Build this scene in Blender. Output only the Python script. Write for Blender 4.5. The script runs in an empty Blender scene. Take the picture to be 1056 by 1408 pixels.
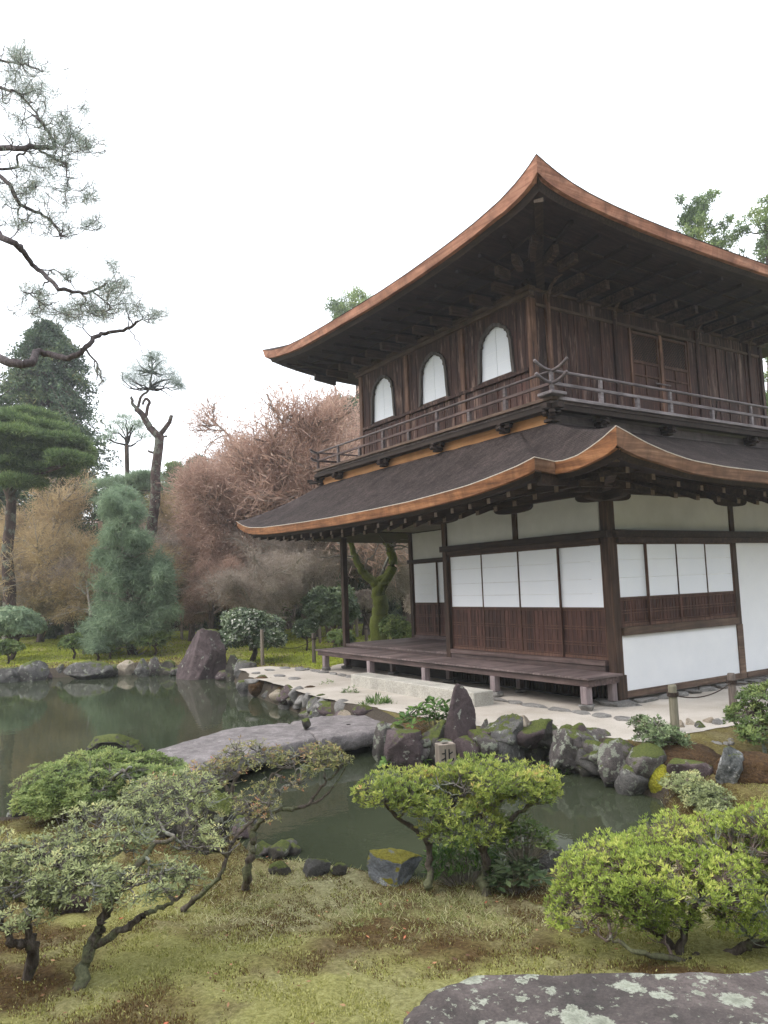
import bpy, bmesh, math, random
import numpy as np
from mathutils import Matrix, Vector

# ------------------------------------------------------------------ camera, sky, sun
SC = bpy.context.scene
F, YAW, PITCH, ROLL = 1043.42, 0.99092, 0.096661, -0.036393
CAM = np.array([7.6338, -8.9862, 2.1786])
fwd = np.array([-math.sin(YAW)*math.cos(PITCH), math.cos(YAW)*math.cos(PITCH), math.sin(PITCH)])
r0_ = np.array([math.cos(YAW), math.sin(YAW), 0.0]); u0_ = np.cross(r0_, fwd)
rgt = r0_*math.cos(ROLL) + u0_*math.sin(ROLL); upv = np.cross(rgt, fwd)
cd = bpy.data.cameras.new("camera"); cam = bpy.data.objects.new("camera", cd)
SC.collection.objects.link(cam)
cd.sensor_fit = 'VERTICAL'; cd.sensor_height = 36.0; cd.lens = F/1408*36
cd.clip_start = 0.1; cd.clip_end = 2000
M4 = Matrix([[rgt[i], upv[i], -fwd[i], CAM[i]] for i in range(3)] + [[0, 0, 0, 1]])
cam.matrix_world = M4
SC.camera = cam
SC.view_settings.view_transform = 'Standard'; SC.view_settings.look = 'None'
SC.view_settings.exposure = 0.9; SC.view_settings.gamma = 1.0
SC.cycles.max_bounces = 6; SC.cycles.transparent_max_bounces = 6
W = bpy.data.worlds.new("World"); SC.world = W; W.use_nodes = True
nt = W.node_tree; nt.nodes.clear()
sky = nt.nodes.new('ShaderNodeTexSky'); sky.sky_type = 'NISHITA'; sky.sun_disc = False
SUN_EL, SUN_AZ = math.radians(48), math.radians(200)
sky.sun_elevation = SUN_EL; sky.sun_rotation = SUN_AZ; sky.dust_density = 5; sky.air_density = 1.0
b1 = nt.nodes.new('ShaderNodeBackground'); b1.inputs[1].default_value = 0.05
b2 = nt.nodes.new('ShaderNodeBackground'); b2.inputs[0].default_value = (0.94, 0.97, 1.0, 1); b2.inputs[1].default_value = 1.12
ad = nt.nodes.new('ShaderNodeAddShader'); wo = nt.nodes.new('ShaderNodeOutputWorld')
nt.links.new(sky.outputs[0], b1.inputs[0]); nt.links.new(b1.outputs[0], ad.inputs[0])
nt.links.new(b2.outputs[0], ad.inputs[1]); nt.links.new(ad.outputs[0], wo.inputs[0])
sl = bpy.data.lights.new("sun", 'SUN'); so = bpy.data.objects.new("sun", sl); SC.collection.objects.link(so)
sl.energy = 0.7; sl.angle = math.radians(25); sl.color = (1.0, 0.97, 0.92)
# direction to the sun: azimuth measured like the sky's rotation (clockwise from +Y)
sdir = Vector((math.sin(SUN_AZ)*math.cos(SUN_EL), math.cos(SUN_AZ)*math.cos(SUN_EL), math.sin(SUN_EL)))
so.rotation_euler = (-sdir).to_track_quat('-Z', 'Y').to_euler()

RNG = np.random.default_rng(7); random.seed(7)

# ------------------------------------------------------------------ camera-frame placing helpers
fh = np.array([fwd[0], fwd[1], 0.]); fh /= np.linalg.norm(fh); rh = np.array([fh[1], -fh[0], 0.])
def P3(u, v, b):                       # point seen at photo pixel (u,v) at depth b
    return CAM + (fwd + rgt*((u-528)/F) + upv*((704-v)/F))*b
def GZ(u, v, z):                       # ... on the horizontal plane z
    d = fwd + rgt*((u-528)/F) + upv*((704-v)/F)
    return CAM + d*((z-CAM[2])/d[2])
def AB(a, b): return CAM[:2] + rh[:2]*a + fh[:2]*b
def toab(x, y):
    dx, dy = x-CAM[0], y-CAM[1]
    return dx*rh[0]+dy*rh[1], dx*fh[0]+dy*fh[1]

def _hash(i, j, k, s):
    h = (i.astype(np.int64)*374761393 + j.astype(np.int64)*668265263 + k.astype(np.int64)*2147483647 + s*974634777) & 0xffffffff
    h = ((h ^ (h >> 13))*1274126177) & 0xffffffff
    return ((h ^ (h >> 16)) & 0xffff)/65535.0
def vnoise(P, sc=1.0, seed=0):         # value noise in 0..1
    P = np.asarray(P, float)*sc
    i = np.floor(P).astype(np.int64); f = P-i; f = f*f*(3-2*f)
    o = 0
    for a in (0, 1):
        for b in (0, 1):
            for c in (0, 1):
                w = (f[:, 0] if a else 1-f[:, 0])*(f[:, 1] if b else 1-f[:, 1])*(f[:, 2] if c else 1-f[:, 2])
                o = o + w*_hash(i[:, 0]+a, i[:, 1]+b, i[:, 2]+c, seed)
    return o
def fnoise(P, sc=1.0, seed=0, oc=3):
    o = 0; a = 1.; t = 0
    for k in range(oc):
        o = o + a*vnoise(P, sc*2**k, seed+k); t += a; a *= .5
    return o/t
def sstep(a, b, x):
    t = np.clip((x-a)/(b-a), 0, 1); return t*t*(3-2*t)
def nrm(v): return v/np.maximum(np.linalg.norm(v, axis=-1, keepdims=True), 1e-9)

# ------------------------------------------------------------------ mesh builder
class MB:
    def __init__(s): s.V = []; s.Q = []; s.T = []; s.A = []; s.n = 0; s.NG = []
    def add(s, V, Q=None, T=None, a=None):
        V = np.asarray(V, float).reshape(-1, 3)
        if Q is not None and len(Q): s.Q.append(np.asarray(Q, np.int64).reshape(-1, 4)+s.n)
        if T is not None and len(T): s.T.append(np.asarray(T, np.int64).reshape(-1, 3)+s.n)
        s.V.append(V); s.A.append(np.full(len(V), .5) if a is None else np.broadcast_to(np.asarray(a, float), (len(V),)))
        s.n += len(V); return s
    def box(s, x0, x1, y0, y1, z0, z1, a=None):
        V = [(x, y, z) for z in (z0, z1) for y in (y0, y1) for x in (x0, x1)]
        return s.add(V, [(0, 2, 3, 1), (4, 5, 7, 6), (0, 1, 5, 4), (2, 6, 7, 3), (0, 4, 6, 2), (1, 3, 7, 5)], a=a)
    def obox(s, c, ax, ay, az, a=None):   # centre and three half-axis vectors
        c, ax, ay, az = map(lambda q: np.asarray(q, float), (c, ax, ay, az))
        V = [c+i*ax+j*ay+k*az for k in (-1, 1) for j in (-1, 1) for i in (-1, 1)]
        return s.add(V, [(0, 2, 3, 1), (4, 5, 7, 6), (0, 1, 5, 4), (2, 6, 7, 3), (0, 4, 6, 2), (1, 3, 7, 5)], a=a)
    def beam(s, p, q, w, h, a=None):      # box along p->q, width w (horizontal), height h
        p, q = np.asarray(p, float), np.asarray(q, float); d = (q-p)/2; dn = d/np.linalg.norm(d)
        sx = np.cross(dn, (0, 0, 1)); sx /= max(np.linalg.norm(sx), 1e-6); sz = np.cross(sx, dn)
        return s.obox((p+q)/2, d, sx*w/2, sz*h/2, a)
    def prism(s, prof, origin, ex, ey, ez, depth, a=None):   # extruded outline
        n = len(prof); o, ex, ey, ez = map(lambda q: np.asarray(q, float), (origin, ex, ey, ez))
        F0 = [o+ex*p[0]+ey*p[1] for p in prof]; F1 = [q+ez*depth for q in F0]
        i0 = s.n; s.add(F0+F1, [(i, (i+1) % n, n+(i+1) % n, n+i) for i in range(n)], a=a)
        s.NG.append([i0+i for i in range(n)][::-1]); s.NG.append([i0+n+i for i in range(n)]); return s
    def tube(s, path, rad, k=8, cap=True, a=None):
        P = np.asarray(path, float); m = len(P); rad = np.broadcast_to(np.asarray(rad, float), (m,))
        D = np.gradient(P, axis=0); D = nrm(D); ref = np.array([0.13, 0.21, .97])
        if abs(D[0] @ ref) > .9: ref = np.array([.97, .2, .1])
        X = nrm(np.cross(D, ref)); Y = np.cross(D, X)
        an = np.arange(k)*2*math.pi/k
        R = P[:, None, :] + rad[:, None, None]*(np.cos(an)[None, :, None]*X[:, None, :]+np.sin(an)[None, :, None]*Y[:, None, :])
        Q = [(i*k+j, i*k+(j+1) % k, (i+1)*k+(j+1) % k, (i+1)*k+j) for i in range(m-1) for j in range(k)]
        i0 = s.n; s.add(R.reshape(-1, 3), Q, a=a)
        if cap: s.NG.append([i0+j for j in range(k)][::-1]); s.NG.append([i0+(m-1)*k+j for j in range(k)])
        return s
    def segs(s, A, B, ra, rb, k=3, a=None):   # many straight segments at once
        A, B = np.asarray(A, float), np.asarray(B, float); n = len(A)
        if n == 0: return s
        ra = np.broadcast_to(ra, (n,)); rb = np.broadcast_to(rb, (n,))
        D = nrm(B-A); ref = np.where(np.abs(D[:, 2:3]) > .9, np.array([[1., 0, 0]]), np.array([[0, 0, 1.]]))
        X = nrm(np.cross(D, ref)); Y = np.cross(D, X); an = np.arange(k)*2*math.pi/k
        C = np.cos(an)[None, :, None]*X[:, None, :]+np.sin(an)[None, :, None]*Y[:, None, :]
        V = np.concatenate([A[:, None]+C*ra[:, None, None], B[:, None]+C*rb[:, None, None]], 1)
        j = np.arange(k); q = np.stack([j, (j+1) % k, k+(j+1) % k, k+j], 1)
        Q = (np.arange(n)*2*k)[:, None, None]+q[None]
        aa = None if a is None else np.repeat(np.broadcast_to(a, (n,)), 2*k)
        return s.add(V.reshape(-1, 3), Q.reshape(-1, 4), a=aa)
    def leaves(s, C, D, L, Wd, a, N=None, fold=.0):   # rhombus leaves from C along D
        C = np.asarray(C, float); n = len(C)
        if n == 0: return s
        D = nrm(D); R = RNG.normal(size=(n, 3)) if N is None else N
        X = nrm(np.cross(D, R)); Zn = np.cross(X, D)
        L = np.broadcast_to(L, (n,))[:, None]; Wd = np.broadcast_to(Wd, (n,))[:, None]
        V = np.stack([C, C+D*L*.55+X*Wd*.5+Zn*Wd*fold, C+D*L, C+D*L*.55-X*Wd*.5+Zn*Wd*fold], 1)
        Q = np.arange(n*4).reshape(n, 4)
        return s.add(V.reshape(-1, 3), Q, a=np.repeat(np.broadcast_to(a, (n,)), 4))
    def build(s, name, mat, parent=None, smooth=False, bevel=0, attr=True):
        if s.n == 0: print('EMPTY', name); return None
        me = bpy.data.meshes.new(name)
        V = np.concatenate(s.V) if s.V else np.zeros((0, 3))
        Q = np.concatenate(s.Q) if s.Q else np.zeros((0, 4), np.int64)
        T = np.concatenate(s.T) if s.T else np.zeros((0, 3), np.int64)
        NG = s.NG
        lv = np.concatenate([Q.ravel(), T.ravel(), np.array([i for g in NG for i in g], np.int64)])
        tot = np.concatenate([np.full(len(Q), 4), np.full(len(T), 3), np.array([len(g) for g in NG], np.int64)]).astype(np.int32)
        st = np.concatenate([[0], np.cumsum(tot)[:-1]]).astype(np.int32)
        me.vertices.add(len(V)); me.vertices.foreach_set('co', V.ravel().astype(np.float32))
        me.loops.add(len(lv)); me.loops.foreach_set('vertex_index', lv.astype(np.int32))
        me.polygons.add(len(tot)); me.polygons.foreach_set('loop_start', st); me.polygons.foreach_set('loop_total', tot)
        me.polygons.foreach_set('use_smooth', np.full(len(tot), bool(smooth)))
        me.update(calc_edges=True); me.validate()
        if attr:
            at = me.attributes.new('v', 'FLOAT', 'POINT'); at.data.foreach_set('value', np.concatenate(s.A).astype(np.float32))
        if mat is not None: me.materials.append(mat)
        o = bpy.data.objects.new(name, me); SC.collection.objects.link(o)
        if parent is not None:
            o.parent = parent
            org = np.array(parent.location) if parent.type == 'EMPTY' else ORG.get(parent.name, np.zeros(3))
            ORG[o.name] = org; me.vertices.foreach_set('co', (V-org).ravel().astype(np.float32)); me.update()
        if bevel:
            bm_ = o.modifiers.new('bevel', 'BEVEL'); bm_.width = bevel; bm_.segments = 1; bm_.limit_method = 'ANGLE'
        return o
ORG = {}
def tag(o, label=None, cat=None, group=None, kind=None):
    if label: o['label'] = label
    if cat: o['category'] = cat
    if group: o['group'] = group
    if kind: o['kind'] = kind
    return o
def empty(name, loc, label, cat, group=None):
    o = bpy.data.objects.new(name, None); SC.collection.objects.link(o); o.location = tuple(float(q) for q in loc)
    o.empty_display_size = .2
    return tag(o, label, cat, group)
def copy_tree(o, loc=None, rz=None, scale=None, label=None):
    c = o.copy(); SC.collection.objects.link(c)
    if loc is not None: c.location = tuple(float(q) for q in loc)
    if rz is not None: c.rotation_euler[2] = rz
    if scale is not None: c.scale = (scale if hasattr(scale, '__len__') else (scale,)*3)
    if label: c['label'] = label
    for ch in list(o.children):
        d = ch.copy(); SC.collection.objects.link(d); d.parent = c
        for g in list(ch.children):
            e = g.copy(); SC.collection.objects.link(e); e.parent = d
    return c

# ------------------------------------------------------------------ materials
def base_mat(name):
    m = bpy.data.materials.new(name); m.use_nodes = True; n = m.node_tree; n.nodes.clear()
    out = n.nodes.new('ShaderNodeOutputMaterial'); p = n.nodes.new('ShaderNodeBsdfPrincipled')
    n.links.new(p.outputs[0], out.inputs[0]); return m, n, p, out
def tex(n, sc, detail=6, rough=.6, stretch=(1, 1, 1), dist=0, coord='Object', off=(0, 0, 0)):
    tc = n.nodes.new('ShaderNodeTexCoord'); mp = n.nodes.new('ShaderNodeMapping'); t = n.nodes.new('ShaderNodeTexNoise')
    mp.inputs['Scale'].default_value = stretch; mp.inputs['Location'].default_value = off
    t.inputs['Scale'].default_value = sc; t.inputs['Detail'].default_value = detail; t.inputs['Roughness'].default_value = rough
    t.inputs['Distortion'].default_value = dist
    n.links.new(tc.outputs[coord], mp.inputs[0]); n.links.new(mp.outputs[0], t.inputs['Vector']); return t
def ramp(n, src, stops, interp='LINEAR'):
    r = n.nodes.new('ShaderNodeValToRGB'); r.color_ramp.interpolation = interp; el = r.color_ramp.elements
    while len(el) < len(stops): el.new(.5)
    for e, (p, c) in zip(el, stops):
        e.position = p; e.color = (c[0], c[1], c[2], 1) if hasattr(c, '__len__') else (c, c, c, 1)
    n.links.new(src, r.inputs[0]); return r
def mix(n, fac, a, b, mode='MIX'):
    m = n.nodes.new('ShaderNodeMix'); m.data_type = 'RGBA'; m.blend_type = mode
    for sock, val in ((m.inputs[0], fac), (m.inputs[6], a), (m.inputs[7], b)):
        if hasattr(val, 'is_output') or hasattr(val, 'links'): n.links.new(val, sock)
        elif hasattr(val, '__len__'): sock.default_value = (val[0], val[1], val[2], 1)
        else: sock.default_value = val
    return m.outputs[2]
def bump(n, src, p, strength=.5, dist=.01):
    b = n.nodes.new('ShaderNodeBump'); b.inputs['Strength'].default_value = strength; b.inputs['Distance'].default_value = dist
    n.links.new(src, b.inputs['Height']); n.links.new(b.outputs[0], p.inputs['Normal']); return b
def wood(name, dark, mid, light, axis='Z', grain=30, rough=.75, wear=.35, streak=None, attr=True):
    m, n, p, out = base_mat(name)
    st = {'X': (.06, 1, 1), 'Y': (1, .06, 1), 'Z': (1, 1, .05)}[axis]
    t = tex(n, grain, 7, .65, st, .3); c = ramp(n, t.outputs['Fac'], [(.3, dark), (.52, mid), (.75, light)])
    t2 = tex(n, 2.3, 5, .7, (1, 1, .6), .6); c2 = ramp(n, t2.outputs['Fac'], [(.35, .55), (.65, 1.25)])
    col = mix(n, wear*2, c.outputs[0], c2.outputs[0], 'MULTIPLY')
    if attr:
        at = n.nodes.new('ShaderNodeAttribute'); at.attribute_name = 'v'
        c3 = ramp(n, at.outputs['Fac'], [(0, .55), (1, 1.5)]); col = mix(n, 1.0, col, c3.outputs[0], 'MULTIPLY')
    if streak:
        t3 = tex(n, 7, 4, .75, (1, 1, .12) if axis == 'Z' else (1, 1, 1), .2, off=(3, 1, 7))
        f = ramp(n, t3.outputs['Fac'], [(.545, 0), (.68, 1)]); col = mix(n, f.outputs[0], col, streak)
    n.links.new(col, p.inputs['Base Color']); p.inputs['Roughness'].default_value = rough
    p.inputs['Specular IOR Level'].default_value = .3
    bump(n, t.outputs['Fac'], p, .5, .006); return m
def simple(name, stops, sc=8, rough=.8, bstr=.3, bdist=.01, detail=8, stretch=(1, 1, 1), spec=.3, tintsc=None):
    m, n, p, out = base_mat(name); t = tex(n, sc, detail, .65, stretch)
    c = ramp(n, t.outputs['Fac'], stops); col = c.outputs[0]
    if tintsc:
        t2 = tex(n, tintsc[0], 4, .6, off=(5, 3, 2)); r2 = ramp(n, t2.outputs['Fac'], [(.35, tintsc[1]), (.65, tintsc[2])]); col = mix(n, 1, col, r2.outputs[0], 'MULTIPLY')
    n.links.new(col, p.inputs['Base Color']); p.inputs['Roughness'].default_value = rough; p.inputs['Specular IOR Level'].default_value = spec
    if bstr: bump(n, t.outputs['Fac'], p, bstr, bdist)
    return m
def leafmat(name, stops, transl=.3, rough=.55, spec=.25):
    m, n, p, out = base_mat(name)
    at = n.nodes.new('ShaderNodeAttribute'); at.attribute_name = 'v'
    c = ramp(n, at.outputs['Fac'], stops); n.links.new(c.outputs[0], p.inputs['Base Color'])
    p.inputs['Roughness'].default_value = rough; p.inputs['Specular IOR Level'].default_value = spec
    if transl:
        tr = n.nodes.new('ShaderNodeBsdfTranslucent'); n.links.new(c.outputs[0], tr.inputs[0])
        ms = n.nodes.new('ShaderNodeMixShader'); ms.inputs[0].default_value = transl
        n.links.new(p.outputs[0], ms.inputs[1]); n.links.new(tr.outputs[0], ms.inputs[2]); n.links.new(ms.outputs[0], out.inputs[0])
    return m
def rockmat(name, stops, sc=3.0, lichen=0, lcol=(.5, .52, .44), moss=0, lsc=9, mcol=((.035, .05, .012), (.13, .15, .03))):
    m, n, p, out = base_mat(name)
    t = tex(n, sc, 10, .72, dist=.6); c = ramp(n, t.outputs['Fac'], stops); col = c.outputs[0]
    fine = tex(n, 60, 6, .7); fr = ramp(n, fine.outputs['Fac'], [(.3, .6), (.7, 1.35)]); col = mix(n, .8, col, fr.outputs[0], 'MULTIPLY')
    if lichen:
        l = tex(n, lsc, 9, .62, dist=.25, off=(2, 9, 4)); lf = ramp(n, l.outputs['Fac'], [(.66-lichen*.16, 0), (.685-lichen*.16, 1)])
        l2 = tex(n, 90, 4, .6); lc = ramp(n, l2.outputs['Fac'], [(.35, tuple(q*.55 for q in lcol)), (.65, lcol)])
        col = mix(n, lf.outputs[0], col, lc.outputs[0])
    if moss:
        g = n.nodes.new('ShaderNodeNewGeometry'); sp = n.nodes.new('ShaderNodeSeparateXYZ'); n.links.new(g.outputs['Normal'], sp.inputs[0])
        mt = tex(n, 4, 8, .7, off=(7, 7, 1)); ma = n.nodes.new('ShaderNodeMath'); ma.operation = 'MULTIPLY_ADD'
        n.links.new(sp.outputs[2], ma.inputs[0]); ma.inputs[1].default_value = .35; n.links.new(mt.outputs['Fac'], ma.inputs[2])
        mf = ramp(n, ma.outputs[0], [(.86-moss*.25, 0), (.90-moss*.25, 1)])
        m2 = tex(n, 45, 5, .7); mc = ramp(n, m2.outputs['Fac'], [(.3, mcol[0]), (.7, mcol[1])]); col = mix(n, mf.outputs[0], col, mc.outputs[0])
    n.links.new(col, p.inputs['Base Color']); p.inputs['Roughness'].default_value = .85; p.inputs['Specular IOR Level'].default_value = .3
    bt = mix(n, .4, t.outputs['Fac'], fine.outputs['Fac']); bump(n, bt, p, 1.0, .06); return m

# wood and building materials
M = {}
M['dark'] = wood('dark beam wood', (.016, .010, .008), (.035, .020, .015), (.075, .045, .032), 'X', 26)
M['darkz'] = wood('dark column wood', (.022, .012, .009), (.050, .028, .019), (.12, .07, .045), 'Z', 26)
M['board'] = wood('red brown wall boards', (.020, .009, .008), (.055, .025, .020), (.115, .055, .042), 'Z', 22, streak=(.22, .145, .115))
M['post_up'] = wood('weathered upper posts', (.06, .03, .022), (.16, .085, .058), (.36, .22, .16), 'Z', 18, streak=(.035, .02, .018))
M['trim'] = wood('grey brown trim wood', (.055, .035, .026), (.11, .07, .05), (.19, .13, .09), 'X', 24)
M['trimy'] = wood('grey brown trim wood side', (.055, .035, .026), (.11, .07, .05), (.19, .13, .09), 'Y', 24)
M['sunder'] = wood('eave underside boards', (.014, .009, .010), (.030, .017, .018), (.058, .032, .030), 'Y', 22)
M['rafter'] = wood('rafter wood', (.020, .012, .010), (.045, .027, .021), (.095, .062, .048), 'Y', 22)
M['under_low'] = wood('veranda ceiling boards', (.10, .08, .065), (.17, .145, .115), (.24, .21, .17), 'Y', 18)
M['panel'] = wood('door board panel', (.030, .013, .012), (.062, .028, .022), (.12, .060, .045), 'Z', 30)
M['stile'] = wood('door frame wood', (.05, .024, .018), (.09, .045, .032), (.15, .085, .06), 'Z', 26)
M['deck'] = wood('weathered deck boards', (.075, .052, .052), (.145, .108, .105), (.26, .21, .20), 'Y', 20, rough=.6)
M['decky'] = wood('weathered deck edge', (.045, .028, .027), (.09, .060, .056), (.17, .125, .115), 'X', 20, rough=.65)
M['leg'] = wood('grey veranda leg', (.16, .12, .125), (.26, .21, .215), (.36, .30, .30), 'Z', 22)
M['rail'] = wood('silvered rail wood', (.05, .04, .04), (.11, .09, .09), (.20, .17, .17), 'X', 26)
M['raily'] = wood('silvered rail wood right', (.09, .075, .078), (.16, .138, .142), (.26, .23, .238), 'Y', 26)
M['raild'] = wood('brown rail wood', (.05, .032, .030), (.10, .068, .064), (.19, .14, .13), 'X', 26)
M['orange'] = wood('fresh orange wood band', (.36, .16, .065), (.50, .245, .10), (.62, .34, .16), 'X', 14, wear=.15)
M['greyband'] = wood('grey wood band', (.13, .10, .105), (.20, .165, .17), (.28, .24, .245), 'Y', 14)
M['fas_up'] = wood('upper eave bark edge', (.20, .085, .05), (.40, .19, .125), (.58, .32, .22), 'X', 16, wear=.4)
M['fas_upy'] = wood('upper eave bark edge right', (.18, .075, .046), (.37, .17, .11), (.55, .30, .205), 'Y', 16, wear=.5)
M['fas_lo'] = wood('lower eave bark edge', (.08, .032, .016), (.26, .11, .046), (.46, .225, .105), 'X', 15, wear=.6)
M['fas_loy'] = wood('lower eave bark edge right', (.08, .040, .026), (.19, .10, .062), (.34, .21, .14), 'Y', 15, wear=.6)
m, n, p, out = base_mat('bark thatch roofing'); t = tex(n, 48, 10, .78); t2 = tex(n, 1.5, 6, .7, dist=.5); t3 = tex(n, 9, 8, .75, (1, 1, .5))
wv = n.nodes.new('ShaderNodeTexWave'); wv.bands_direction = 'Z'; wv.inputs['Scale'].default_value = 9; wv.inputs['Distortion'].default_value = 2.2; wv.inputs['Detail'].default_value = 4; wv.inputs['Detail Scale'].default_value = 6
tc = n.nodes.new('ShaderNodeTexCoord'); n.links.new(tc.outputs['Object'], wv.inputs['Vector'])
c = ramp(n, t.outputs['Fac'], [(.3, (.018, .014, .014)), (.5, (.050, .038, .036)), (.72, (.12, .095, .088))]); c2 = ramp(n, t2.outputs['Fac'], [(.35, .55), (.65, 1.4)]); c3 = ramp(n, t3.outputs['Fac'], [(.35, .6), (.65, 1.35)]); c4 = ramp(n, wv.outputs['Fac'], [(0, .72), (.5, 1.1)])
col = mix(n, 1, mix(n, 1, mix(n, .8, c.outputs[0], c2.outputs[0], 'MULTIPLY'), c3.outputs[0], 'MULTIPLY'), c4.outputs[0], 'MULTIPLY'); n.links.new(col, p.inputs['Base Color']); p.inputs['Roughness'].default_value = .95; p.inputs['Specular IOR Level'].default_value = .15
bump(n, mix(n, .5, t.outputs['Fac'], wv.outputs['Fac']), p, 1, .035); M['roof'] = m
M['copper'] = simple('light roof rim', [(.3, (.40, .33, .27)), (.7, (.62, .56, .48))], 20, .5, .1)
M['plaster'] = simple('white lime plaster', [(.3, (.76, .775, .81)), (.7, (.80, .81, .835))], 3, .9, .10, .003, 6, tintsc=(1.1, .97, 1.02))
M['plaster_shade'] = simple('eave shaded cream plaster', [(.3, (.53, .53, .51)), (.7, (.59, .59, .57))], 3, .9, .12, .004, 6, tintsc=(.9, .9, 1.05))  # eave shade is darkened into this plaster's colour
M['paper'] = simple('shoji paper', [(.3, (.77, .80, .87)), (.7, (.80, .825, .88))], 2.5, .6, .0, .002)
M['cut'] = simple('rafter end grain', [(.3, (.12, .085, .065)), (.7, (.23, .17, .135))], 30, .8, .3, .004)
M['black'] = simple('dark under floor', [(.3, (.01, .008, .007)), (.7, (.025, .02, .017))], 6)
M['granite'] = simple('pale granite', [(.30, (.26, .25, .22)), (.5, (.42, .40, .355)), (.7, (.56, .54, .49))], 60, .85, .35, .006, 8, tintsc=(2.2, .72, 1.12))
M['stonebase'] = simple('grey footing stone', [(.3, (.14, .13, .125)), (.7, (.33, .31, .29))], 18, .9, .6, .012, tintsc=(2, .7, 1.2))

# ------------------------------------------------------------------ the pavilion
PAV = empty('pavilion', (-3.94, 1.0, .33), 'two storey dark wooden pavilion with curved bark roofs and white paper doors by the pond', 'pavilion')
def part(name, mb, mat, par=None, bevel=0, smooth=False):
    return mb.build(name, M[mat] if isinstance(mat, str) else mat, par or PAV, smooth, bevel)
rr = lambda a=.25: .5+random.uniform(-a, a)
XA, XB, YC, YE = -7.89, -3.94, 3.16, 8.35
G0 = .33
# columns of the lower storey
def column(x, y, w, z0, z1, mat='darkz', d=None):
    d = d or w
    return part('column', MB().box(x-w/2, x+w/2, y-d/2, y+d/2, z0, z1, rr(.1)), mat, bevel=.008)
column(XA, .0, .125, .4, 3.46); column(XB, 0, .13, .4, 3.46); cc = column(-.075, .075, .16, .36, 3.46)
column(XA, 1.97, .13, .4, 3.46); column(0-.06, YC, .13, .44, 3.46); column(-.06, 6.3, .13, .44, 3.46); column(-.06, YE, .13, .44, 3.46); column(XA, YE, .13, .44, 3.46)
part('column_foot', MB().box(-.175, .025, -.025, .175, .36, .74, .45), 'darkz', cc, .006)
part('short_strut', MB().box(-2.04, -1.92, -.045, .05, 2.88, 3.46, .4), 'darkz', bevel=.006)
# horizontal beams
part('lintel_beam', MB().box(-4.08, .02, -.075, .055, 2.775, 2.885, .25).box(.005-.09, .075, .078, YE, 2.776, 2.886, .25), 'dark', bevel=.006)
part('lower_lintel', MB().box(-3.87, -.16, -.05, .06, 2.69, 2.773, .9).box(-.06, .05, .16, YE-.08, 2.692, 2.774, .8), 'dark', bevel=.004)
part('lintel_beam', MB().box(-8.02, -4.01, 1.90, 2.03, 2.70, 2.79, .4), 'dark', bevel=.006)
part('wall_plate', MB().box(-9.0, .45, -.09, .09, 3.44, 3.64, .4), 'dark', bevel=.008)
part('wall_plate', MB().box(-.15, .03, -.6, 9.0, 3.445, 3.645, .4), 'dark', bevel=.008)
part('wall_plate', MB().box(XA-.08, XA+.08, .1, 9.0, 3.445, 3.60, .3), 'dark', bevel=.008)
part('infill_board', MB().box(-7.8, -.03, -.03, .03, 3.642, 3.86, .3), 'sunder'); part('infill_board', MB().box(-.05, -.01, .04, 8.9, 3.647, 3.86, .3), 'sunder'); part('infill_board', MB().box(-7.9, -7.84, .1, 8.9, 3.602, 3.86, .3), 'sunder')
# boat-shaped bearing blocks under the wall plate
def boat(cx, cy, axis, L=.92, h=.12, zt=3.442):
    pr = [(-L/2, 0), (-L/2, -h*.35)] + [(L/2*math.sin(t)*.96, -h*(.35+.65*math.cos(t)**.6)) for t in np.linspace(-1.45, 1.45, 11)] + [(L/2, -h*.35), (L/2, 0)]
    e = (1, 0, 0) if axis == 'x' else (0, 1, 0); d = (0, 1, 0) if axis == 'x' else (-1, 0, 0)
    o = (cx, cy-.085, zt) if axis == 'x' else (cx+.085, cy, zt)
    part('bearing_block', MB().prism(pr, o, e, (0, 0, 1), d, .15, .3), 'dark', bevel=.004)
boat(-.08, 0, 'x'); boat(-1.98, 0, 'x'); boat(XB, 0, 'x'); boat(XA, 0, 'x'); boat(0-.06, .08, 'y'); boat(-.06, YC, 'y'); boat(-.06, 6.3, 'y')
# plaster fields
part('plaster_panel', MB().box(-3.876, -2.045, -.02, .02, 2.885, 3.44), 'plaster_shade')
part('plaster_panel', MB().box(-1.915, -.156, -.02, .02, 2.885, 3.44), 'plaster_shade')
part('plaster_panel', MB().box(-.06, -.02, .157, YC-.066, 2.886, 3.44), 'plaster_shade')
part('plaster_panel', MB().box(-.06, -.02, YC+.066, 6.235, 2.886, 3.44), 'plaster_shade')
part('plaster_panel', MB().box(-.06, -.02, 6.366, YE-.066, 2.886, 3.44), 'plaster_shade')
part('plaster_panel', MB().box(-.05, -.012, .157, YC-.10, .50, 1.308), 'plaster')
part('plaster_panel', MB().box(-.05, -.012, YC+.066, 6.235, .50, 2.69), 'plaster')
part('plaster_panel', MB().box(-.05, -.012, 6.366, YE-.066, .50, 2.69), 'plaster')
part('plaster_panel', MB().box(XA+.065, XB-.066, 1.95, 1.99, 2.79, 3.44), 'plaster_shade')
part('plaster_panel', MB().box(XA, XB, YE-.02, YE+.02, .4, 3.44), 'plaster')
part('plaster_panel', MB().box(XA-.02, XA+.02, 2.04, YE-.07, .4, 3.44), 'plaster')
part('base_sill', MB().box(-.09, .012, .18, YC-.09, .40, .498, .6).box(-.09, .012, YC+.09, YE, .40, .498, .6), 'trimy', bevel=.004)
part('window_sill', MB().box(-.07, .045, .157, YC-.066, 1.31, 1.432, .35), 'trimy', bevel=.004)
part('column_lower', MB().box(-.12, .012, YC-.10, YC+.065, .40, 1.31, .8), 'trimy', bevel=.004)
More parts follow.
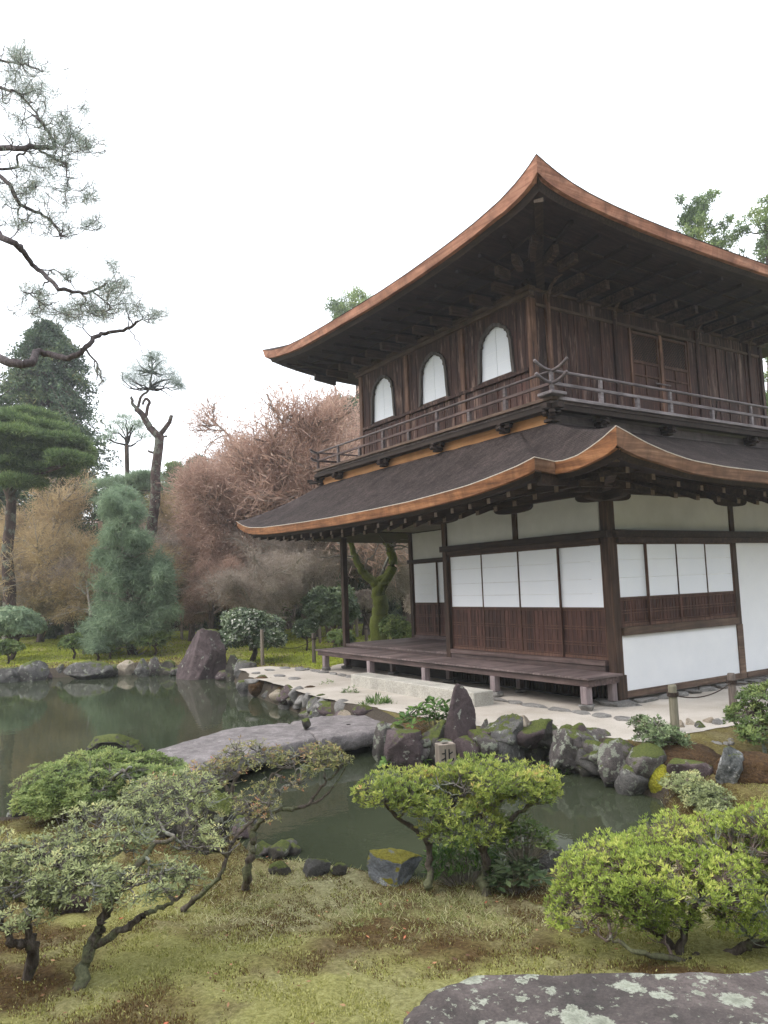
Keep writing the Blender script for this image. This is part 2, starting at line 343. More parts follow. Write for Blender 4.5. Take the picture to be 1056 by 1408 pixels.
# sliding doors
def door(x0, x1, y, ztop, zmid, zbot, axis='x', off=0., rails=(1.42, 1.18), hl=(2.43, 2.16, 1.94), lab=None):
    def bx(mb, a0, a1, d0, d1, z0, z1, v=.5):
        if axis == 'x': mb.box(a0, a1, y+off+d0, y+off+d1, z0, z1, v)
        else: mb.box(y-off-d1, y-off-d0, a0, a1, z0, z1, v)
        return mb
    fr = MB(); sw = .022
    bx(fr, x0, x0+sw, 0, .03, zbot, ztop, .5); bx(fr, x1-sw, x1, 0, .03, zbot, ztop, .5)
    bx(fr, x0+sw, x1-sw, .002, .03, zmid-.03, zmid+.004, .35); bx(fr, x0+sw, x1-sw, .002, .03, zbot, zbot+.05, .7); bx(fr, x0+sw, x1-sw, .002, .03, ztop-.018, ztop, .4)
    f = part('sliding_door', fr, 'stile', bevel=.003)
    pp = MB(); zs = [zmid+.004]+[q for q in sorted(hl) if q < ztop-.05]+[ztop-.018]
    for i in range(len(zs)-1): bx(pp, x0+sw, x1-sw, .012+.0, .018, zs[i]+(.003 if i else 0), zs[i+1]-.003)
    part('paper_pane', pp, 'paper', f)
    hm = MB()
    for z in zs[1:-1]: bx(hm, x0+sw, x1-sw, .0105, .0175, z-.0018, z+.0018)
    if len(zs) > 2: part('paper_seam', hm, M['seam'], f)
    pn = MB(); nb = 7; xs = np.linspace(x0+sw, x1-sw, nb+1)
    for i in range(nb): bx(pn, xs[i]+.0015, xs[i+1]-.0015, .016+random.uniform(0, .003), .026, zbot+.05, zmid-.03, random.choice([.15, .35, .5, .6, .95]))
    part('board_panel', pn, 'panel', f)
    rl = MB()
    for z in rails:
        bx(rl, x0+sw, x1-sw, .004, .02, z+.012, z+.028, .55); bx(rl, x0+sw, x1-sw, .004, .02, z-.028, z-.012, .55)
    bx(rl, x0+sw, x1-sw, .006, .02, zmid-.05, zmid-.036, .55); bx(rl, x0+sw, x1-sw, .006, .02, zbot+.062, zbot+.076, .55)
    nv = 9
    for t in np.linspace(x0+sw, x1-sw, nv+1)[1:-1]: bx(rl, t-.005, t+.005, .009, .02, zbot+.077, zmid-.051, .45)
    part('door_rail', rl, 'stile', f, bevel=.002)
    if lab: f['label'] = lab
    return f
M['seam'] = simple('paper seam', [(.3, (.88, .89, .92)), (.7, (.92, .93, .95))], 3, .6, 0)
ds = [-3.872, -2.90, -1.95, -1.04, -.158]
for i in range(4): door(ds[i]-(.015 if i else 0), ds[i+1]+(.015 if i < 3 else 0), 0, 2.69, 1.73, .95, 'x', -.035 if i in (1, 2) else .0)
part('threshold', MB().box(-3.87, -.16, -.07, .05, .872, .946, .75), 'decky', bevel=.004)
ys = [.16, .81, 1.54, 2.30, YC-.067]
for i in range(4): door(ys[i]-(.012 if i else 0), ys[i+1]+(.012 if i < 3 else 0), 0, 2.69, 1.872, 1.434, 'y', -.03 if i in (1, 2) else .005, rails=(1.655,), hl=(2.44, 2.17))
# recessed wall behind the open end of the veranda
door(-7.82, -6.86, 1.97, 2.70, 1.73, .95, 'x', -.035); door(-6.89, -5.9, 1.97, 2.70, 1.73, .95, 'x', 0); door(-5.93, -4.95, 1.97, 2.70, 1.73, .95, 'x', -.035); door(-4.98, -4.01, 1.97, 2.70, 1.73, .95, 'x', 0)
part('threshold', MB().box(-7.82, -4.01, 1.90, 2.02, .872, .946, .6), 'decky', bevel=.004)
part('wall_board', MB().box(XB-.03, XB+.03, .07, 1.90, .88, 3.44, .3), 'panel')
# veranda floor: inner boards, outer deck boards, edge beams, legs
fb = MB(); x = XA-.07
while x < XB-.07:
    w = min(.24, XB-.07-x); fb.box(x, x+w-.004, -.045, 1.90, .835, .872+random.uniform(-.002, .002), rr(.35)); x += w
part('veranda_floor', fb, 'deck', bevel=.002)
fb = MB(); x = -7.95
while x < .14:
    w = random.uniform(.15, .24); w = min(w, .17-x); fb.box(x, x+w-.004, -.80, -.078, .762, .79+random.uniform(-.002, .002), rr(.35)); x += w
part('deck_floor', fb, 'deck', bevel=.002)
part('deck_edge_beam', MB().box(-7.9, .13, -.76, -.64, .66, .760, .5), 'decky', bevel=.006)
part('deck_edge_beam', MB().box(-7.9, .10, -.16, -.079, .66, .760, .3), 'decky', bevel=.006)
part('deck_edge_beam', MB().box(.02, .13, -.64, -.16, .662, .758, .5), 'decky', bevel=.006); part('deck_edge_beam', MB().box(-7.9, -7.8, -.64, -.16, .662, .758, .5), 'decky', bevel=.006)
part('floor_sill', MB().box(XA+.065, XB-.066, -.05, .05, .74, .833, .3).box(XB+.07, -.18, -.05, .05, .74, .87, .3), 'decky', bevel=.004)
for x in (-7.6, -5.7, -3.8, -1.9, .03):
    part('veranda_leg', MB().box(x-.06, x+.06, -.775, -.655, .415, .662, rr(.1)), 'leg', bevel=.008)
    part('veranda_leg', MB().box(x-.05, x+.05, -.22, -.12, .40, .662, .2), 'leg', bevel=.008)
part('underfloor_dark', MB().box(XA, -.2, .06, .10, .34, .83), 'black')  # near-black sheet put in for the darkness under the deck
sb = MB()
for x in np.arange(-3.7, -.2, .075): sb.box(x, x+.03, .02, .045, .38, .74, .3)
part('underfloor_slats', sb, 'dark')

# ---- lower roof
def interp(tab, t): a = np.array(tab); return np.interp(t, a[:, 0], a[:, 1])
loF = [(-9.80, 3.88), (-9.4, 3.74), (-9.01, 3.66), (-8.2, 3.595), (-7.23, 3.565), (-6.2, 3.54), (-5.04, 3.525), (-3.5, 3.525), (-2.49, 3.535), (-1.7, 3.565), (-.99, 3.60), (-.53, 3.645), (-.1, 3.70), (.16, 3.735), (.46, 3.80)]
loC = [(.445, 3.765), (.6, 3.755), (.84, 3.78), (1.05, 3.845), (1.26, 3.925), (1.50, 4.045)]
loR = [(-1.5, 4.045), (-1.25, 3.97), (-1.01, 3.89), (-.75, 3.83), (-.52, 3.78), (-.25, 3.735), (0, 3.70), (.74, 3.655), (1.78, 3.64), (3, 3.62), (5.5, 3.62), (7, 3.65), (9, 3.75), (9.9, 3.95)]
loop = []; inn = []
for x in np.linspace(-9.80, .46, 60): loop.append((x, -1.89, interp(loF, x))); inn.append((-8.93+(x+9.8)/11.3*7.9, 0, 4.72))
for t in (.33, .66): loop.append((.455, -1.89+.39*t, 3.80-.035*t)); inn.append((-8.93+(.455+9.8)/11.3*7.9, 0, 4.72))
for x in np.linspace(.445, 1.5, 16): loop.append((x, -1.5, interp(loC, x))); inn.append((-8.93+(x+9.8)/11.3*7.9, 0, 4.72))
for y in np.linspace(-1.5, 9.9, 60)[1:]: loop.append((1.5, y, interp(loR, y))); inn.append((-1.03, (y+1.5)/11.4*8.6, 4.72))
zb = lambda t: 3.55+.33*abs(2*t-1)**4
for x in np.linspace(1.5, -9.8, 30)[1:]: loop.append((x, 9.9, zb((x+9.8)/11.3))); inn.append((-8.93+(x+9.8)/11.3*7.9, 8.6, 4.72))
for y in np.linspace(9.9, -1.89, 40)[1:-1]: loop.append((-9.80, y, zb((y+1.89)/11.79))); inn.append((-8.93, max(0, (y+1.5)/11.4*8.6), 4.72))
loop = np.array(loop); inn = np.array(inn); n = len(loop)
def ring_roof(loop, inn, rows, pw, thick_in, fh_, name, rimname, fas_name, mx, my, setback, topmat='roof'):
    n = len(loop)
    # surface
    R = []
    for k in range(rows+1):
        t = k/rows; q = loop*(1-t)+inn*t; zz = loop[:, 2]+(inn[:, 2]-loop[:, 2])*(t**pw); q[:, 2] = zz; R.append(q)
    V = np.concatenate(R); V[:, 2] += (vnoise(V, 3.1, 4)-.5)*.02*(V[:, 2] > -99)
    V[:n] = R[0]
    Q = [(k*n+i, k*n+(i+1) % n, (k+1)*n+(i+1) % n, (k+1)*n+i) for k in range(rows) for i in range(n)]
    rf = part(name, MB().add(V, Q), topmat, smooth=True)
    cen = loop.mean(0)
    nxt = np.roll(loop, -1, 0)-np.roll(loop, 1, 0); nn = np.stack([nxt[:, 1], -nxt[:, 0], 0*nxt[:, 0]], 1); nn = nrm(nn)
    # miter-free inward offsets by plan scaling towards the ring
    def inset(d): q = loop.copy(); q[:, 0] = np.clip(loop[:, 0], loop[:, 0].min()+d, loop[:, 0].max()-d); q[:, 1] = np.clip(loop[:, 1], loop[:, 1].min()+d, loop[:, 1].max()-d); return q
    return rf
def strip(pts_top, pts_bot, name, mat, rf, closed=False, a=None):
    n = len(pts_top); V = np.concatenate([pts_top, pts_bot]); m = n if closed else n-1
    Q = [(n+i, n+(i+1) % n, (i+1) % n, i) for i in range(m)]
    return part(name, MB().add(V, Q, a=a), mat, rf)
rfL = ring_roof(loop, inn, 14, 1.35, 0, .14, 'lower_roof', '', '', 0, 0, 0)
# eave edge as a closed band (outer face, underside, inner face)
def shrink(L, d):
    q = L.copy(); n = len(L); T = np.roll(L, -1, 0)-np.roll(L, 1, 0)
    e1 = nrm((L-np.roll(L, 1, 0))*[1, 1, 0]); e2 = nrm((np.roll(L, -1, 0)-L)*[1, 1, 0])
    n1 = np.stack([-e1[:, 1], e1[:, 0], 0*e1[:, 0]], 1); n2 = np.stack([-e2[:, 1], e2[:, 0], 0*e2[:, 0]], 1)
    m = n1+n2; den = np.maximum(1+np.sum(n1*n2, 1), .35); q = q+m*(d/den)[:, None]; return q
def band(L, z0, z1, d0, d1, ins, name, rf, mats, hj=None):
    # outer face from z0 (top, inset d0) down to z1 (bottom, inset d1), then a soffit inwards by ins; split where direction changes
    th = (1+.45*hj)[:, None] if hj is not None else 1
    top = shrink(L, d0)+[0, 0, z0]; bot = shrink(L, d1)+np.array([0, 0, 1])*z1*th; inr = shrink(L, d1+ins)+np.array([0, 0, 1])*z1*th
    e = np.roll(L, -1, 0)-L; isx = np.abs(e[:, 0]) >= np.abs(e[:, 1])
    n = len(L)
    runs = []; 
    for i in range(n):
        if runs and runs[-1][0] == bool(isx[i]): runs[-1][1].append(i)
        else: runs.append([bool(isx[i]), [i]])
    if len(runs) > 1 and runs[0][0] == runs[-1][0]: runs[0][1] = runs.pop()[1]+runs[0][1]
    for flag, ids in runs:
        mb = MB()
        for i in ids:
            j = (i+1) % n; mb.add([top[i], top[j], bot[j], bot[i], inr[i], inr[j]], [(3, 2, 1, 0), (4, 5, 2, 3)], a=.5)
        part(name, mb, mats[0] if flag else mats[1], rf)
    return bot, inr
hjL = sstep(.75, 1.5, loop[:, 0])*sstep(-.4, -1.4, loop[:, 1])
band(loop, 0, -.012, -.004, -.004, .01, 'roof_rim', rfL, ('copper', 'copper'))
band(loop, -.012, -.165, 0, .03, .12, 'eave_edge', rfL, ('fas_lo', 'fas_loy'), hjL)
# underside of the lower eave
def soffit(L, I, name, mat, rf, rows=3, dz=0.):
    n = len(L); R = [L*(1-k/rows)+I*(k/rows) for k in range(rows+1)]; V = np.concatenate(R)
    Q = [(k*n+i, (k+1)*n+i, (k+1)*n+(i+1) % n, k*n+(i+1) % n) for k in range(rows) for i in range(n)]
    return part(name, MB().add(V, Q), mat, rf)
th = (1+.45*hjL)[:, None]; so1 = shrink(loop, .10)+np.array([0, 0, 1])*-.16*th; so2 = shrink(loop, .14)+np.array([0, 0, 1])*-.225*th
def clampxy(L, x0, x1, y0, y1, z):
    q = L.copy(); q[:, 0] = np.clip(L[:, 0], x0, x1); q[:, 1] = np.clip(L[:, 1], y0, y1); q[:, 2] = z; return q
strip(so1, so2, 'eave_under_board', 'dark', rfL, True, .3)
inU = clampxy(loop, -7.6, .02, .02, 8.3, 3.80)
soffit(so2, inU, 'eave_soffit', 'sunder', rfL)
part('veranda_ceiling', MB().add([(-7.7, .1, 3.50), (XB, .1, 3.50), (XB, 1.95, 3.46), (-7.7, 1.95, 3.46)], [(0, 1, 2, 3)]), 'under_low')
# rafters: two tiers on each visible side
def zl(x): return float(interp(loF, x))
raf = 0
for x in np.arange(-9.35, .40, .43):
    ze = zl(x)-.235; tin = min(1, .3+.0)
    part('rafter', MB().beam((x, -1.66, ze-.035), (x, -.02, 3.735), .065, .075, .5), 'rafter'); part('rafter_end', MB().box(x-.033, x+.033, -1.668, -1.66, ze-.075, ze, .5), 'cut')
    x2 = x+.02; part('rafter', MB().beam((x2, -1.17, ze-.055), (x2, .0, 3.66), .075, .085, .3), 'rafter'); part('rafter_end', MB().box(x2-.038, x2+.038, -1.178, -1.17, ze-.10, ze-.015, .4), 'cut')
for y in np.arange(-1.0, 8.6, .52):
    ze = float(interp(loR, y))-.24-.08*float(sstep(-.4, -1.4, y)); part('rafter', MB().beam((1.22, y, ze-.04), (-.02, y, 3.735), .065, .075, .5), 'rafter'); part('rafter_end', MB().box(1.22, 1.228, y-.033, y+.033, ze-.08, ze-.0, .5), 'cut')
    part('rafter', MB().beam((.78, y+.02, ze-.09), (0, y+.02, 3.66), .075, .085, .3), 'rafter'); part('rafter_end', MB().box(.78, .788, y-.018, y+.058, ze-.135, ze-.05, .4), 'cut')
for x in (.62, .98):
    ze = float(interp(loC, x))-.26; part('rafter', MB().beam((x, -1.22, ze-.04), (x-.2, .0, 3.72), .065, .075, .5), 'rafter')
def bar(name, p, q, w, h, mat='dark', v=.4, par=None): return part(name, MB().beam(p, q, w, h, v), mat, par, .006)
bar('eave_purlin', (-9.3, -1.12, 3.47), (.5, -1.12, 3.47), .09, .09); 
bar('hip_rafter', (1.18, -1.18, 3.74), (-.05, .05, 3.60), .13, .17, 'dark', .7); bar('hip_rafter', (.86, -.86, 3.60), (-.05, .05, 3.50), .12, .12, 'dark', .7)
part('hip_rafter_end', MB().obox((1.19, -1.19, 3.74), (.045, .045, 0), (.005, -.005, 0), (0, 0, .085)), 'cut')
bar('hip_rafter', (-9.45, -1.55, 3.57), (-7.86, .03, 3.60), .13, .15, 'dark', .5)
bar('notch_beam', (.30, -1.66, 3.53), (.30, .1, 3.56), .10, .16, 'dark', .5)
# thin pale line of the roof surface rim at the side of the notch is part of roof_rim

# ---- band between lower roof and balcony
bandf = part('base_band', MB().box(-8.86, -1.13, .0, .04, 4.70, 4.885), 'orange')
bandf['label'] = 'fresh orange wooden band under the balcony'
part('base_band', MB().box(-8.9, -1.08, -.035, .05, 4.60, 4.698, .7), 'trim', bevel=.01)
part('base_band', MB().box(-1.125, -1.085, .05, 8.5, 4.70, 4.885), 'greyband')
part('base_band', MB().box(-1.13, -1.03, .055, 8.5, 4.60, 4.698, .5), 'greyband', bevel=.01)
part('base_band', MB().box(-8.9, -8.86, .05, 8.5, 4.6, 4.885), 'greyband')
# balcony
BX0, BX1, BY0, BY1 = -8.76, -.78, -.20, 9.1
fb = MB(); y = BY0
fb.box(BX0, BX1, BY0, .5, 4.985, 5.02).box(-1.9, BX1, .501, BY1, 4.985, 5.02).box(BX0, -7.9, .501, BY1, 4.985, 5.02)
part('balcony_floor', fb, 'deck')
part('balcony_edge', MB().box(BX0-.05, BX1+.05, BY0-.06, BY0+.08, 5.022, 5.075, .5), 'trim', bevel=.006)
part('balcony_edge', MB().box(BX1-.08, BX1+.07, BY0+.085, BY1, 5.022, 5.078, .75), 'raily', bevel=.006)
part('balcony_beam', MB().box(BX0-.12, BX1+.12, BY0+.0, BY0+.14, 4.885, 4.983, .25), 'dark', bevel=.006)
part('balcony_beam', MB().box(BX1-.15, BX1-.01, BY0-.12, BY1, 4.8875, 4.980, .35), 'raily' if 0 else 'dark', bevel=.006)
part('balcony_beam', MB().box(BX0+.01, BX0+.14, BY0+.15, BY1, 4.8875, 4.980, .35), 'dark', bevel=.006)
def bracket(cx, cy, axis):
    s_ = 1; L = .17
    mb = MB(); e = np.array((1., 0, 0)) if axis == 'x' else np.array((0., 1, 0)); d = np.array((0., -1, 0)) if axis == 'x' else np.array((1., 0, 0))
    c = np.array((cx, cy, 0.))
    def b(a, w, o, dd, z0, z1, v=.35):   # along, half width, out offset, half depth
        mb.obox(c+e*a+d*o+[0, 0, (z0+z1)/2], e*w, d*dd, (0, 0, (z1-z0)/2), v)
    b(0, .05, .04, .16, 4.76, 4.835); b(0, .17, .06, .045, 4.80, 4.845); b(-.13, .045, .06, .06, 4.846, 4.884); b(.13, .045, .06, .06, 4.846, 4.884); b(0, .045, .10, .09, 4.846, 4.884); b(0, .075, .06, .065, 4.725, 4.759, .5); b(0, .035, .20, .035, 4.775, 4.80, .7)
    part('bracket', mb, 'dark', bevel=.006)
for x in (-7.86, -5.88, -3.96, -2.04): bracket(x, -.04, 'x')
for y in (1.14, 2.93, 5.58, 7.4): bracket(-1.03, y, 'y')
for (cx, cy, sx) in ((-1.0, .0, 1), (-8.86, .0, -1)):
    mb = MB(); dv = np.array((sx*.7071, -.7071, 0)); pv = np.array((.7071, sx*.7071, 0))
    mb.obox(np.array((cx, cy, 4.80))+dv*.06, dv*.26, pv*.05, (0, 0, .04), .4); mb.obox(np.array((cx, cy, 4.745))+dv*.0, (.10, 0, 0), (0, .10, 0), (0, 0, .025), .5)
    mb.obox(np.array((cx, cy, 4.862))+dv*.02, (.17, 0, 0), (0, .05, 0), (0, 0, .02), .4); mb.obox(np.array((cx, cy, 4.862))+dv*.02, (.05, 0, 0), (0, .17, 0), (0, 0, .019), .4)
    mb.obox(np.array((cx, cy, 4.84))+dv*.30, dv*.06, pv*.05, (0, 0, .03), .4)
    part('corner_bracket', mb, 'dark', bevel=.008)
# railing
RX0, RX1, RY0 = -8.71, -.80, -.17
def curved_end(p, d, L, rise, r, name, mat):
    ts = np.linspace(0, 1, 7); P = [np.array(p)+np.array(d)*L*t+np.array((0, 0, rise*t**2)) for t in ts]
    return part(name, MB().tube(P, r, 8), mat, smooth=True)
part('top_rail', MB().tube([(RX0, RY0, 5.50), (RX1, RY0, 5.50)], .024, 10), 'rail', smooth=True)
part('top_rail', MB().tube([(RX1, RY0, 5.512), (RX1, BY1-.1, 5.512)], .026, 10), 'raily', smooth=True)
part('top_rail', MB().tube([(RX0, RY0, 5.50), (RX0, BY1-.1, 5.50)], .024, 10), 'raild', smooth=True)
part('middle_rail', MB().box(RX0, RX1, RY0-.022, RY0+.022, 5.275, 5.325, .5), 'raild', bevel=.006)
part('middle_rail', MB().box(RX1-.022, RX1+.022, RY0+.024, BY1-.1, 5.275, 5.328, .6), 'raily', bevel=.006)
part('middle_rail', MB().box(RX0-.022, RX0+.022, RY0+.024, BY1-.1, 5.275, 5.325, .4), 'raild', bevel=.006)
for z, r, L, rs in ((5.50, .026, .36, .12), (5.30, .028, .34, .11)):
    curved_end((RX1, RY0, z), (1, 0, 0), L, rs, r, 'rail_end', 'rail'); curved_end((RX1, RY0, z+.01), (0, -1, 0), L, rs, r, 'rail_end', 'raily')
    curved_end((RX0, RY0, z), (-1, 0, 0), L, rs*.8, r*.9, 'rail_end', 'rail'); curved_end((RX0, RY0, z), (0, -1, 0), L*.6, rs*.6, r*.9, 'rail_end', 'rail')
part('corner_post', MB().tube([(RX1, RY0, 5.06), (RX1, RY0, 5.52)], .038, 10), 'raily'); part('corner_post', MB().tube([(RX0, RY0, 5.06), (RX0, RY0, 5.52)], .038, 10), 'raild')
part('corner_cap', MB().box(BX1-.16, BX1+.17, BY0-.17, BY0+.17, 5.08, 5.135, .6), 'raily', bevel=.01)
for i, x in enumerate((-7.70, -6.73, -5.76, -4.80, -3.84, -2.87, -1.90)):
    tall = i % 2 == 0
    part('rail_post', MB().box(x-.036, x+.036, RY0-.032, RY0+.032, 5.076, 5.274, .6).box(x-.03, x+.03, RY0-.026, RY0+.026, 5.326, 5.478, .6) if tall else MB().box(x-.036, x+.036, RY0-.032, RY0+.032, 5.076, 5.274, .6), 'rail', bevel=.006)
for i, y in enumerate((.98, 1.91, 2.83, 4.08, 5.38, 6.4, 7.4)):
    tall = i % 2 == 0
    part('rail_post', MB().box(RX1-.032, RX1+.032, y-.036, y+.036, 5.079, 5.274, .6).box(RX1-.026, RX1+.026, y-.03, y+.03, 5.329, 5.488, .6) if tall else MB().box(RX1-.032, RX1+.032, y-.036, y+.036, 5.079, 5.274, .6), 'raily', bevel=.006)
    part('rail_post', MB().box(RX0-.032, RX0+.032, y-.036, y+.036, 5.079, 5.274, .6), 'raild', bevel=.006)
# curved metal stay by the rail on the right side
part('metal_stay', MB().tube([(-.80, 4.12, 5.30), (-.82, 4.14, 5.46), (-.84, 4.2, 5.53), (-.86, 4.3, 5.55), (-.9, 4.42, 5.50), (-1.0, 4.52, 5.30), (-1.1, 4.6, 5.08)], .014, 6), 'dark')

M['bellframe'] = wood('grey window frame wood', (.035, .028, .026), (.085, .070, .064), (.17, .145, .13), 'Z', 22)
# ---- upper storey
XU, YU, YUE = -1.99, .635, 8.0
ZS, ZT = 6.0, 7.28
bl = MB()
# front wall: boards below the sill rail and board fields between posts, with bell-shaped openings
bwx = [-6.91, -4.94, -2.965]
def bell(cx, g=0.):                     # outline of the opening, g = extra margin
    hw = .455+g; hs = .385+g; zt = 7.035+g*1.1; z0 = 6.035-g*.6
    hs += .028; right = [(hw, z0), (hw-.022, z0+.22), (hs+.008, z0+.46), (hs-.002, 6.60), (hs-.012, 6.69), (hs-.045, 6.725), (hs-.035, 6.775), (hs-.062, 6.835+g*.2), (hs-.105, 6.855+g*.3), (hs-.11, 6.89+g*.4), (.235+g*.7, 6.94+g*.6), (.19+g*.7, 6.95+g*.7), (.155+g*.6, 6.985+g*.8), (.07+g*.4, 7.01+g*.9), (0, 7.03+g*1.0)]
    pts = right+[(-x, z) for x, z in right[-2::-1]]
    return [(cx+x, z) for x, z in pts]
for cx in bwx:
    out = bell(cx); N = len(out)
    # wall field with hole: connect the outline to a rectangle
    x0, x1, z0, z1 = cx-.90, cx+.90, 6.005, 7.30
    rect = []
    for (px, pz) in out:                # radial projection onto the rectangle
        dx, dz = px-cx, pz-6.5
        k = min((x1-cx)/abs(dx) if dx else 9e9, ((z1-6.5) if dz > 0 else (6.5-z0))/abs(dz) if dz else 9e9); rect.append((cx+dx*k, 6.5+dz*k))
    mb = MB(); V = [(x, YU, z) for x, z in out]+[(x, YU, z) for x, z in rect]; n_ = N
    Q = [(i, i+1, n_+i+1, n_+i) for i in range(N-1)]+[(N-1, 0, n_, n_+N-1)]
    V2 = V+[(x, YU+.03, z) for x, z in out]; Q2 = [(2*n_+i, 2*n_+(i+1) % N, (i+1) % N, i) for i in range(N)]
    mb.add(V2, Q+Q2); 
    for (cxx, czz, ax, az) in ((x0, z1, out, 1),): pass
    # fill the rectangle's corners
    mb.add([(x0, YU+.002, z0), (x1, YU+.002, z0), (x1, YU+.002, z0+.05), (x0, YU+.002, z0+.05)], [(0, 1, 2, 3)])
    for sx in (-1, 1):
        mb.add([(cx+sx*.90, YU+.002, z1), (cx+sx*.90, YU+.002, 6.55), (cx+sx*.5, YU+.002, z1-.001)], T=[(0, 1, 2)])
        mb.add([(cx+sx*.90, YU+.002, z0), (cx+sx*.90, YU+.002, 6.45), (cx+sx*.46, YU+.002, z0)], T=[(0, 1, 2)])
    wl = part('wall_board', mb, 'board')
    # vertical battens and board joints
    for dx in (-.80, -.62, .60, .80): part('board_joint', MB().box(cx+dx-.006, cx+dx+.006, YU-.008, YU-.001, 6.02, 7.26, .15), 'board', wl)
    o2 = bell(cx, .07); mb = MB()
    V = [(x, YU-.045, z) for x, z in out]+[(x, YU-.045, z) for x, z in o2]+[(x, YU-.001, z) for x, z in o2]+[(x, YU+.028, z) for x, z in out]
    Q = []
    for i in range(N-1): Q += [(i, i+1, N+i+1, N+i), (N+i, N+i+1, 2*N+i+1, 2*N+i), (3*N+i, 3*N+i+1, i+1, i)]
    wf = part('bell_window', mb.add(V, Q, a=.5), M['bellframe']); wf['label'] = 'bell shaped window with weathered frame'
    for s0, s1 in ((-1, 0), (0, 1)):    # two paper leaves
        half = [(x, z) for x, z in out if (x-cx)*s1 >= -1e-6 and s1 or (x-cx)*s0 >= -1e-6 and s0 and not s1]
        pts = [p for p in out if (p[0]-cx)*(1 if s1 else -1) >= -1e-6]
        pts = [(min(max(x, cx+.004), 99) if s1 else max(min(x, cx-.004), -99), z) for x, z in pts]
        pts = pts+[(cx+(.004 if s1 else -.004), 6.035)] if s1 else pts+[(cx-.004, 6.035)]
        pts = sorted(set(pts), key=lambda q: math.atan2(q[1]-6.5, q[0]-(cx+(.2 if s1 else -.2))))
        part('paper_pane', MB().prism(pts, (0, YU+.022, 0), (1, 0, 0), (0, 0, 1), (0, 1, 0), .006), 'paper', wf)
    sm = MB()
    for z in (6.30, 6.55, 6.78): sm.box(cx-.36, cx+.36, YU+.0195, YU+.0215, z-.002, z+.002)
    part('paper_seam', sm, M['seam'], wf)
lowb = MB(); x = -7.80
while x < XU-.09:
    w = min(random.uniform(.14, .2), XU-.085-x); lowb.box(x, x+w-.006, YU+random.uniform(0, .006), YU+.04, 5.03, 5.93, rr(.4)); x += w
wlb = part('wall_board', lowb, 'board')
bm2 = MB()
for x in np.arange(-7.6, XU-.2, .33): bm2.box(x, x+.02, YU-.014, YU-.001, 5.08, 5.93, .9)
part('batten', bm2, 'board', wlb)
part('sill_rail', MB().box(-7.80, XU-.09, YU-.05, YU+.05, 5.935, 6.004, .3), 'board', bevel=.005)
for x in (-7.87, -5.93, -3.96): part('upper_post', MB().box(x-.07, x+.07, YU-.035, YU+.06, 5.03, 7.29, rr(.15)), 'post_up', bevel=.01)
part('upper_post', MB().box(XU-.09, XU+.012, YU-.03, YU+.13, 5.03, 7.29, .6), 'post_up', bevel=.01)
part('head_beam', MB().box(-8.02, XU+.07, YU-.07, YU+.06, 7.292, 7.38, .45), 'trim', bevel=.008)
part('head_beam', MB().box(-8.05, XU+.10, YU-.11, YU+.07, 7.383, 7.47, .35), 'trim', bevel=.008)
part('infill_board', MB().box(-7.9, XU-.06, YU-.01, YU+.04, 7.472, 7.70, .3), 'sunder'); part('infill_board', MB().box(XU-.04, XU, YU+.05, YUE+.02, 7.472, 7.70, .3), 'sunder'); part('infill_board', MB().box(-7.92, -7.87, YU+.05, YUE+.02, 7.40, 7.70, .3), 'sunder')
dm = MB()
for x in np.arange(-7.95, XU+.05, .13): dm.box(x, x+.075, YU-.15, YU-.02, 7.475, 7.535, .3)
part('dentil_row', dm, 'dark')
# right wall
yb = MB(); posts = [.70, 1.07, 2.90, 5.55, 7.50, 7.97]
def vboards(y0, y1, z0, z1):
    mb = MB(); y = y0
    while y < y1-.02:
        w = min(random.uniform(.22, .34), y1-y)
        if y1-y-w < .08: w = y1-y
        mb.box(XU-.03, XU-.0+random.uniform(-.004, 0), y, y+w-.006, z0, z1, rr(.38)); y += w
    p_ = part('wall_board', mb, 'board'); bt = MB()
    for yy in np.arange(y0+.26, y1-.1, .36): bt.box(XU, XU+.014, yy, yy+.028, z0+.02, z1-.01, .8)
    part('batten', bt, 'board', p_)
vboards(.77, 1.0, 5.03, 7.14); vboards(1.13, 2.84, 5.03, 7.14); vboards(2.96, 3.30, 5.03, 7.14); vboards(5.22, 5.49, 5.03, 7.14); vboards(5.61, 7.44, 5.03, 7.14); vboards(7.56, 7.93, 5.03, 7.14)
for y in posts[1:]: part('upper_post', MB().box(XU-.06, XU+.035, y-.06, y+.06, 5.03, 7.42, rr(.15)), 'board' if y > 1.2 else 'post_up', bevel=.01)
part('head_beam', MB().box(XU-.05, XU+.022, .77, YUE+.05, 7.145, 7.20, .5), 'trimy', bevel=.005)
part('head_beam', MB().box(XU-.05, XU+.05, .76, YUE+.15, 7.422, 7.47, .4), 'trimy', bevel=.006)
part('upper_wall_band', MB().box(XU-.05, XU-.01, .76, YUE, 7.201, 7.42, .3), 'board')
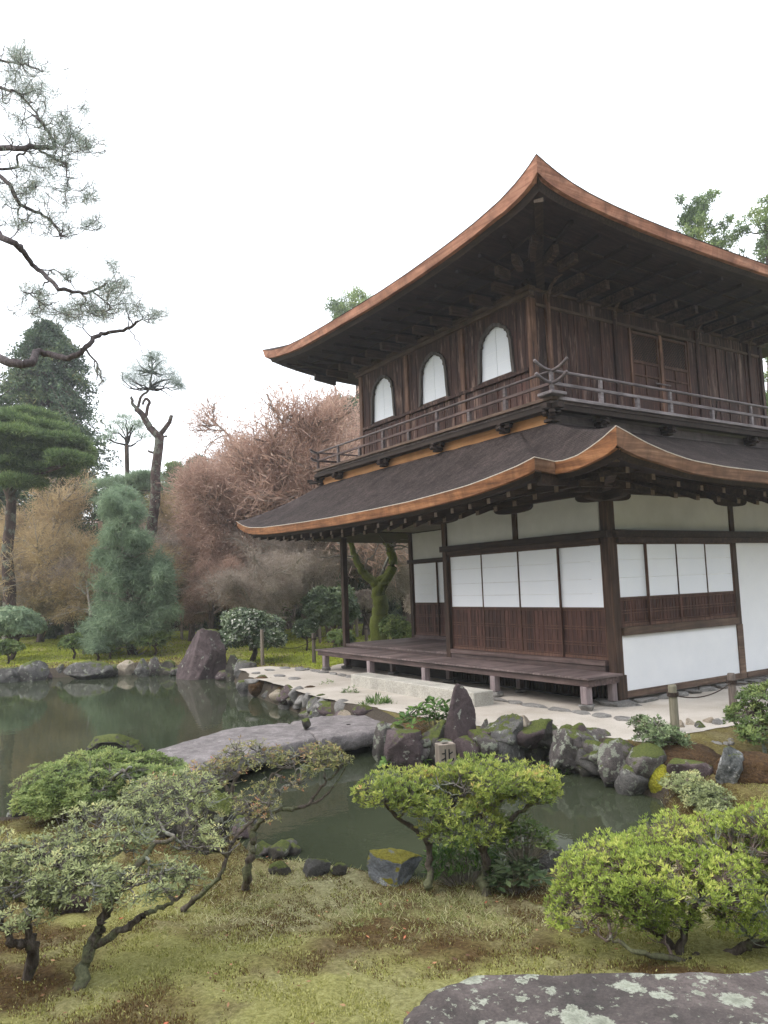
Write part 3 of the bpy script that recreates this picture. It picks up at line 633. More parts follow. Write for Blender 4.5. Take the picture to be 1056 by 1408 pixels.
# latticed doors
for (y0, y1) in ((3.36, 4.22), (4.32, 5.17)):
    f = MB(); 
    for a0, a1, z0, z1 in ((y0, y0+.05, 5.05, 7.10), (y1-.05, y1, 5.05, 7.10), (y0+.05, y1-.05, 7.04, 7.10), (y0+.05, y1-.05, 6.44, 6.50), (y0+.05, y1-.05, 5.05, 5.15), (y0+.05, y1-.05, 5.75, 5.80), (y0+.05, y1-.05, 6.18, 6.22)): f.box(XU-.02, XU+.012, a0, a1, z0, z1, .6)
    f.box(XU-.02, XU+.010, (y0+y1)/2-.02, (y0+y1)/2+.02, 5.80, 6.18, .6); f.box(XU-.02, XU+.010, (y0+y1)/2-.02, (y0+y1)/2+.02, 6.221, 6.44, .6)
    dr = part('panelled_door', f, 'stile', bevel=.004)
    part('door_panel', MB().box(XU-.022, XU-.012, y0+.05, y1-.05, 5.15, 6.44, .75), 'panel', dr)
    part('lattice_backing', MB().box(XU-.03, XU-.022, y0+.05, y1-.05, 6.50, 7.04), 'black', dr)
    lt = MB(); nn_ = 12; hh = .54; ww = y1-y0-.10
    for k in range(-nn_, nn_+1):
        for s_ in (1, -1):
            c = k*.075; t0 = max(0, -c/ .9 if False else 0)
            # line y = y0+.05 + c + t, z = 6.5 + t (or mirrored), clipped to the field
            ta, tb = max(0, -c), min(hh, ww-c)
            if tb-ta < .03: continue
            ya, yb_ = c+ta, c+tb
            if s_ < 0: ya, yb_ = ww-ya, ww-yb_
            lt.beam((XU-.008-.004*(s_ > 0), y0+.05+ya, 6.5+ta), (XU-.008-.004*(s_ > 0), y0+.05+yb_, 6.5+tb), .006, .010, .6)
    part('lattice', lt, 'stile', dr)
part('door_post', MB().box(XU-.03, XU+.035, 4.225, 4.315, 5.03, 7.12, .95), M['post_up'], bevel=.006)
part('door_jamb', MB().box(XU-.03, XU+.03, 3.305, 3.355, 5.03, 7.14, .6), M['post_up'], bevel=.005); part('door_jamb', MB().box(XU-.03, XU+.03, 5.175, 5.215, 5.03, 7.14, .6), M['post_up'], bevel=.005)
part('door_bolt', MB().box(XU+.036, XU+.055, 4.0, 4.5, 6.06, 6.09, .9), M['rail'], bevel=.003)
# back and left walls (seen only from elsewhere)
part('wall_board', MB().box(-7.90, -7.86, .70, YUE, 5.03, 7.4, .4), 'board'); part('wall_board', MB().box(-7.9, XU, YUE, YUE+.04, 5.03, 7.4, .4), 'board')
part('interior_ceiling', MB().box(-7.86, XU-.05, .70, YUE, 7.36, 7.40, .2), 'dark')

# ---- upper roof
upF = [(-9.68, 8.25), (-9.2, 8.11), (-8.7, 8.02), (-8.24, 7.955), (-7.49, 7.90), (-6.45, 7.87), (-5, 7.845), (-4.2, 7.84), (-3.26, 7.86), (-2.6, 7.89), (-1.96, 7.93), (-1.35, 7.985), (-.74, 8.075), (-.33, 8.19), (-.08, 8.30), (.1, 8.41)]
upR = [(-1.15, 8.41), (-.95, 8.325), (-.71, 8.24), (-.4, 8.16), (0, 8.09), (.5, 8.04), (1.14, 8.0), (1.92, 7.975), (2.9, 7.96), (3.8, 7.955), (4.85, 7.96), (6, 7.97), (7.3, 8.0), (8.4, 8.07), (9.2, 8.2), (9.8, 8.4)]
L2 = []
for x in np.linspace(-9.68, .1, 60): L2.append((x, -1.15, interp(upF, x)))
for y in np.linspace(-1.15, 9.8, 60)[1:]: L2.append((.1, y, interp(upR, y)))
for x in np.linspace(.1, -9.68, 30)[1:]: L2.append((x, 9.8, 7.85+.45*abs((x+4.8)/4.9)**4))
for y in np.linspace(9.8, -1.15, 40)[1:-1]: L2.append((-9.68, y, 7.85+.42*abs((y-4.3)/5.5)**4))
L2 = np.array(L2); apex = np.tile(np.array([[-4.85, 4.3, 9.75]]), (len(L2), 1)); 
I2 = apex+(L2-apex)*[.01, .01, 0]
I2[:, 2] = 9.75
rfU = ring_roof(L2, I2, 14, 1.25, 0, 0, 'upper_roof', '', '', 0, 0, 0)
hjU = np.maximum(sstep(-1.2, .1, L2[:, 0])*sstep(.3, -1.1, L2[:, 1]), .35*sstep(-8.5, -9.6, L2[:, 0]))
band(L2, 0, -.014, -.006, -.006, .01, 'roof_rim', rfU, ('dark', 'dark'))
band(L2, -.014, -.172, 0, .04, .10, 'eave_edge', rfU, ('fas_up', 'fas_upy'), hjU)
th = (1+.45*hjU)[:, None]; s1_ = shrink(L2, .12)+np.array([0, 0, 1])*-.170*th; s2_ = shrink(L2, .17)+np.array([0, 0, 1])*-.255*th
strip(s1_, s2_, 'eave_under_board', 'dark', rfU, True, .5)
s3_ = shrink(L2, .34)+np.array([0, 0, 1])*-.275*th
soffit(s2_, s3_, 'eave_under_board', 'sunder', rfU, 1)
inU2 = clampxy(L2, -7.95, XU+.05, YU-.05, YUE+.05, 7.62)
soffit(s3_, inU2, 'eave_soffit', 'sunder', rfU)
# battens under the boards running along the eave, and rafters across it
def zu(x): return float(interp(upF, x))
def lerp(a, b, t): return a+(b-a)*t
for t in (.30, .64):
    Q_ = (s3_*(1-t)+inU2*t)-np.array([0, 0, .03]); idx = list(range(0, 119, 3))
    part('soffit_batten', MB().tube(Q_[idx], .022, 4), 'dark')
for k, x in enumerate(np.arange(-9.1, -.35, .62)):
    xi = min(max(x, -7.9), XU); o_ = np.array((x, -.80, zu(x)-.30)); i_ = np.array((xi if k % 1 else x, YU-.02, 7.60))
    if x > XU: i_ = np.array((lerp(x, XU, .5), lerp(-.8, YU, .55), lerp(o_[2], 7.6, .55)))
    m_ = o_*.42+i_*.58
    part('rafter', MB().beam(o_+[0, 0, -.03], i_+[0, 0, -.03], .06, .06, .15), 'sunder')
    part('rafter', MB().beam(m_+[0, 0, -.135], i_+[0, 0, -.13], .10, .17, .95), 'rafter', bevel=.006)  # paler tone paints outside light on the inner rafters' sides
for k, y in enumerate(np.arange(-.75, 9.3, .66)):
    ze = float(interp(upR, y)); o_ = np.array((-.25, y, ze-.30)); i_ = np.array((XU+.02, y, 7.60))
    if y < YU: i_ = np.array((lerp(-.25, XU, .55), lerp(y, YU, .5), lerp(o_[2], 7.6, .55)))
    m_ = o_*.42+i_*.58
    part('rafter', MB().beam(o_+[0, 0, -.03], i_+[0, 0, -.03], .06, .06, .15), 'sunder')
    part('rafter', MB().beam(m_+[0, 0, -.135], i_+[0, 0, -.13], .10, .17, .95), 'rafter', bevel=.006)  # same painted light tone on the right-hand inner rafters
hr = part('hip_rafter', MB().beam((-.16, -.89, 7.93), (XU, YU+.3, 7.63), .13, .17, .7), 'dark', bevel=.006)
part('hip_rafter_end', MB().obox((-.155, -.895, 7.935), (.05, .05, 0), (.006, -.006, 0), (0, 0, .09)), 'cut', hr)
part('hip_rafter', MB().beam((-.82, -.28, 7.70), (XU, YU+.3, 7.52), .15, .14, .6), 'dark', bevel=.006)
part('hip_rafter', MB().beam((-9.3, -.80, 7.86), (-7.9, .62, 7.58), .13, .17, .5), 'dark', bevel=.006)
def armx(y):                              # curved bracket arms on the posts of the right wall
    part('bracket_arm', MB().tube([(XU+.02, y, 7.25), (XU+.05, y, 7.42), (XU+.14, y, 7.55), (XU+.3, y, 7.64), (XU+.42, y, 7.66)], [.04, .035, .035, .03, .03], 5), 'trimy')
for y in (1.07, 2.90, 5.55, 7.50): armx(y)

# ================================================================== the garden
WL = -.05                                  # water level
px = [(-420, 960), (-200, 946), (0, 937), (60, 933), (130, 929), (200, 924), (270, 931), (318, 934), (338, 952), (385, 970), (430, 988), (480, 1006), (520, 1030), (545, 1052),
      (620, 1058), (700, 1052), (760, 1047), (820, 1066), (865, 1088), (905, 1100), (912, 1128), (850, 1152), (790, 1172), (700, 1206), (600, 1212), (540, 1204), (480, 1192),
      (420, 1186), (365, 1184), (335, 1152), (305, 1108), (262, 1074), (190, 1062), (110, 1066), (50, 1100), (10, 1124), (-60, 1140), (-250, 1170), (-500, 1150)]
POND = np.array([GZ(u, v, WL)[:2] for u, v in px])
pxs = [(330, 920), (372, 916), (440, 921), (480, 905), (560, 893), (640, 880), (1056, 880), (1500, 900), (1500, 985), (1056, 990), (1000, 1000), (940, 1010), (885, 1021), (800, 1010), (735, 1001), (660, 999), (610, 990), (560, 984), (520, 974), (470, 966), (425, 955), (388, 942), (350, 934)]
SAND = np.array([GZ(u, v, .33)[:2] for u, v in pxs])
SAND = np.array([p if not (480 <= u <= 1056 and v < 906) else p for p, (u, v) in zip(SAND, pxs)])
# the court also runs under and behind the building
SAND = np.array(list(map(tuple, [GZ(u, v, .33)[:2] for u, v in pxs[:3]]))+[(-8.6, .2), (-8.6, 9.5), (3.5, 9.5), (3.2, 2.0)]+[tuple(GZ(u, v, .33)[:2]) for u, v in pxs[9:]])
def sdist(P, poly):                        # signed distance, negative inside
    P = np.asarray(P, float); d = np.full(len(P), 1e9); ins = np.zeros(len(P), bool); n = len(poly)
    for i in range(n):
        a, b = poly[i], poly[(i+1) % n]; e = b-a; w = P-a; t = np.clip((w @ e)/(e @ e), 0, 1)
        d = np.minimum(d, np.hypot(*(w-t[:, None]*e).T))
        c = ((a[1] <= P[:, 1]) & (b[1] > P[:, 1])) | ((b[1] <= P[:, 1]) & (a[1] > P[:, 1]))
        with np.errstate(divide='ignore', invalid='ignore'): xi = a[0]+(P[:, 1]-a[1])*(b[0]-a[0])/(b[1]-a[1])
        ins ^= c & (P[:, 0] < xi)
    return np.where(ins, -d, d)
def H(x, y, rough=True):
    x = np.atleast_1d(np.asarray(x, float)); y = np.atleast_1d(np.asarray(y, float)); P = np.stack([x, y], 1); P3_ = np.stack([x, y, 0*x], 1)
    a, b = toab(x, y)
    dp = sdist(P, POND); ds = sdist(P, SAND)
    near = np.clip(.86-.155*b, .02, .50)
    far = .16+.010*np.clip(b-19, 0, 17)+1.0*sstep(38, 46, b)*0
    t = sstep(9, 15, b); h = near*(1-t)+far*t
    rb = sstep(2.2, 3.4, a)*sstep(6.0, 7.6, b)*(1-sstep(12, 14, b)); h = h*(1-rb)+rb*(.20+.08*sstep(3.5, 6, a))
    s_ = 1-sstep(0.0, .9, ds); h = h*(1-s_)+.326*s_
    bumps = (fnoise(P3_, .55, 11, 3)-.5)*.16*(1-s_)*np.clip(b/8, .25, 1)
    h = h+bumps*(1 if rough else 1)
    h = np.where(b > 40, h+(b-40)*.05*sstep(40, 60, b), h)
    bank = sstep(-.30, .14, dp); h = -.8+(h+.8)*bank
    return h
def H1(x, y): return float(H(x, y)[0])
def hit(u, v):                             # first point of the terrain behind pixel (u, v)
    d = fwd+rgt*((u-528)/F)+upv*((704-v)/F); t = np.linspace(2, 60, 1500); P = CAM+d*t[:, None]
    hh = H(P[:, 0], P[:, 1]); k = np.argmax(P[:, 2] < hh); return P[k] if P[k, 2] < hh[k] else P[-1]
def onground(u, b):                        # ground point in the column of pixel u (at the horizon) at distance b
    q = P3(u, 806, 1.0)-CAM; q = q/(q @ fh); P = CAM+q*b; P[2] = H1(P[0], P[1]); return P
# terrain sheet: a polar grid that is fine near the viewer
O = AB(0, -4); nr, nth = 620, 420
rr_ = np.exp(np.linspace(math.log(.5), math.log(420), nr)); thh = np.concatenate([np.linspace(-75, -38, 30)[:-1], np.linspace(-38, 38, nth-58), np.linspace(38, 75, 30)[1:]]); thh = np.radians(thh)
R_, T_ = np.meshgrid(rr_, thh, indexing='ij'); X_ = O[0]+R_*(np.sin(T_)*rh[0]+np.cos(T_)*fh[0]); Y_ = O[1]+R_*(np.sin(T_)*rh[1]+np.cos(T_)*fh[1])
xf, yf = X_.ravel(), Y_.ravel(); hf = H(xf, yf)
af, bf = toab(xf, yf); dpf = sdist(np.stack([xf, yf], 1), POND); dsf = sdist(np.stack([xf, yf], 1), SAND)
Pf = np.stack([xf, yf, 0*xf], 1)
tuft = (fnoise(Pf, 9, 21, 3)-.5)*.05*(bf < 12)*(dpf > .05)*(dsf > 0)+(vnoise(Pf, 26, 5)-.5)*.018*(bf < 9)*(dsf > 0)
hf = hf+tuft
nth2 = len(thh); ii, jj = np.meshgrid(np.arange(nr-1), np.arange(nth2-1), indexing='ij'); q0 = (ii*nth2+jj).ravel()
Qg = np.stack([q0, q0+1, q0+nth2+1, q0+nth2], 1)[:, ::-1]
# ground cover value: 0 bright moss, .5 straw grass, 1 brown moss
cov = fnoise(Pf, .42, 31, 4)
far_g = sstep(14, 20, bf)
brown_near = sstep(.50, .60, fnoise(Pf, .8, 77, 3))
m, n, p, out = base_mat('moss ground')
at = n.nodes.new('ShaderNodeAttribute'); at.attribute_name = 'v'
a2 = n.nodes.new('ShaderNodeAttribute'); a2.attribute_name = 'w'
t1 = tex(n, 38, 8, .75); t2 = tex(n, 3.0, 7, .7, dist=.4); t3 = tex(n, 140, 4, .7)
brn = ramp(n, t1.outputs['Fac'], [(.30, (.035, .022, .010)), (.5, (.12, .075, .032)), (.72, (.24, .165, .07))])
grn = ramp(n, t1.outputs['Fac'], [(.28, (.13, .125, .045)), (.5, (.34, .33, .115)), (.74, (.58, .56, .25))])
stw = ramp(n, t1.outputs['Fac'], [(.28, (.16, .15, .07)), (.5, (.36, .34, .18)), (.74, (.60, .58, .36))])
drt = ramp(n, t1.outputs['Fac'], [(.3, (.045, .036, .028)), (.7, (.13, .108, .085))])
md = n.nodes.new('ShaderNodeMath'); md.operation = 'MULTIPLY_ADD'; n.links.new(t2.outputs['Fac'], md.inputs[0]); md.inputs[1].default_value = .5; n.links.new(at.outputs['Fac'], md.inputs[2])
f1 = ramp(n, md.outputs[0], [(.52, 0), (.92, 1)]); c1 = mix(n, f1.outputs[0], grn.outputs[0], brn.outputs[0])
md2 = n.nodes.new('ShaderNodeMath'); md2.operation = 'MULTIPLY_ADD'; n.links.new(t2.outputs['Fac'], md2.inputs[0]); md2.inputs[1].default_value = .5; n.links.new(a2.outputs['Fac'], md2.inputs[2])
f0 = ramp(n, md.outputs[0], [(.02, 1), (.22, 0)]); brt = ramp(n, t1.outputs['Fac'], [(.3, (.14, .17, .015)), (.7, (.36, .42, .045))]); c1 = mix(n, f0.outputs[0], c1, brt.outputs[0])
f2 = ramp(n, md2.outputs[0], [(.48, 0), (.82, 1)]); c2 = mix(n, f2.outputs[0], c1, stw.outputs[0])
f3 = ramp(n, md2.outputs[0], [(.05, 1), (.16, 0)]); c3 = mix(n, f3.outputs[0], c2, drt.outputs[0])
n.links.new(c3, p.inputs['Base Color']); p.inputs['Roughness'].default_value = .95; p.inputs['Specular IOR Level'].default_value = .1
bump(n, t1.outputs['Fac'], p, 1.0, .05); M['ground'] = m
cov2 = fnoise(Pf, 1.9, 35, 4); v_attr = np.where(bf < 14, .05+.72*sstep(.36, .60, cov*.55+cov2*.45), -.45+.85*sstep(.48, .66, cov*.5+cov2*.5))     # 1 = brown
# brown moss mound on the right bank and the belt along the far shore
v_attr = np.where((af > 2.3) & (bf > 6) & (bf < 13), .56, v_attr)
belt = (bf > 16) & (dpf < 1.2+1.4*fnoise(Pf, .5, 3)) ; v_attr = np.where(belt, .50, v_attr)
v_attr = v_attr+(.62-v_attr)*(1-sstep(.1, .9, dpf+.5*(cov2-.5)))*(bf < 16)
leftb = (1-sstep(-1.0, .2, af))*sstep(4.3, 5.6, bf)*(bf < 8); v_attr = v_attr+(.55-v_attr)*leftb*sstep(.35, .55, cov2)
straw = sstep(-1.6, -.4, af)*(1-sstep(1.4, 2.2, af))*sstep(4.3, 5.0, bf)*(1-sstep(6.6, 7.2, bf))
w_attr = .20+.12*sstep(.4, .7, fnoise(Pf, 2.3, 61, 3))+.36*straw*sstep(.25, .6, fnoise(Pf, 1.4, 91, 3)); w_attr = np.where(bf > 14, .25, w_attr)
w_attr = np.where((bf > 37), -.2, w_attr); w_attr = np.where((dpf < .35) & (bf > 7.5), -.25, w_attr)
g = MB(); g.add(np.stack([xf, yf, hf], 1), Qg, a=v_attr)
gr = g.build('ground', M['ground'], smooth=True); tag(gr, kind='structure')
aw = gr.data.attributes.new('w', 'FLOAT', 'POINT'); aw.data.foreach_set('value', w_attr.astype(np.float32))
# water
m, n, p, out = base_mat('pond water'); p.inputs['Base Color'].default_value = (.050, .062, .040, 1); p.inputs['Roughness'].default_value = .02; p.inputs['IOR'].default_value = 1.33
t = tex(n, 5.5, 4, .55, (1, 1, 1)); t2 = tex(n, .5, 3, .5); bump(n, t.outputs['Fac'], p, .06, .02)
c = ramp(n, t2.outputs['Fac'], [(.3, (.026, .032, .019)), (.7, (.046, .054, .032))]); n.links.new(c.outputs[0], p.inputs['Base Color']); M['water'] = m
mb = MB(); cen = POND.mean(0); PX = np.array([cen+(q-cen)*1.0 for q in POND])
lo = POND.min(0)-2; hi = POND.max(0)+2
mb.add([(lo[0], lo[1], WL), (hi[0], lo[1], WL), (hi[0], hi[1], WL), (lo[0], hi[1], WL)], [(0, 1, 2, 3)]); tag(mb.build('pond_water', M['water']), kind='structure')
# sand court
m, n, p, out = base_mat('raked pale sand'); t = tex(n, 160, 6, .8); t2 = tex(n, 1.3, 5, .6); t3 = tex(n, 9, 4, .6, (1, .15, 1))
c = ramp(n, t.outputs['Fac'], [(.3, (.29, .255, .22)), (.5, (.44, .40, .355)), (.7, (.60, .56, .51))]); cc2 = ramp(n, t2.outputs['Fac'], [(.35, (.82, .80, .76)), (.65, (1.06, 1.06, 1.06))])
n.links.new(mix(n, 1, c.outputs[0], cc2.outputs[0], 'MULTIPLY'), p.inputs['Base Color']); p.inputs['Roughness'].default_value = .95
bump(n, mix(n, .5, t.outputs['Fac'], t3.outputs['Fac']), p, .6, .02); M['sand'] = m
import mathutils
SE = []
for i in range(len(SAND)):
    a_, b_ = SAND[i], SAND[(i+1) % len(SAND)]; m_ = max(2, int(np.linalg.norm(b_-a_)/.10)) if np.linalg.norm(b_-a_) < 6 else 2
    for t_ in np.arange(m_)/m_: q_ = a_+(b_-a_)*t_; SE.append(q_+(.10*(vnoise([[q_[0], q_[1], 0]], 3.3, 8)[0]-.5)+.05*(vnoise([[q_[0], q_[1], 0]], 11, 8)[0]-.5)))
SAND = np.array(SE)
tri = mathutils.geometry.tessellate_polygon([[Vector((q[0], q[1], 0)) for q in SAND]])
mb = MB(); mb.add([(q[0], q[1], .334) for q in SAND], T=[tuple(t_) for t_ in tri]); so_ = mb.build('sand_court', M['sand']); tag(so_, kind='structure')

# the unseen hillside added behind and beside the viewer to block low sky
m, n, p, out = base_mat('unseen hillside'); t = tex(n, .9, 9, .75); c = ramp(n, t.outputs['Fac'], [(.3, (.012, .022, .010)), (.5, (.035, .055, .022)), (.72, (.09, .11, .045))]); n.links.new(c.outputs[0], p.inputs['Base Color']); p.inputs['Roughness'].default_value = 1; bump(n, t.outputs['Fac'], p, 1, .8); M['hill'] = m
hr_ = np.linspace(0, 1, 40); ht_ = np.radians(np.linspace(72, 288, 90)); R1, T1 = np.meshgrid(hr_, ht_, indexing='ij'); rad = 17+R1*34; Xh = CAM[0]+rad*(np.sin(T1)*rh[0]+np.cos(T1)*fh[0]); Yh = CAM[1]+rad*(np.sin(T1)*rh[1]+np.cos(T1)*fh[1])
Vh = np.stack([Xh.ravel(), Yh.ravel(), (-.3+R1*24).ravel()], 1); Vh[:, 2] += (fnoise(Vh*[1, 1, 0], .22, 5, 4)-.5)*7*np.clip(R1.ravel()*4, 0, 1)
i_, j_ = np.meshgrid(np.arange(39), np.arange(89), indexing='ij'); q_ = (i_*90+j_).ravel(); tag(MB().add(Vh, np.stack([q_, q_+1, q_+91, q_+90], 1)).build('unseen_hillside', M['hill'], smooth=True), kind='structure')

# ------------------------------------------------------------------ rocks
def ico(sub):
    bm = bmesh.new(); bmesh.ops.create_icosphere(bm, subdivisions=sub, radius=1); V = np.array([v.co[:] for v in bm.verts]); T = np.array([[v.index for v in f.verts] for f in bm.faces]); bm.free(); return V, T
ICO = {k: ico(k) for k in (2, 3, 4, 5, 6)}
def rock_mesh(c, size, seed, sub=4, cuts=9, rough=.12, lean=(0, 0), top=None, taper=0, rz=0.):
    rng = np.random.default_rng(seed); V, T = ICO[sub]; V = V.copy()
    for k in range(cuts+6):               # chiselled faces
        nn = nrm(rng.normal(size=3)*[1, 1, .8]); d = rng.uniform(.52, .86); s_ = V @ nn; over = s_ > d; V[over] -= np.outer(s_[over]-d, nn)*.97
    V = V*(1+rough*2*(fnoise(V+seed, 1.7, seed, 3)-.5)[:, None]) + nrm(V)*((np.abs(fnoise(V+seed, 4.5, seed+9, 3)-.5)*-2+.3)*rough*.8+(fnoise(V+seed, 14, seed+2, 2)-.5)*rough*.35)[:, None]
    if top is not None: V[:, 2] = np.minimum(V[:, 2], top+(fnoise(V, 3, seed)-.5)*.08)
    if taper: k = 1-taper*np.clip((V[:, 2]+1)/2, 0, 1); V[:, 0] *= k; V[:, 1] *= k
    V[:, 0] += lean[0]*V[:, 2]; V[:, 1] += lean[1]*V[:, 2]
    V = V*np.array(size)/2; ca, sa = math.cos(rz), math.sin(rz); X = V[:, 0]*ca-V[:, 1]*sa; Y = V[:, 0]*sa+V[:, 1]*ca
    return np.stack([X, Y, V[:, 2]], 1)+np.array(c), T
RM = {
 'purple': rockmat('purple brown stone', [(.28, (.030, .022, .024)), (.5, (.085, .062, .064)), (.74, (.19, .145, .15))], 2.6, .25, (.36, .36, .31), .35),
 'grey': rockmat('grey garden stone', [(.28, (.035, .034, .032)), (.5, (.105, .10, .096)), (.74, (.25, .24, .23))], 4, .45, (.36, .37, .32), .45),
 'dark': rockmat('dark mossy stone', [(.28, (.018, .017, .014)), (.5, (.055, .050, .042)), (.74, (.14, .125, .11))], 4, .35, (.30, .33, .24), .8),
 'pale': rockmat('pale warm stone', [(.28, (.16, .13, .10)), (.5, (.32, .27, .21)), (.74, (.52, .46, .38))], 3, .1, (.5, .5, .42), .1),
 'lichen': rockmat('lichen crusted stone', [(.28, (.035, .032, .030)), (.5, (.105, .092, .088)), (.74, (.24, .21, .20))], 4, .75, (.34, .36, .29), .45),
 'striped': rockmat('white streaked stone', [(.36, (.03, .035, .035)), (.48, (.16, .165, .165)), (.58, (.52, .52, .53))], 3.2, .2, (.5, .5, .5), .1),
 'blue': rockmat('blue grey stone', [(.28, (.08, .09, .10)), (.5, (.20, .215, .24)), (.74, (.36, .38, .41))], 4, .2, (.5, .52, .5), .75, mcol=((.10, .09, .01), (.30, .27, .035))),
}
def frontmat():
    m, n, p, out = base_mat('foreground stone'); t = tex(n, 2.6, 10, .72, dist=.6); c = ramp(n, t.outputs['Fac'], [(.30, (.040, .034, .031)), (.50, (.105, .085, .080)), (.75, (.22, .18, .17))])
    fine = tex(n, 70, 6, .75); fr = ramp(n, fine.outputs['Fac'], [(.3, .55), (.7, 1.4)]); col = mix(n, .85, c.outputs[0], fr.outputs[0], 'MULTIPLY')
    wob = tex(n, 17, 8, .75); tc = n.nodes.new('ShaderNodeTexCoord')
    for sc_, lo_, hi_, off in ((4.2, .235, .25, 0), (9.5, .22, .24, 5), (22, .23, .25, 9)):
        va = n.nodes.new('ShaderNodeVectorMath'); va.operation = 'MULTIPLY_ADD'; va.inputs[1].default_value = (.13, .13, .13); n.links.new(wob.outputs['Color'], va.inputs[0]); n.links.new(tc.outputs['Object'], va.inputs[2])
        mp = n.nodes.new('ShaderNodeMapping'); mp.inputs['Location'].default_value = (off, off, off); n.links.new(va.outputs[0], mp.inputs[0])
        vo = n.nodes.new('ShaderNodeTexVoronoi'); vo.inputs['Scale'].default_value = sc_; n.links.new(mp.outputs[0], vo.inputs['Vector'])
        big = tex(n, 1.4, 3, .5, off=(off+2, 1, 3)); md = n.nodes.new('ShaderNodeMath'); md.operation = 'MULTIPLY_ADD'; n.links.new(big.outputs['Fac'], md.inputs[0]); md.inputs[1].default_value = -.9; n.links.new(vo.outputs['Distance'], md.inputs[2])
        f = ramp(n, md.outputs[0], [(max(0, lo_-.235+.0), 1), (max(.01, hi_-.235+.02), 0)]); md.inputs[1].default_value = (-.44 if sc_ < 5 else (-.43 if sc_ < 12 else -.36))
        ring = ramp(n, vo.outputs['Distance'], [(.0, (.20, .21, .165)), (.12, (.30, .32, .25)), (.24, (.42, .44, .36))]); spk = mix(n, .8, ring.outputs[0], fr.outputs[0], 'MULTIPLY'); col = mix(n, f.outputs[0], col, spk)
    n.links.new(col, p.inputs['Base Color']); p.inputs['Roughness'].default_value = .85; bump(n, mix(n, .5, t.outputs['Fac'], fine.outputs['Fac']), p, 1, .04); return m
RM['front'] = frontmat()
def rock(u, v, w, h, style, label, dep=None, z=None, seed=None, sub=4, depth=.8, **kw):
    """a rock whose foot centre is seen at (u,v); w,h in photo pixels"""
    P = GZ(u, v, z) if z is not None else hit(u, v)
    d = (P-CAM) @ fwd; W_ = w*d/F; Hh = h*d/F; seed = seed or int(u*7+v*3) % 9973
    sink = .35; Z = Hh*(1+sink); c = P+np.array([0, 0, Hh-Z/2])+fh*W_*depth*.35
    V, T = rock_mesh((0, 0, 0), (W_*1.12, W_*depth, Z*1.08), seed, sub, rz=0, **kw)
    ang = math.atan2(rh[1], rh[0]); ca, sa = math.cos(ang), math.sin(ang); V = np.stack([V[:, 0]*ca-V[:, 1]*sa, V[:, 0]*sa+V[:, 1]*ca, V[:, 2]], 1)+c
    mb = MB(); mb.add(V, T=T); o = mb.build('rock', RM[style], smooth=True); tag(o, label, 'rock', 'rocks along the pond banks'); return o, P
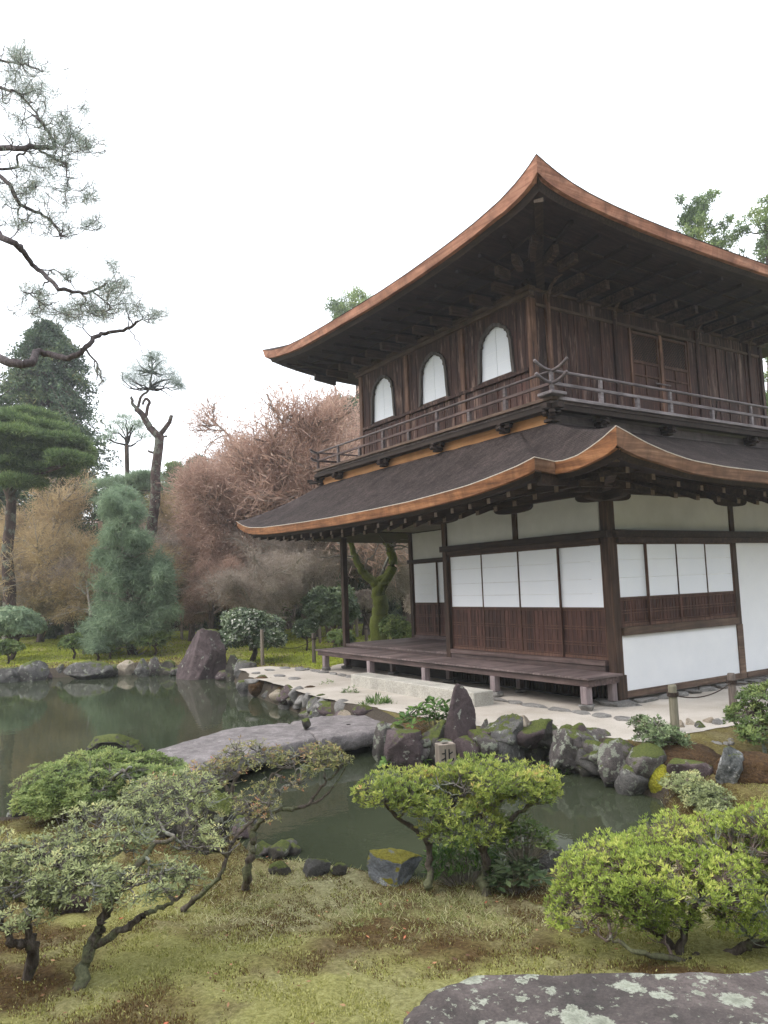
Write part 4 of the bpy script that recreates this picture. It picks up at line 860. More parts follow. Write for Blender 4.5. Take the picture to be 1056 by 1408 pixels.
L_ = [
 # far shore, left to right
 (6, 938, 40, 24, 'grey', 'low grey rock cut by the left edge of the photo, on the far shore', {}),
 (43, 936, 40, 26, 'grey', 'rounded pale grey rock second from the left on the far shore', {}),
 (80, 930, 18, 18, 'grey', 'small upright grey stone between two wider rocks on the far shore', {}),
 (114, 934, 62, 22, 'grey', 'long flat grey rock on the far shore left of the weeping pine', {}),
 (150, 930, 20, 16, 'dark', 'small dark mossy stone right of the long flat shore rock', {}),
 (168, 928, 30, 20, 'pale', 'reddish brown low stone on the far shore below the weeping pine', {}),
 (193, 930, 20, 24, 'grey', 'upright grey stone on the far shore, left one of a close pair', {}),
 (210, 928, 20, 24, 'lichen', 'upright lichen spotted stone on the far shore, right one of a close pair', {}),
 (230, 927, 20, 18, 'dark', 'small dark stone just left of the great boulder', {}),
 (278, 934, 90, 74, 'purple', 'great pointed reddish boulder standing on the far shore', dict(sub=5, taper=.36, lean=(.14, 0), cuts=10, seed=15)),
 (321, 936, 24, 34, 'dark', 'narrow mossy stone at the right foot of the great boulder', {}),
 (338, 940, 34, 36, 'grey', 'rounded grey lichened rock left of the sand court corner', {}),
 (336, 956, 30, 21, 'grey', 'smooth grey rock at the water below the rounded lichened rock', {}),
 (352, 946, 20, 12, 'dark', 'flat dark stone beside the brown moss hump at the court corner', {}),
 (369, 957, 25, 25, 'pale', 'pointed cream coloured stone in the row below the sand court', dict(taper=.4)),
 (388, 955, 26, 15, 'dark', 'dark low stone behind the cream pointed stone', {}),
 (402, 958, 40, 24, 'pale', 'leaning pale yellow stone in the row below the sand court', dict(lean=(-.3, 0))),
 (398, 974, 34, 14, 'grey', 'flat whitish stone at the waterline below the leaning yellow stone', {}),
 (422, 972, 28, 18, 'dark', 'mossy stone in the row below the sand court, left of the big flat one', {}),
 (455, 974, 48, 26, 'pale', 'broad flat pale pink stone with small plants growing behind it', {}),
 (440, 990, 36, 18, 'grey', 'grey stone at the waterline before the broad pale pink stone', {}),
 (478, 990, 34, 18, 'lichen', 'lichened stone between the pale pink stone and the bridge', {}),
 (500, 985, 30, 14, 'purple', 'low purple stone under the grass tuft at the bridge end', {}),
 # right of the bridge
 (560, 1058, 78, 62, 'purple', 'large purple rock at the right abutment of the stone bridge', dict(sub=5, seed=27, top=.62)),
 (528, 1048, 36, 50, 'lichen', 'rock crusted with pale green lichen at the bridge abutment', dict(taper=.2)),
 (602, 1054, 56, 60, 'dark', 'dark mossy rock under the leafy plant beside the pointed stone', {}),
 (637, 1052, 74, 100, 'purple', 'tall pointed dark stone standing at the pond edge', dict(sub=5, taper=.46, lean=(.04, 0), cuts=5, seed=33)),
 (668, 1050, 34, 56, 'lichen', 'narrow lichened stone right of the tall pointed stone', {}),
 (700, 1056, 78, 66, 'grey', 'broad grey and black rock with white patches at the waterline', dict(sub=5, seed=41)),
 (722, 1010, 34, 24, 'pale', 'pinkish round stone resting on the brown moss edge', dict(z=.28)),
 (742, 1050, 44, 44, 'dark', 'dark rock between the white patched rock and the big sloping rock', {}),
 (752, 1022, 16, 14, 'purple', 'small smooth violet stone on top of the bank', dict(z=.2)),
 (806, 1066, 128, 66, 'lichen', 'big sloping rock with mottled lichen above the right pond arm', dict(sub=5, seed=52, lean=(.1, 0))),
 (852, 1082, 54, 58, 'lichen', 'steep lichened rock at the right end of the big sloping rock', {}),
 (868, 1040, 22, 14, 'grey', 'small grey stone by the sand edge left of the leaning bush', dict(z=.25)),
 (888, 1042, 24, 14, 'pale', 'small cream stone by the sand edge behind the leaning bush', dict(z=.25)),
 (884, 1100, 60, 38, 'dark', 'dark wet rock at the corner of the right pond arm', {}),
 (958, 1072, 62, 28, 'purple', 'low brown rock on the right bank left of the white streaked stone', {}),
 (1014, 1078, 46, 54, 'striped', 'upright white streaked stone on the right bank', dict(sub=5, cuts=12, top=.75)),
 (1046, 1136, 44, 22, 'blue', 'pale blue grey rock cut by the right edge of the photo', {}),
 # near shore
 (386, 1204, 34, 16, 'dark', 'small moss covered stone on the near shore left of the white veined stone', {}),
 (434, 1206, 46, 24, 'grey', 'grey stone with yellow moss on the near shore', {}),
 (466, 1204, 24, 14, 'dark', 'little mossy stone between the grey and the blue near shore rocks', {}),
 (540, 1216, 102, 44, 'blue', 'blue grey rock topped with yellow moss on the near shore', dict(sub=5, seed=77, cuts=12)),
 (756, 1202, 52, 36, 'grey', 'grey green rock behind the middle azalea at the near shore', {}),
 (280, 1180, 78, 82, 'dark', 'dark rock under the left end of the stone bridge behind the twisted azalea', dict(sub=5)),
 (228, 1152, 60, 60, 'dark', 'dark mossy bank rock behind the left azalea crown', {}),
 (18, 1124, 26, 12, 'grey', 'small grey stone at the left edge of the near bank', {}),
 (90, 1262, 70, 40, 'purple', 'low flat stone lying beneath the left azalea branches', dict(depth=.5)),
]
for i, (u, v, w, h, st, lab, kw) in enumerate(L_):
    kw = dict(kw); lowshore = 'z' not in kw and (v > 1040 and v < 1100 and u > 500 and u < 900 or v < 995 and u < 500)
    z = kw.pop('z', None)
    if z is None and lowshore: z = WL+.02
    rock(u, v, w, h, st, lab, z=z, **kw)
o, _ = rock(152, 1040, 84, 26, 'dark', 'dark wet rock in the pond behind the green bush', z=WL, sub=5)
# foreground slab crusted with lichen at the bottom edge
c0 = AB(1.40, 3.02); V, T = rock_mesh((0, 0, 0), (2.95, 1.2, .95), 14, 6, cuts=8, rough=.10, top=.44)
ang = math.atan2(rh[1], rh[0])-.10; ca, sa = math.cos(ang), math.sin(ang); V = np.stack([V[:, 0]*ca-V[:, 1]*sa+c0[0], V[:, 0]*sa+V[:, 1]*ca+c0[1], V[:, 2]+.275], 1)
tag((lambda mb: (mb.add(V, T=T), mb.build('rock', RM['front'], smooth=True))[1])(MB()), 'large flat purple brown rock with pale lichen rings at the bottom edge', 'rock')
# small kerb stones
def smallrock(c, size, seed, style, label, group, cat='stone', name='kerb_stone', sub=3, top=None, rz=0.):
    V, T = rock_mesh(c, size, seed, sub, cuts=8, rough=.1, top=top, rz=rz); mb = MB(); mb.add(V, T=T); return tag(mb.build(name, RM[style], smooth=True), label, cat, group)
RM['kerb'] = rockmat('flat kerb stone', [(.28, (.10, .098, .092)), (.5, (.22, .21, .20)), (.74, (.36, .35, .33))], 5, .15, (.4, .4, .36), 0)
x = -8.6; k = 0
while x < 1.35:
    L = random.uniform(.28, .52); smallrock((x+L/2, -.98+random.uniform(-.03, .03)+(.02*max(0, x)**2), .335), (L*1.12, .20, .15), 300+k, 'kerb', 'thin grey kerb stone in the row before the veranda legs', 'kerb stones in front of the veranda', top=.45); x += L; k += 1
y = .15
while y < 8:
    L = random.uniform(.3, .6); smallrock((.11, y+L/2, .345), (.24, L*1.12, .17), 400+k, 'kerb', 'flat grey kerb stone at the foot of the white wall', 'kerb stones along the white wall', top=.45); y += L; k += 1
for i, u in enumerate(range(936, 1056, 13)):
    q = GZ(u, 1004-(u-936)*.13+random.uniform(-3, 3), .30); smallrock(q, (.19, .17, .22), 500+i, random.choice(['kerb', 'pale', 'grey']), 'small rounded stone edging the sand behind the rope fence posts', 'rounded stones edging the sand at the right')
for i in range(70):
    u, v = random.uniform(935, 1010), random.uniform(1008, 1024); q = GZ(u, v, .27); smallrock(q, (.09, .08, .06), 600+i, 'kerb', 'grey pebble in the gravel patch behind the leaning bush', 'pebbles of the gravel patch', 'pebble', 'pebble', sub=2)
for i, (u, v) in enumerate([(352, 926), (372, 922), (392, 919), (412, 922), (384, 930), (345, 936), (404, 934)]):
    q = GZ(u, v, .33); smallrock(q, (.42, .3, .14), 700+i, 'kerb', 'flat grey paving stone at the left corner of the sand court', 'paving stones at the court corner', top=.4)
for i, x in enumerate((-7.6, -5.7, -3.8, -1.9, .03)):
    smallrock((x, -.72, .385), (.30, .27, .16), 720+i, 'kerb', 'grey footing stone under a front veranda leg', 'footing stones under the veranda legs', name='footing_stone', top=.35)
    smallrock((x, -.17, .37), (.30, .27, .14), 740+i, 'kerb', 'grey footing stone under a rear veranda leg in the shade', 'rear footing stones under the veranda', name='footing_stone', top=.35)
smallrock((-.02, -.02, .355), (.85, .55, .16), 760, 'kerb', 'broad flat footing stone under the corner column', None, name='footing_stone', sub=4, top=.4)
# granite step before the veranda
sm = MB().box(-4.9, -1.30, -1.66, -1.27, .30, .545); tag(sm.build('stone_step', M['granite'], bevel=.012), 'long pale granite step block before the veranda', 'step')
# ------------------------------------------------------------------ stone bridge: two slabs over the pond
def slab(pts_top, zt, thick):
    """outline in photo pixels on the plane z = zt; a flat worn stone plank with broken edges"""
    P = np.array([GZ(u, v, zt) for u, v in pts_top]); n = len(P); cen = P.mean(0); rows = []
    for f_, dz in [(q, 0) for q in np.linspace(0.02, .9, 9)]+[(.955, -.004), (.985, -.02), (1.0, -.05), (1.005, -thick*.45), (.99, -thick*.8), (.95, -thick), (.5, -thick*1.02), (.02, -thick)]:
        rows.append([(cen[0]+(q[0]-cen[0])*f_, cen[1]+(q[1]-cen[1])*f_, zt+dz) for q in P])
    V = np.array(rows).reshape(-1, 3); V += nrm(V-cen)*((fnoise(V, 6, 4, 3)-.5)*.07)[:, None]; V[:, 2] += (fnoise(V, 2.5, 9, 3)-.5)*.035+(fnoise(V, 14, 5, 2)-.5)*.012
    m_ = len(rows); Q = [(r*n+i, (r+1)*n+i, (r+1)*n+(i+1) % n, r*n+(i+1) % n) for r in range(m_-1) for i in range(n)]
    mb = MB(); mb.add(V, Q); return mb.build('bridge_slab', RM['bridge'], BR, True)
RM['bridge'] = rockmat('bridge stone', [(.28, (.10, .090, .090)), (.5, (.21, .188, .188)), (.74, (.36, .325, .325))], 5, .22, (.42, .40, .38), 0)
BR = empty('stone_bridge', GZ(380, 1015, .2), 'flat stone slab bridge crossing the pond to the court', 'bridge')
def densify(pts, k=9):
    o_ = []
    for i in range(len(pts)):
        a, b = np.array(pts[i]), np.array(pts[(i+1) % len(pts)])
        for t in range(k): o_.append(tuple(a+(b-a)*t/k+np.array([random.uniform(-1, 1), random.uniform(-.6, .6)])))
    return o_
def bslab(pts, zt, th, seed): return slab(densify(pts), zt, th)
bslab([(197, 1037), (255, 1018), (318, 1000), (395, 992), (428, 1000), (436, 1014), (360, 1030), (300, 1050), (268, 1062), (232, 1056)], .25, .20, 1)
bslab([(398, 992), (440, 984), (500, 982), (545, 984), (560, 992), (530, 1003), (470, 1010), (440, 1016), (428, 1008)], .26, .22, 2)
q = GZ(421, 1001, .27); smallrock(q+[0, 0, .07], (.17, .17, .17), 801, 'dark', 'small rope tied round stone sitting on the bridge', None, name='barrier_stone', sub=4)

# ================================================================== plants
LM = {
 'azalea_y': leafmat('yellow green azalea leaves', [(0, (.09, .13, .035)), (.4, (.25, .33, .07)), (.75, (.45, .53, .12)), (1, (.62, .62, .18))], .4),
 'azalea_o': leafmat('olive azalea leaves', [(0, (.08, .12, .035)), (.4, (.22, .29, .07)), (.75, (.43, .48, .12)), (.93, (.56, .52, .16)), (1, (.54, .34, .14))], .4),
 'azalea_r': leafmat('reddish tipped azalea leaves', [(0, (.09, .10, .045)), (.4, (.19, .21, .085)), (.7, (.32, .30, .12)), (.88, (.38, .23, .12)), (1, (.40, .14, .08))], .3),
 'azalea_g': leafmat('grey green azalea leaves', [(0, (.12, .145, .07)), (.4, (.27, .31, .15)), (.75, (.45, .49, .24)), (1, (.60, .56, .26))], .4),
 'azalea_e': leafmat('green azalea leaves', [(0, (.07, .105, .04)), (.4, (.20, .27, .09)), (.75, (.36, .43, .16)), (1, (.50, .52, .20))], .4),
 'green': leafmat('fresh green leaves', [(0, (.025, .06, .015)), (.5, (.075, .15, .035)), (1, (.19, .30, .07))], .25),
 'camellia': leafmat('glossy dark green leaves', [(0, (.03, .055, .025)), (.5, (.085, .13, .055)), (1, (.22, .27, .13))], .15, .35, .5),
 'pale': leafmat('pale grey green leaves', [(0, (.07, .11, .05)), (.5, (.17, .23, .11)), (1, (.32, .38, .20))], .25),
 'flower': leafmat('white blossoms', [(0, (.55, .55, .45)), (1, (.85, .85, .78))], .2),
 'pine': leafmat('pine needles', [(0, (.04, .07, .028)), (.5, (.14, .21, .075)), (.85, (.30, .38, .13)), (1, (.40, .42, .16))], .3),
 'pine_b': leafmat('soft blue green pine needles', [(0, (.12, .17, .11)), (.5, (.25, .34, .22)), (1, (.44, .52, .33))], .45),
 'pine_glow': leafmat('glow paled pine needles', [(0, (.11, .15, .13)), (.6, (.24, .30, .24)), (1, (.45, .36, .28))], .55),  # needles paled in colour for the bright sky's glow
 'cedar': leafmat('dark cedar foliage', [(0, (.022, .042, .026)), (.5, (.065, .105, .058)), (.85, (.14, .19, .085)), (1, (.26, .24, .09))], .2),
 'bud': leafmat('reddish maple buds', [(0, (.28, .18, .14)), (.5, (.50, .34, .27)), (1, (.70, .53, .43))], .5),
 'bud_o': leafmat('orange brown maple buds', [(0, (.30, .22, .13)), (.5, (.50, .38, .22)), (1, (.68, .54, .32))], .5),
 'twig_g': leafmat('grey twig tips', [(0, (.22, .18, .15)), (.5, (.38, .32, .27)), (1, (.55, .48, .41))], .4),
 'ever': leafmat('evergreen leaves', [(0, (.018, .036, .014)), (.5, (.055, .090, .034)), (1, (.14, .19, .075))], .15),
 'evl': leafmat('light evergreen leaves', [(0, (.05, .085, .028)), (.5, (.13, .19, .06)), (1, (.30, .36, .12))], .3),
 'blade': leafmat('grass blades', [(0, (.11, .14, .04)), (.35, (.26, .30, .10)), (.65, (.50, .48, .24)), (1, (.74, .70, .48))], .4),
 'mossb': leafmat('moss tips', [(0, (.06, .036, .016)), (.35, (.16, .10, .04)), (.55, (.20, .205, .05)), (.8, (.38, .375, .12)), (1, (.54, .52, .22))], .35),
}
def barkmat(name, d, m_, l, moss=None, sc=16, st=(1, 1, .35)):
    m, n, p, out = base_mat(name); t = tex(n, sc, 8, .7, st, .4); c = ramp(n, t.outputs['Fac'], [(.3, d), (.5, m_), (.72, l)]); col = c.outputs[0]
    if moss:
        t2 = tex(n, 3.5, 6, .7, off=(4, 4, 4)); f = ramp(n, t2.outputs['Fac'], [(.60-moss[1]*.3, 0), (.66-moss[1]*.3, 1)]); t3 = tex(n, 50, 4, .6)
        mc = ramp(n, t3.outputs['Fac'], [(.3, tuple(q*.4 for q in moss[0])), (.7, moss[0])]); col = mix(n, f.outputs[0], col, mc.outputs[0])
    n.links.new(col, p.inputs['Base Color']); p.inputs['Roughness'].default_value = .9; p.inputs['Specular IOR Level'].default_value = .2
    bump(n, t.outputs['Fac'], p, .9, .03); return m
BM = {
 'grey': barkmat('grey branch bark', (.07, .06, .05), (.17, .15, .135), (.34, .32, .29), ((.36, .38, .32), .35), 30),
 'azalea': barkmat('azalea bark', (.09, .06, .05), (.21, .155, .135), (.38, .32, .28), ((.34, .37, .30), .30), 40),
 'limb': barkmat('dark lichened limb bark', (.035, .028, .022), (.10, .082, .066), (.22, .19, .165), ((.20, .21, .12), .30), 34),
 'mossy': barkmat('moss covered bark', (.018, .014, .010), (.05, .04, .03), (.12, .10, .08), ((.11, .13, .025), .85), 22),
 'brown': barkmat('brown trunk bark', (.025, .018, .014), (.07, .050, .040), (.16, .12, .10), None, 9, (1, 1, .3)),
 'pine': barkmat('plated pine bark', (.022, .015, .014), (.065, .042, .038), (.17, .12, .11), ((.20, .21, .17), .25), 7, (1, 1, .4)),
 'twig': barkmat('pale bare twigs', (.16, .14, .115), (.28, .245, .205), (.42, .38, .33), None, 14),
 'redtwig': barkmat('reddish bare twigs', (.13, .095, .075), (.25, .19, .155), (.40, .32, .27), None, 14),
 'pinetwig_glow': barkmat('glow paled pine bark', (.045, .036, .038), (.10, .082, .085), (.19, .16, .16), None, 24),  # bark lightened in colour for overexposed sky glow
 'dark': barkmat('dark branch bark', (.012, .010, .009), (.035, .028, .026), (.09, .075, .07), None, 20),
}
def clump(P, sc, seed, rnd=.5):            # light and dark clumps plus leaf to leaf spread
    c = fnoise(P, sc, seed, 2); c = np.clip((c-.5)*2.2+.5, 0, 1); return np.clip(c*(1-rnd)+RNG.random(len(P))*rnd, 0, 1)
def rosettes(mb, C, U, L, Wd, k, v, spread=.9, up=.5):
    """k leaves around each centre, opening round the direction U"""
    n = len(C); U = nrm(U); ref = RNG.normal(size=(n, 3)); X = nrm(np.cross(U, ref)); Y = np.cross(U, X)
    for j in range(k):
        an = 2*math.pi*j/k+RNG.uniform(-.4, .4, n); el = RNG.uniform(up-.35, up+.35, n)
        D = (np.cos(an)*np.cos(el))[:, None]*X+(np.sin(an)*np.cos(el))[:, None]*Y+np.sin(el)[:, None]*U
        N = U+RNG.normal(size=(n, 3))*.25
        s_ = RNG.uniform(.45, 1.2, n)
        mb.leaves(C+D*L*.06, D, L*s_, Wd*s_, np.clip(v+RNG.uniform(-.12, .12, n), 0, 1), N, .12)
def pad_points(c, r, n, shell=.62, low=-.35, ax=None):
    P = nrm(RNG.normal(size=(n*3, 3))); P = P[P[:, 2] > low][:n]; rad = shell+(1-shell)*RNG.random(len(P))**.6; P = P*rad[:, None]
    A_ = np.array([rh, fh, [0, 0, 1.]]) if ax is None else ax
    return np.array(c)+(P*np.array(r)) @ A_, nrm((P/np.array(r)) @ A_)
def connect(mb, nodes, targets, r0, r1, nseg=4, jit=.12, k=5):
    """curved twigs from the nearest node (below or beside) to every target; returns the mid nodes"""
    nodes = np.asarray(nodes, float); T = np.asarray(targets, float); d = T[:, None]-nodes[None]; dist = np.linalg.norm(d, axis=2)+np.maximum(0, -d[:, :, 2])*1.2
    S = nodes[dist.argmin(1)]; L = np.linalg.norm(T-S, axis=1)[:, None]; out = []; prev = S
    mid = (S+T)/2+RNG.normal(size=S.shape)*L*jit-np.array([0, 0, 1])*L*.10
    for i in range(1, nseg+1):
        t = i/nseg; q = S*(1-t)**2+mid*2*t*(1-t)+T*t*t+(RNG.normal(size=S.shape)*L*.03 if i < nseg else 0)
        mb.segs(prev, q, r0+(r1-r0)*(i-1)/nseg, r0+(r1-r0)*i/nseg, k); out.append(q); prev = q
    return np.concatenate(out)
def connect_tree(mb, nodes, targets, r0, r1, nseg=4, jit=.12, k=5, seed=5):
    """like connect, but every target may also branch off an earlier twig, so twigs fork instead of bursting from one point"""
    rng = np.random.default_rng(seed); nodes = np.asarray(nodes, float); T = np.asarray(targets, float)
    d0 = np.linalg.norm(T[:, None]-nodes[None], axis=2).min(1); order = np.argsort(d0+rng.random(len(T))*.03); pool = [q for q in nodes]; rad = [r0]*len(nodes); out = []; maxd = max(d0.max(), 1e-6)
    pl = np.array(pool); pr = np.array(rad)
    SA, SB, RA, RB = [], [], [], []
    for i in order:
        t = T[i]; d = t-pl; dist = np.linalg.norm(d, axis=1)+np.maximum(0, -d[:, 2])*.6; j = int(dist.argmin()); s_ = pl[j]; L = np.linalg.norm(t-s_)
        ra = min(pr[j]*.85, r0); rb = max(r1, ra*.62); mid = (s_+t)/2+rng.normal(size=3)*L*jit-np.array([0, 0, L*.08]); prev = s_; new = []
        for m in range(1, nseg+1):
            u = m/nseg; q = s_*(1-u)**2+mid*2*u*(1-u)+t*u*u+(rng.normal(size=3)*L*.035 if m < nseg else 0)
            SA.append(prev); SB.append(q); RA.append(ra+(rb-ra)*(m-1)/nseg); RB.append(ra+(rb-ra)*m/nseg); prev = q; new.append(q)
        pl = np.concatenate([pl, np.array(new[1:])]); pr = np.concatenate([pr, np.linspace(ra, rb, nseg)[1:]]); out += new
    mb.segs(np.array(SA), np.array(SB), np.array(RA), np.array(RB), k); return np.array(out)
def smooth_path(pts, sub=5, jit=0.):
    P = np.array(pts, float); n = len(P); out = []
    for i in range(n-1):
        p0, p1, p2, p3 = P[max(i-1, 0)], P[i], P[i+1], P[min(i+2, n-1)]
        for t in np.linspace(0, 1, sub, endpoint=False): out.append(.5*((2*p1)+(-p0+p2)*t+(2*p0-5*p1+4*p2-p3)*t*t+(-p0+3*p1-3*p2+p3)*t**3))
    out.append(P[-1]); out = np.array(out)
    if jit: out[1:-1] += RNG.normal(size=out[1:-1].shape)*jit
    return out
def shrub(name, label, cat, base, limbs, pads, leaf, bark, k=6, dens=900, second=60, L=.035, Wd=.013, tw=.004, up=.5, group=None, flower=None, shell=.55, low=-.35, limbmat=None, inner=.0, gapn=.40):
    """limbs: (points, r0, r1); pads: (centre, radii, weight). One thing: branches and foliage are its parts."""
    root = empty(name, base, label, cat, group); lb = MB(); nodes = []
    for pts, ra, rb in limbs:
        P = smooth_path(pts, 6, ra*.25); lb.tube(P, np.linspace(ra, rb, len(P))*(1+.15*np.sin(np.arange(len(P))*1.7)), 8); nodes.append(P[len(P)//4:])
    lb.build('trunk', limbmat or bark, root, True); nodes = np.concatenate(nodes); tb = MB(); fb_ = MB(); fl = MB()
    for c, r, w in pads:
        n2 = max(6, int(second*w)); s2, _ = pad_points(c, np.array(r)*.72, n2, .3, -.6); mid = connect_tree(tb, nodes, s2, tw*3.0, tw*1.15, 5, .16, 5)
        n3 = int(dens*w); P, N = pad_points(c, r, n3, shell, low); P = P+(fnoise(P, 7, 3)-.5)[:, None]*N*np.array(r).mean()*.5
        kp = fnoise(P, 5.5/max(.5, min(1, L/.04)), 17, 2) > gapn; P, N = P[kp], N[kp]
        sel = RNG.random(len(P)) < .8; allm = np.concatenate([mid, s2]); idx = RNG.choice(len(allm), min(700, len(allm)), False)
        connect(tb, allm[idx], P[sel], tw*.8, tw*.35, 3, .12, 3)
        U = nrm(N*.6+np.array([0, 0, .75])+RNG.normal(size=P.shape)*.28)
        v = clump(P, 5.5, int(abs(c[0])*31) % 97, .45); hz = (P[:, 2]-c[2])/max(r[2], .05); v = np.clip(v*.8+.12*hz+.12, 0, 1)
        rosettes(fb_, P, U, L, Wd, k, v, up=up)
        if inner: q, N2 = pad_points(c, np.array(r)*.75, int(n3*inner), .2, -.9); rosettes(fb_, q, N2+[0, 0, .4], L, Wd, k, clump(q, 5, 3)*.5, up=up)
        if flower: q, N2 = pad_points(c, np.array(r)*1.02, int(n3*flower), .85, low); rosettes(fl, q, N2, L*.6, L*.5, 5, RNG.random(len(q)), up=.3)
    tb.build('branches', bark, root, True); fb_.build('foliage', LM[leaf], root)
    if fl.n: fl.build('blossom', LM['flower'], root)
    return root
KS = 1.0
def PS(u, v, b): return P3(u, v, b*KS)
def pad(u, v, b, ru, rv, rb, w): return (PS(u, v, b), (ru*b*KS/F, rb, rv*b*KS/F), w)
# --- near shrubs -------------------------------------------------
# right azalea
KS = .86; B = hit(965, 1335)
shrub('azalea_shrub', 'big bright yellow green azalea at the right edge behind the lichen ringed rock', 'azalea', B, [
  ([B+[0, 0, -.1], PS(960, 1325, 4.55), PS(935, 1312, 4.6), PS(905, 1285, 4.65), PS(870, 1262, 4.7), PS(835, 1240, 4.75)], .035, .010),
  ([PS(955, 1322, 4.5), PS(990, 1320, 4.5), PS(1030, 1300, 4.5), PS(1075, 1290, 4.5), PS(1120, 1240, 4.6)], .034, .012),
  ([PS(935, 1312, 4.55), PS(950, 1260, 4.6), PS(985, 1215, 4.7), PS(1000, 1180, 4.8)], .024, .008),
  ([PS(905, 1285, 4.6), PS(895, 1240, 4.8), PS(880, 1190, 4.9)], .020, .008), ([PS(960, 1325, 4.5), PS(925, 1318, 4.4), PS(880, 1310, 4.35), PS(840, 1290, 4.4)], .022, .008)],
  [pad(850, 1215, 4.75, 92, 56, .38, .85), pad(965, 1185, 4.9, 118, 60, .40, 1.15), pad(1075, 1180, 4.8, 90, 72, .40, .8), pad(930, 1215, 4.5, 120, 44, .32, .85), pad(800, 1258, 4.7, 54, 36, .25, .34), pad(1040, 1268, 4.5, 60, 30, .25, .3), pad(900, 1262, 4.6, 60, 26, .2, .25), pad(1060, 1245, 4.5, 70, 44, .3, .45), pad(1130, 1200, 4.7, 80, 80, .4, .4)],
  'azalea_y', BM['azalea'], limbmat=BM['limb'], k=7, dens=2600, second=110, L=.026, Wd=.0072, tw=.0036, up=.85, shell=.5, low=-.25, gapn=.44)
# middle azalea with orange tips
KS = .87; B = hit(668, 1232)
shrub('azalea_shrub', 'middle azalea with orange tipped olive leaves on two thin trunks by the water', 'azalea', B, [
  ([B+[0, 0, -.1], PS(668, 1200, 6.1), PS(662, 1165, 6.1), PS(650, 1130, 6.1), PS(690, 1100, 6.15)], .042, .013),
  ([PS(662, 1170, 6.1), PS(690, 1140, 6.1), PS(725, 1110, 6.1), PS(750, 1090, 6.1)], .024, .008),
  ([PS(590, 1222, 6.1), PS(592, 1175, 6.3), PS(582, 1150, 6.3), PS(548, 1125, 6.3), PS(525, 1100, 6.3)], .030, .010),
  ([PS(585, 1150, 6.3), PS(610, 1120, 6.3), PS(640, 1090, 6.2)], .018, .008)],
  [pad(560, 1085, 6.3, 74, 26, .34, .85), pad(680, 1075, 6.2, 88, 28, .36, 1.0), pad(620, 1100, 6.2, 80, 38, .34, .9), pad(640, 1140, 6.1, 66, 40, .26, .6), pad(725, 1090, 6.1, 46, 30, .24, .4), pad(535, 1100, 6.3, 40, 26, .2, .25)],
  'azalea_o', BM['grey'], limbmat=BM['limb'], k=7, dens=1350, second=80, L=.034, Wd=.010, tw=.0042, up=.8, shell=.45, low=-.3, gapn=.43)
# leafy undergrowth round its trunks
def herb(name, label, cat, u, v, w, h, n, leaf, L, Wd, k=6, bd=None, group=None, up=.5):
    P0 = hit(u, v) if bd is None else P3(u, v, bd); d = (P0-CAM) @ fwd; W_, H_ = w*d/F/2, h*d/F
    root = empty(name, P0, label, cat, group); st = MB(); fo = MB()
    a_ = RNG.uniform(-1, 1, n); b_ = RNG.uniform(-1, 1, n); zz = RNG.uniform(.25, 1, n)*(1-.5*np.abs(a_))
    T = P0+a_[:, None]*W_*rh+b_[:, None]*W_*.6*fh+np.array([0, 0, 1])*(zz*H_)[:, None]; S = P0+(T-P0)*[.45, .45, 0]
    st.segs(S, (S+T)/2+RNG.normal(size=S.shape)*.01, .003, .0022, 3); st.segs((S+T)/2, T, .0022, .0015, 3)
    rosettes(fo, T, nrm((T-P0)*.6+[0, 0, .6]), L, Wd, k, clump(T, 6, 9, .6), up=up)
    st.build('stems', BM['twig'], root); fo.build('leaves', LM[leaf], root); return root
herb('leafy_plant', 'fresh green leafy plant at the feet of the middle azalea', 'plant', 640, 1215, 100, 62, 170, 'green', .075, .018, 7, up=.6)
herb('leafy_plant', 'dark broad leaved plant right of the middle azalea trunk', 'plant', 712, 1228, 70, 56, 46, 'camellia', .105, .040, 6, up=.15)
herb('leafy_plant', 'yellow green leaves hanging right of the middle azalea by the grey green rock', 'plant', 720, 1180, 80, 60, 120, 'evl', .065, .024, 6, bd=5.3, up=.3)
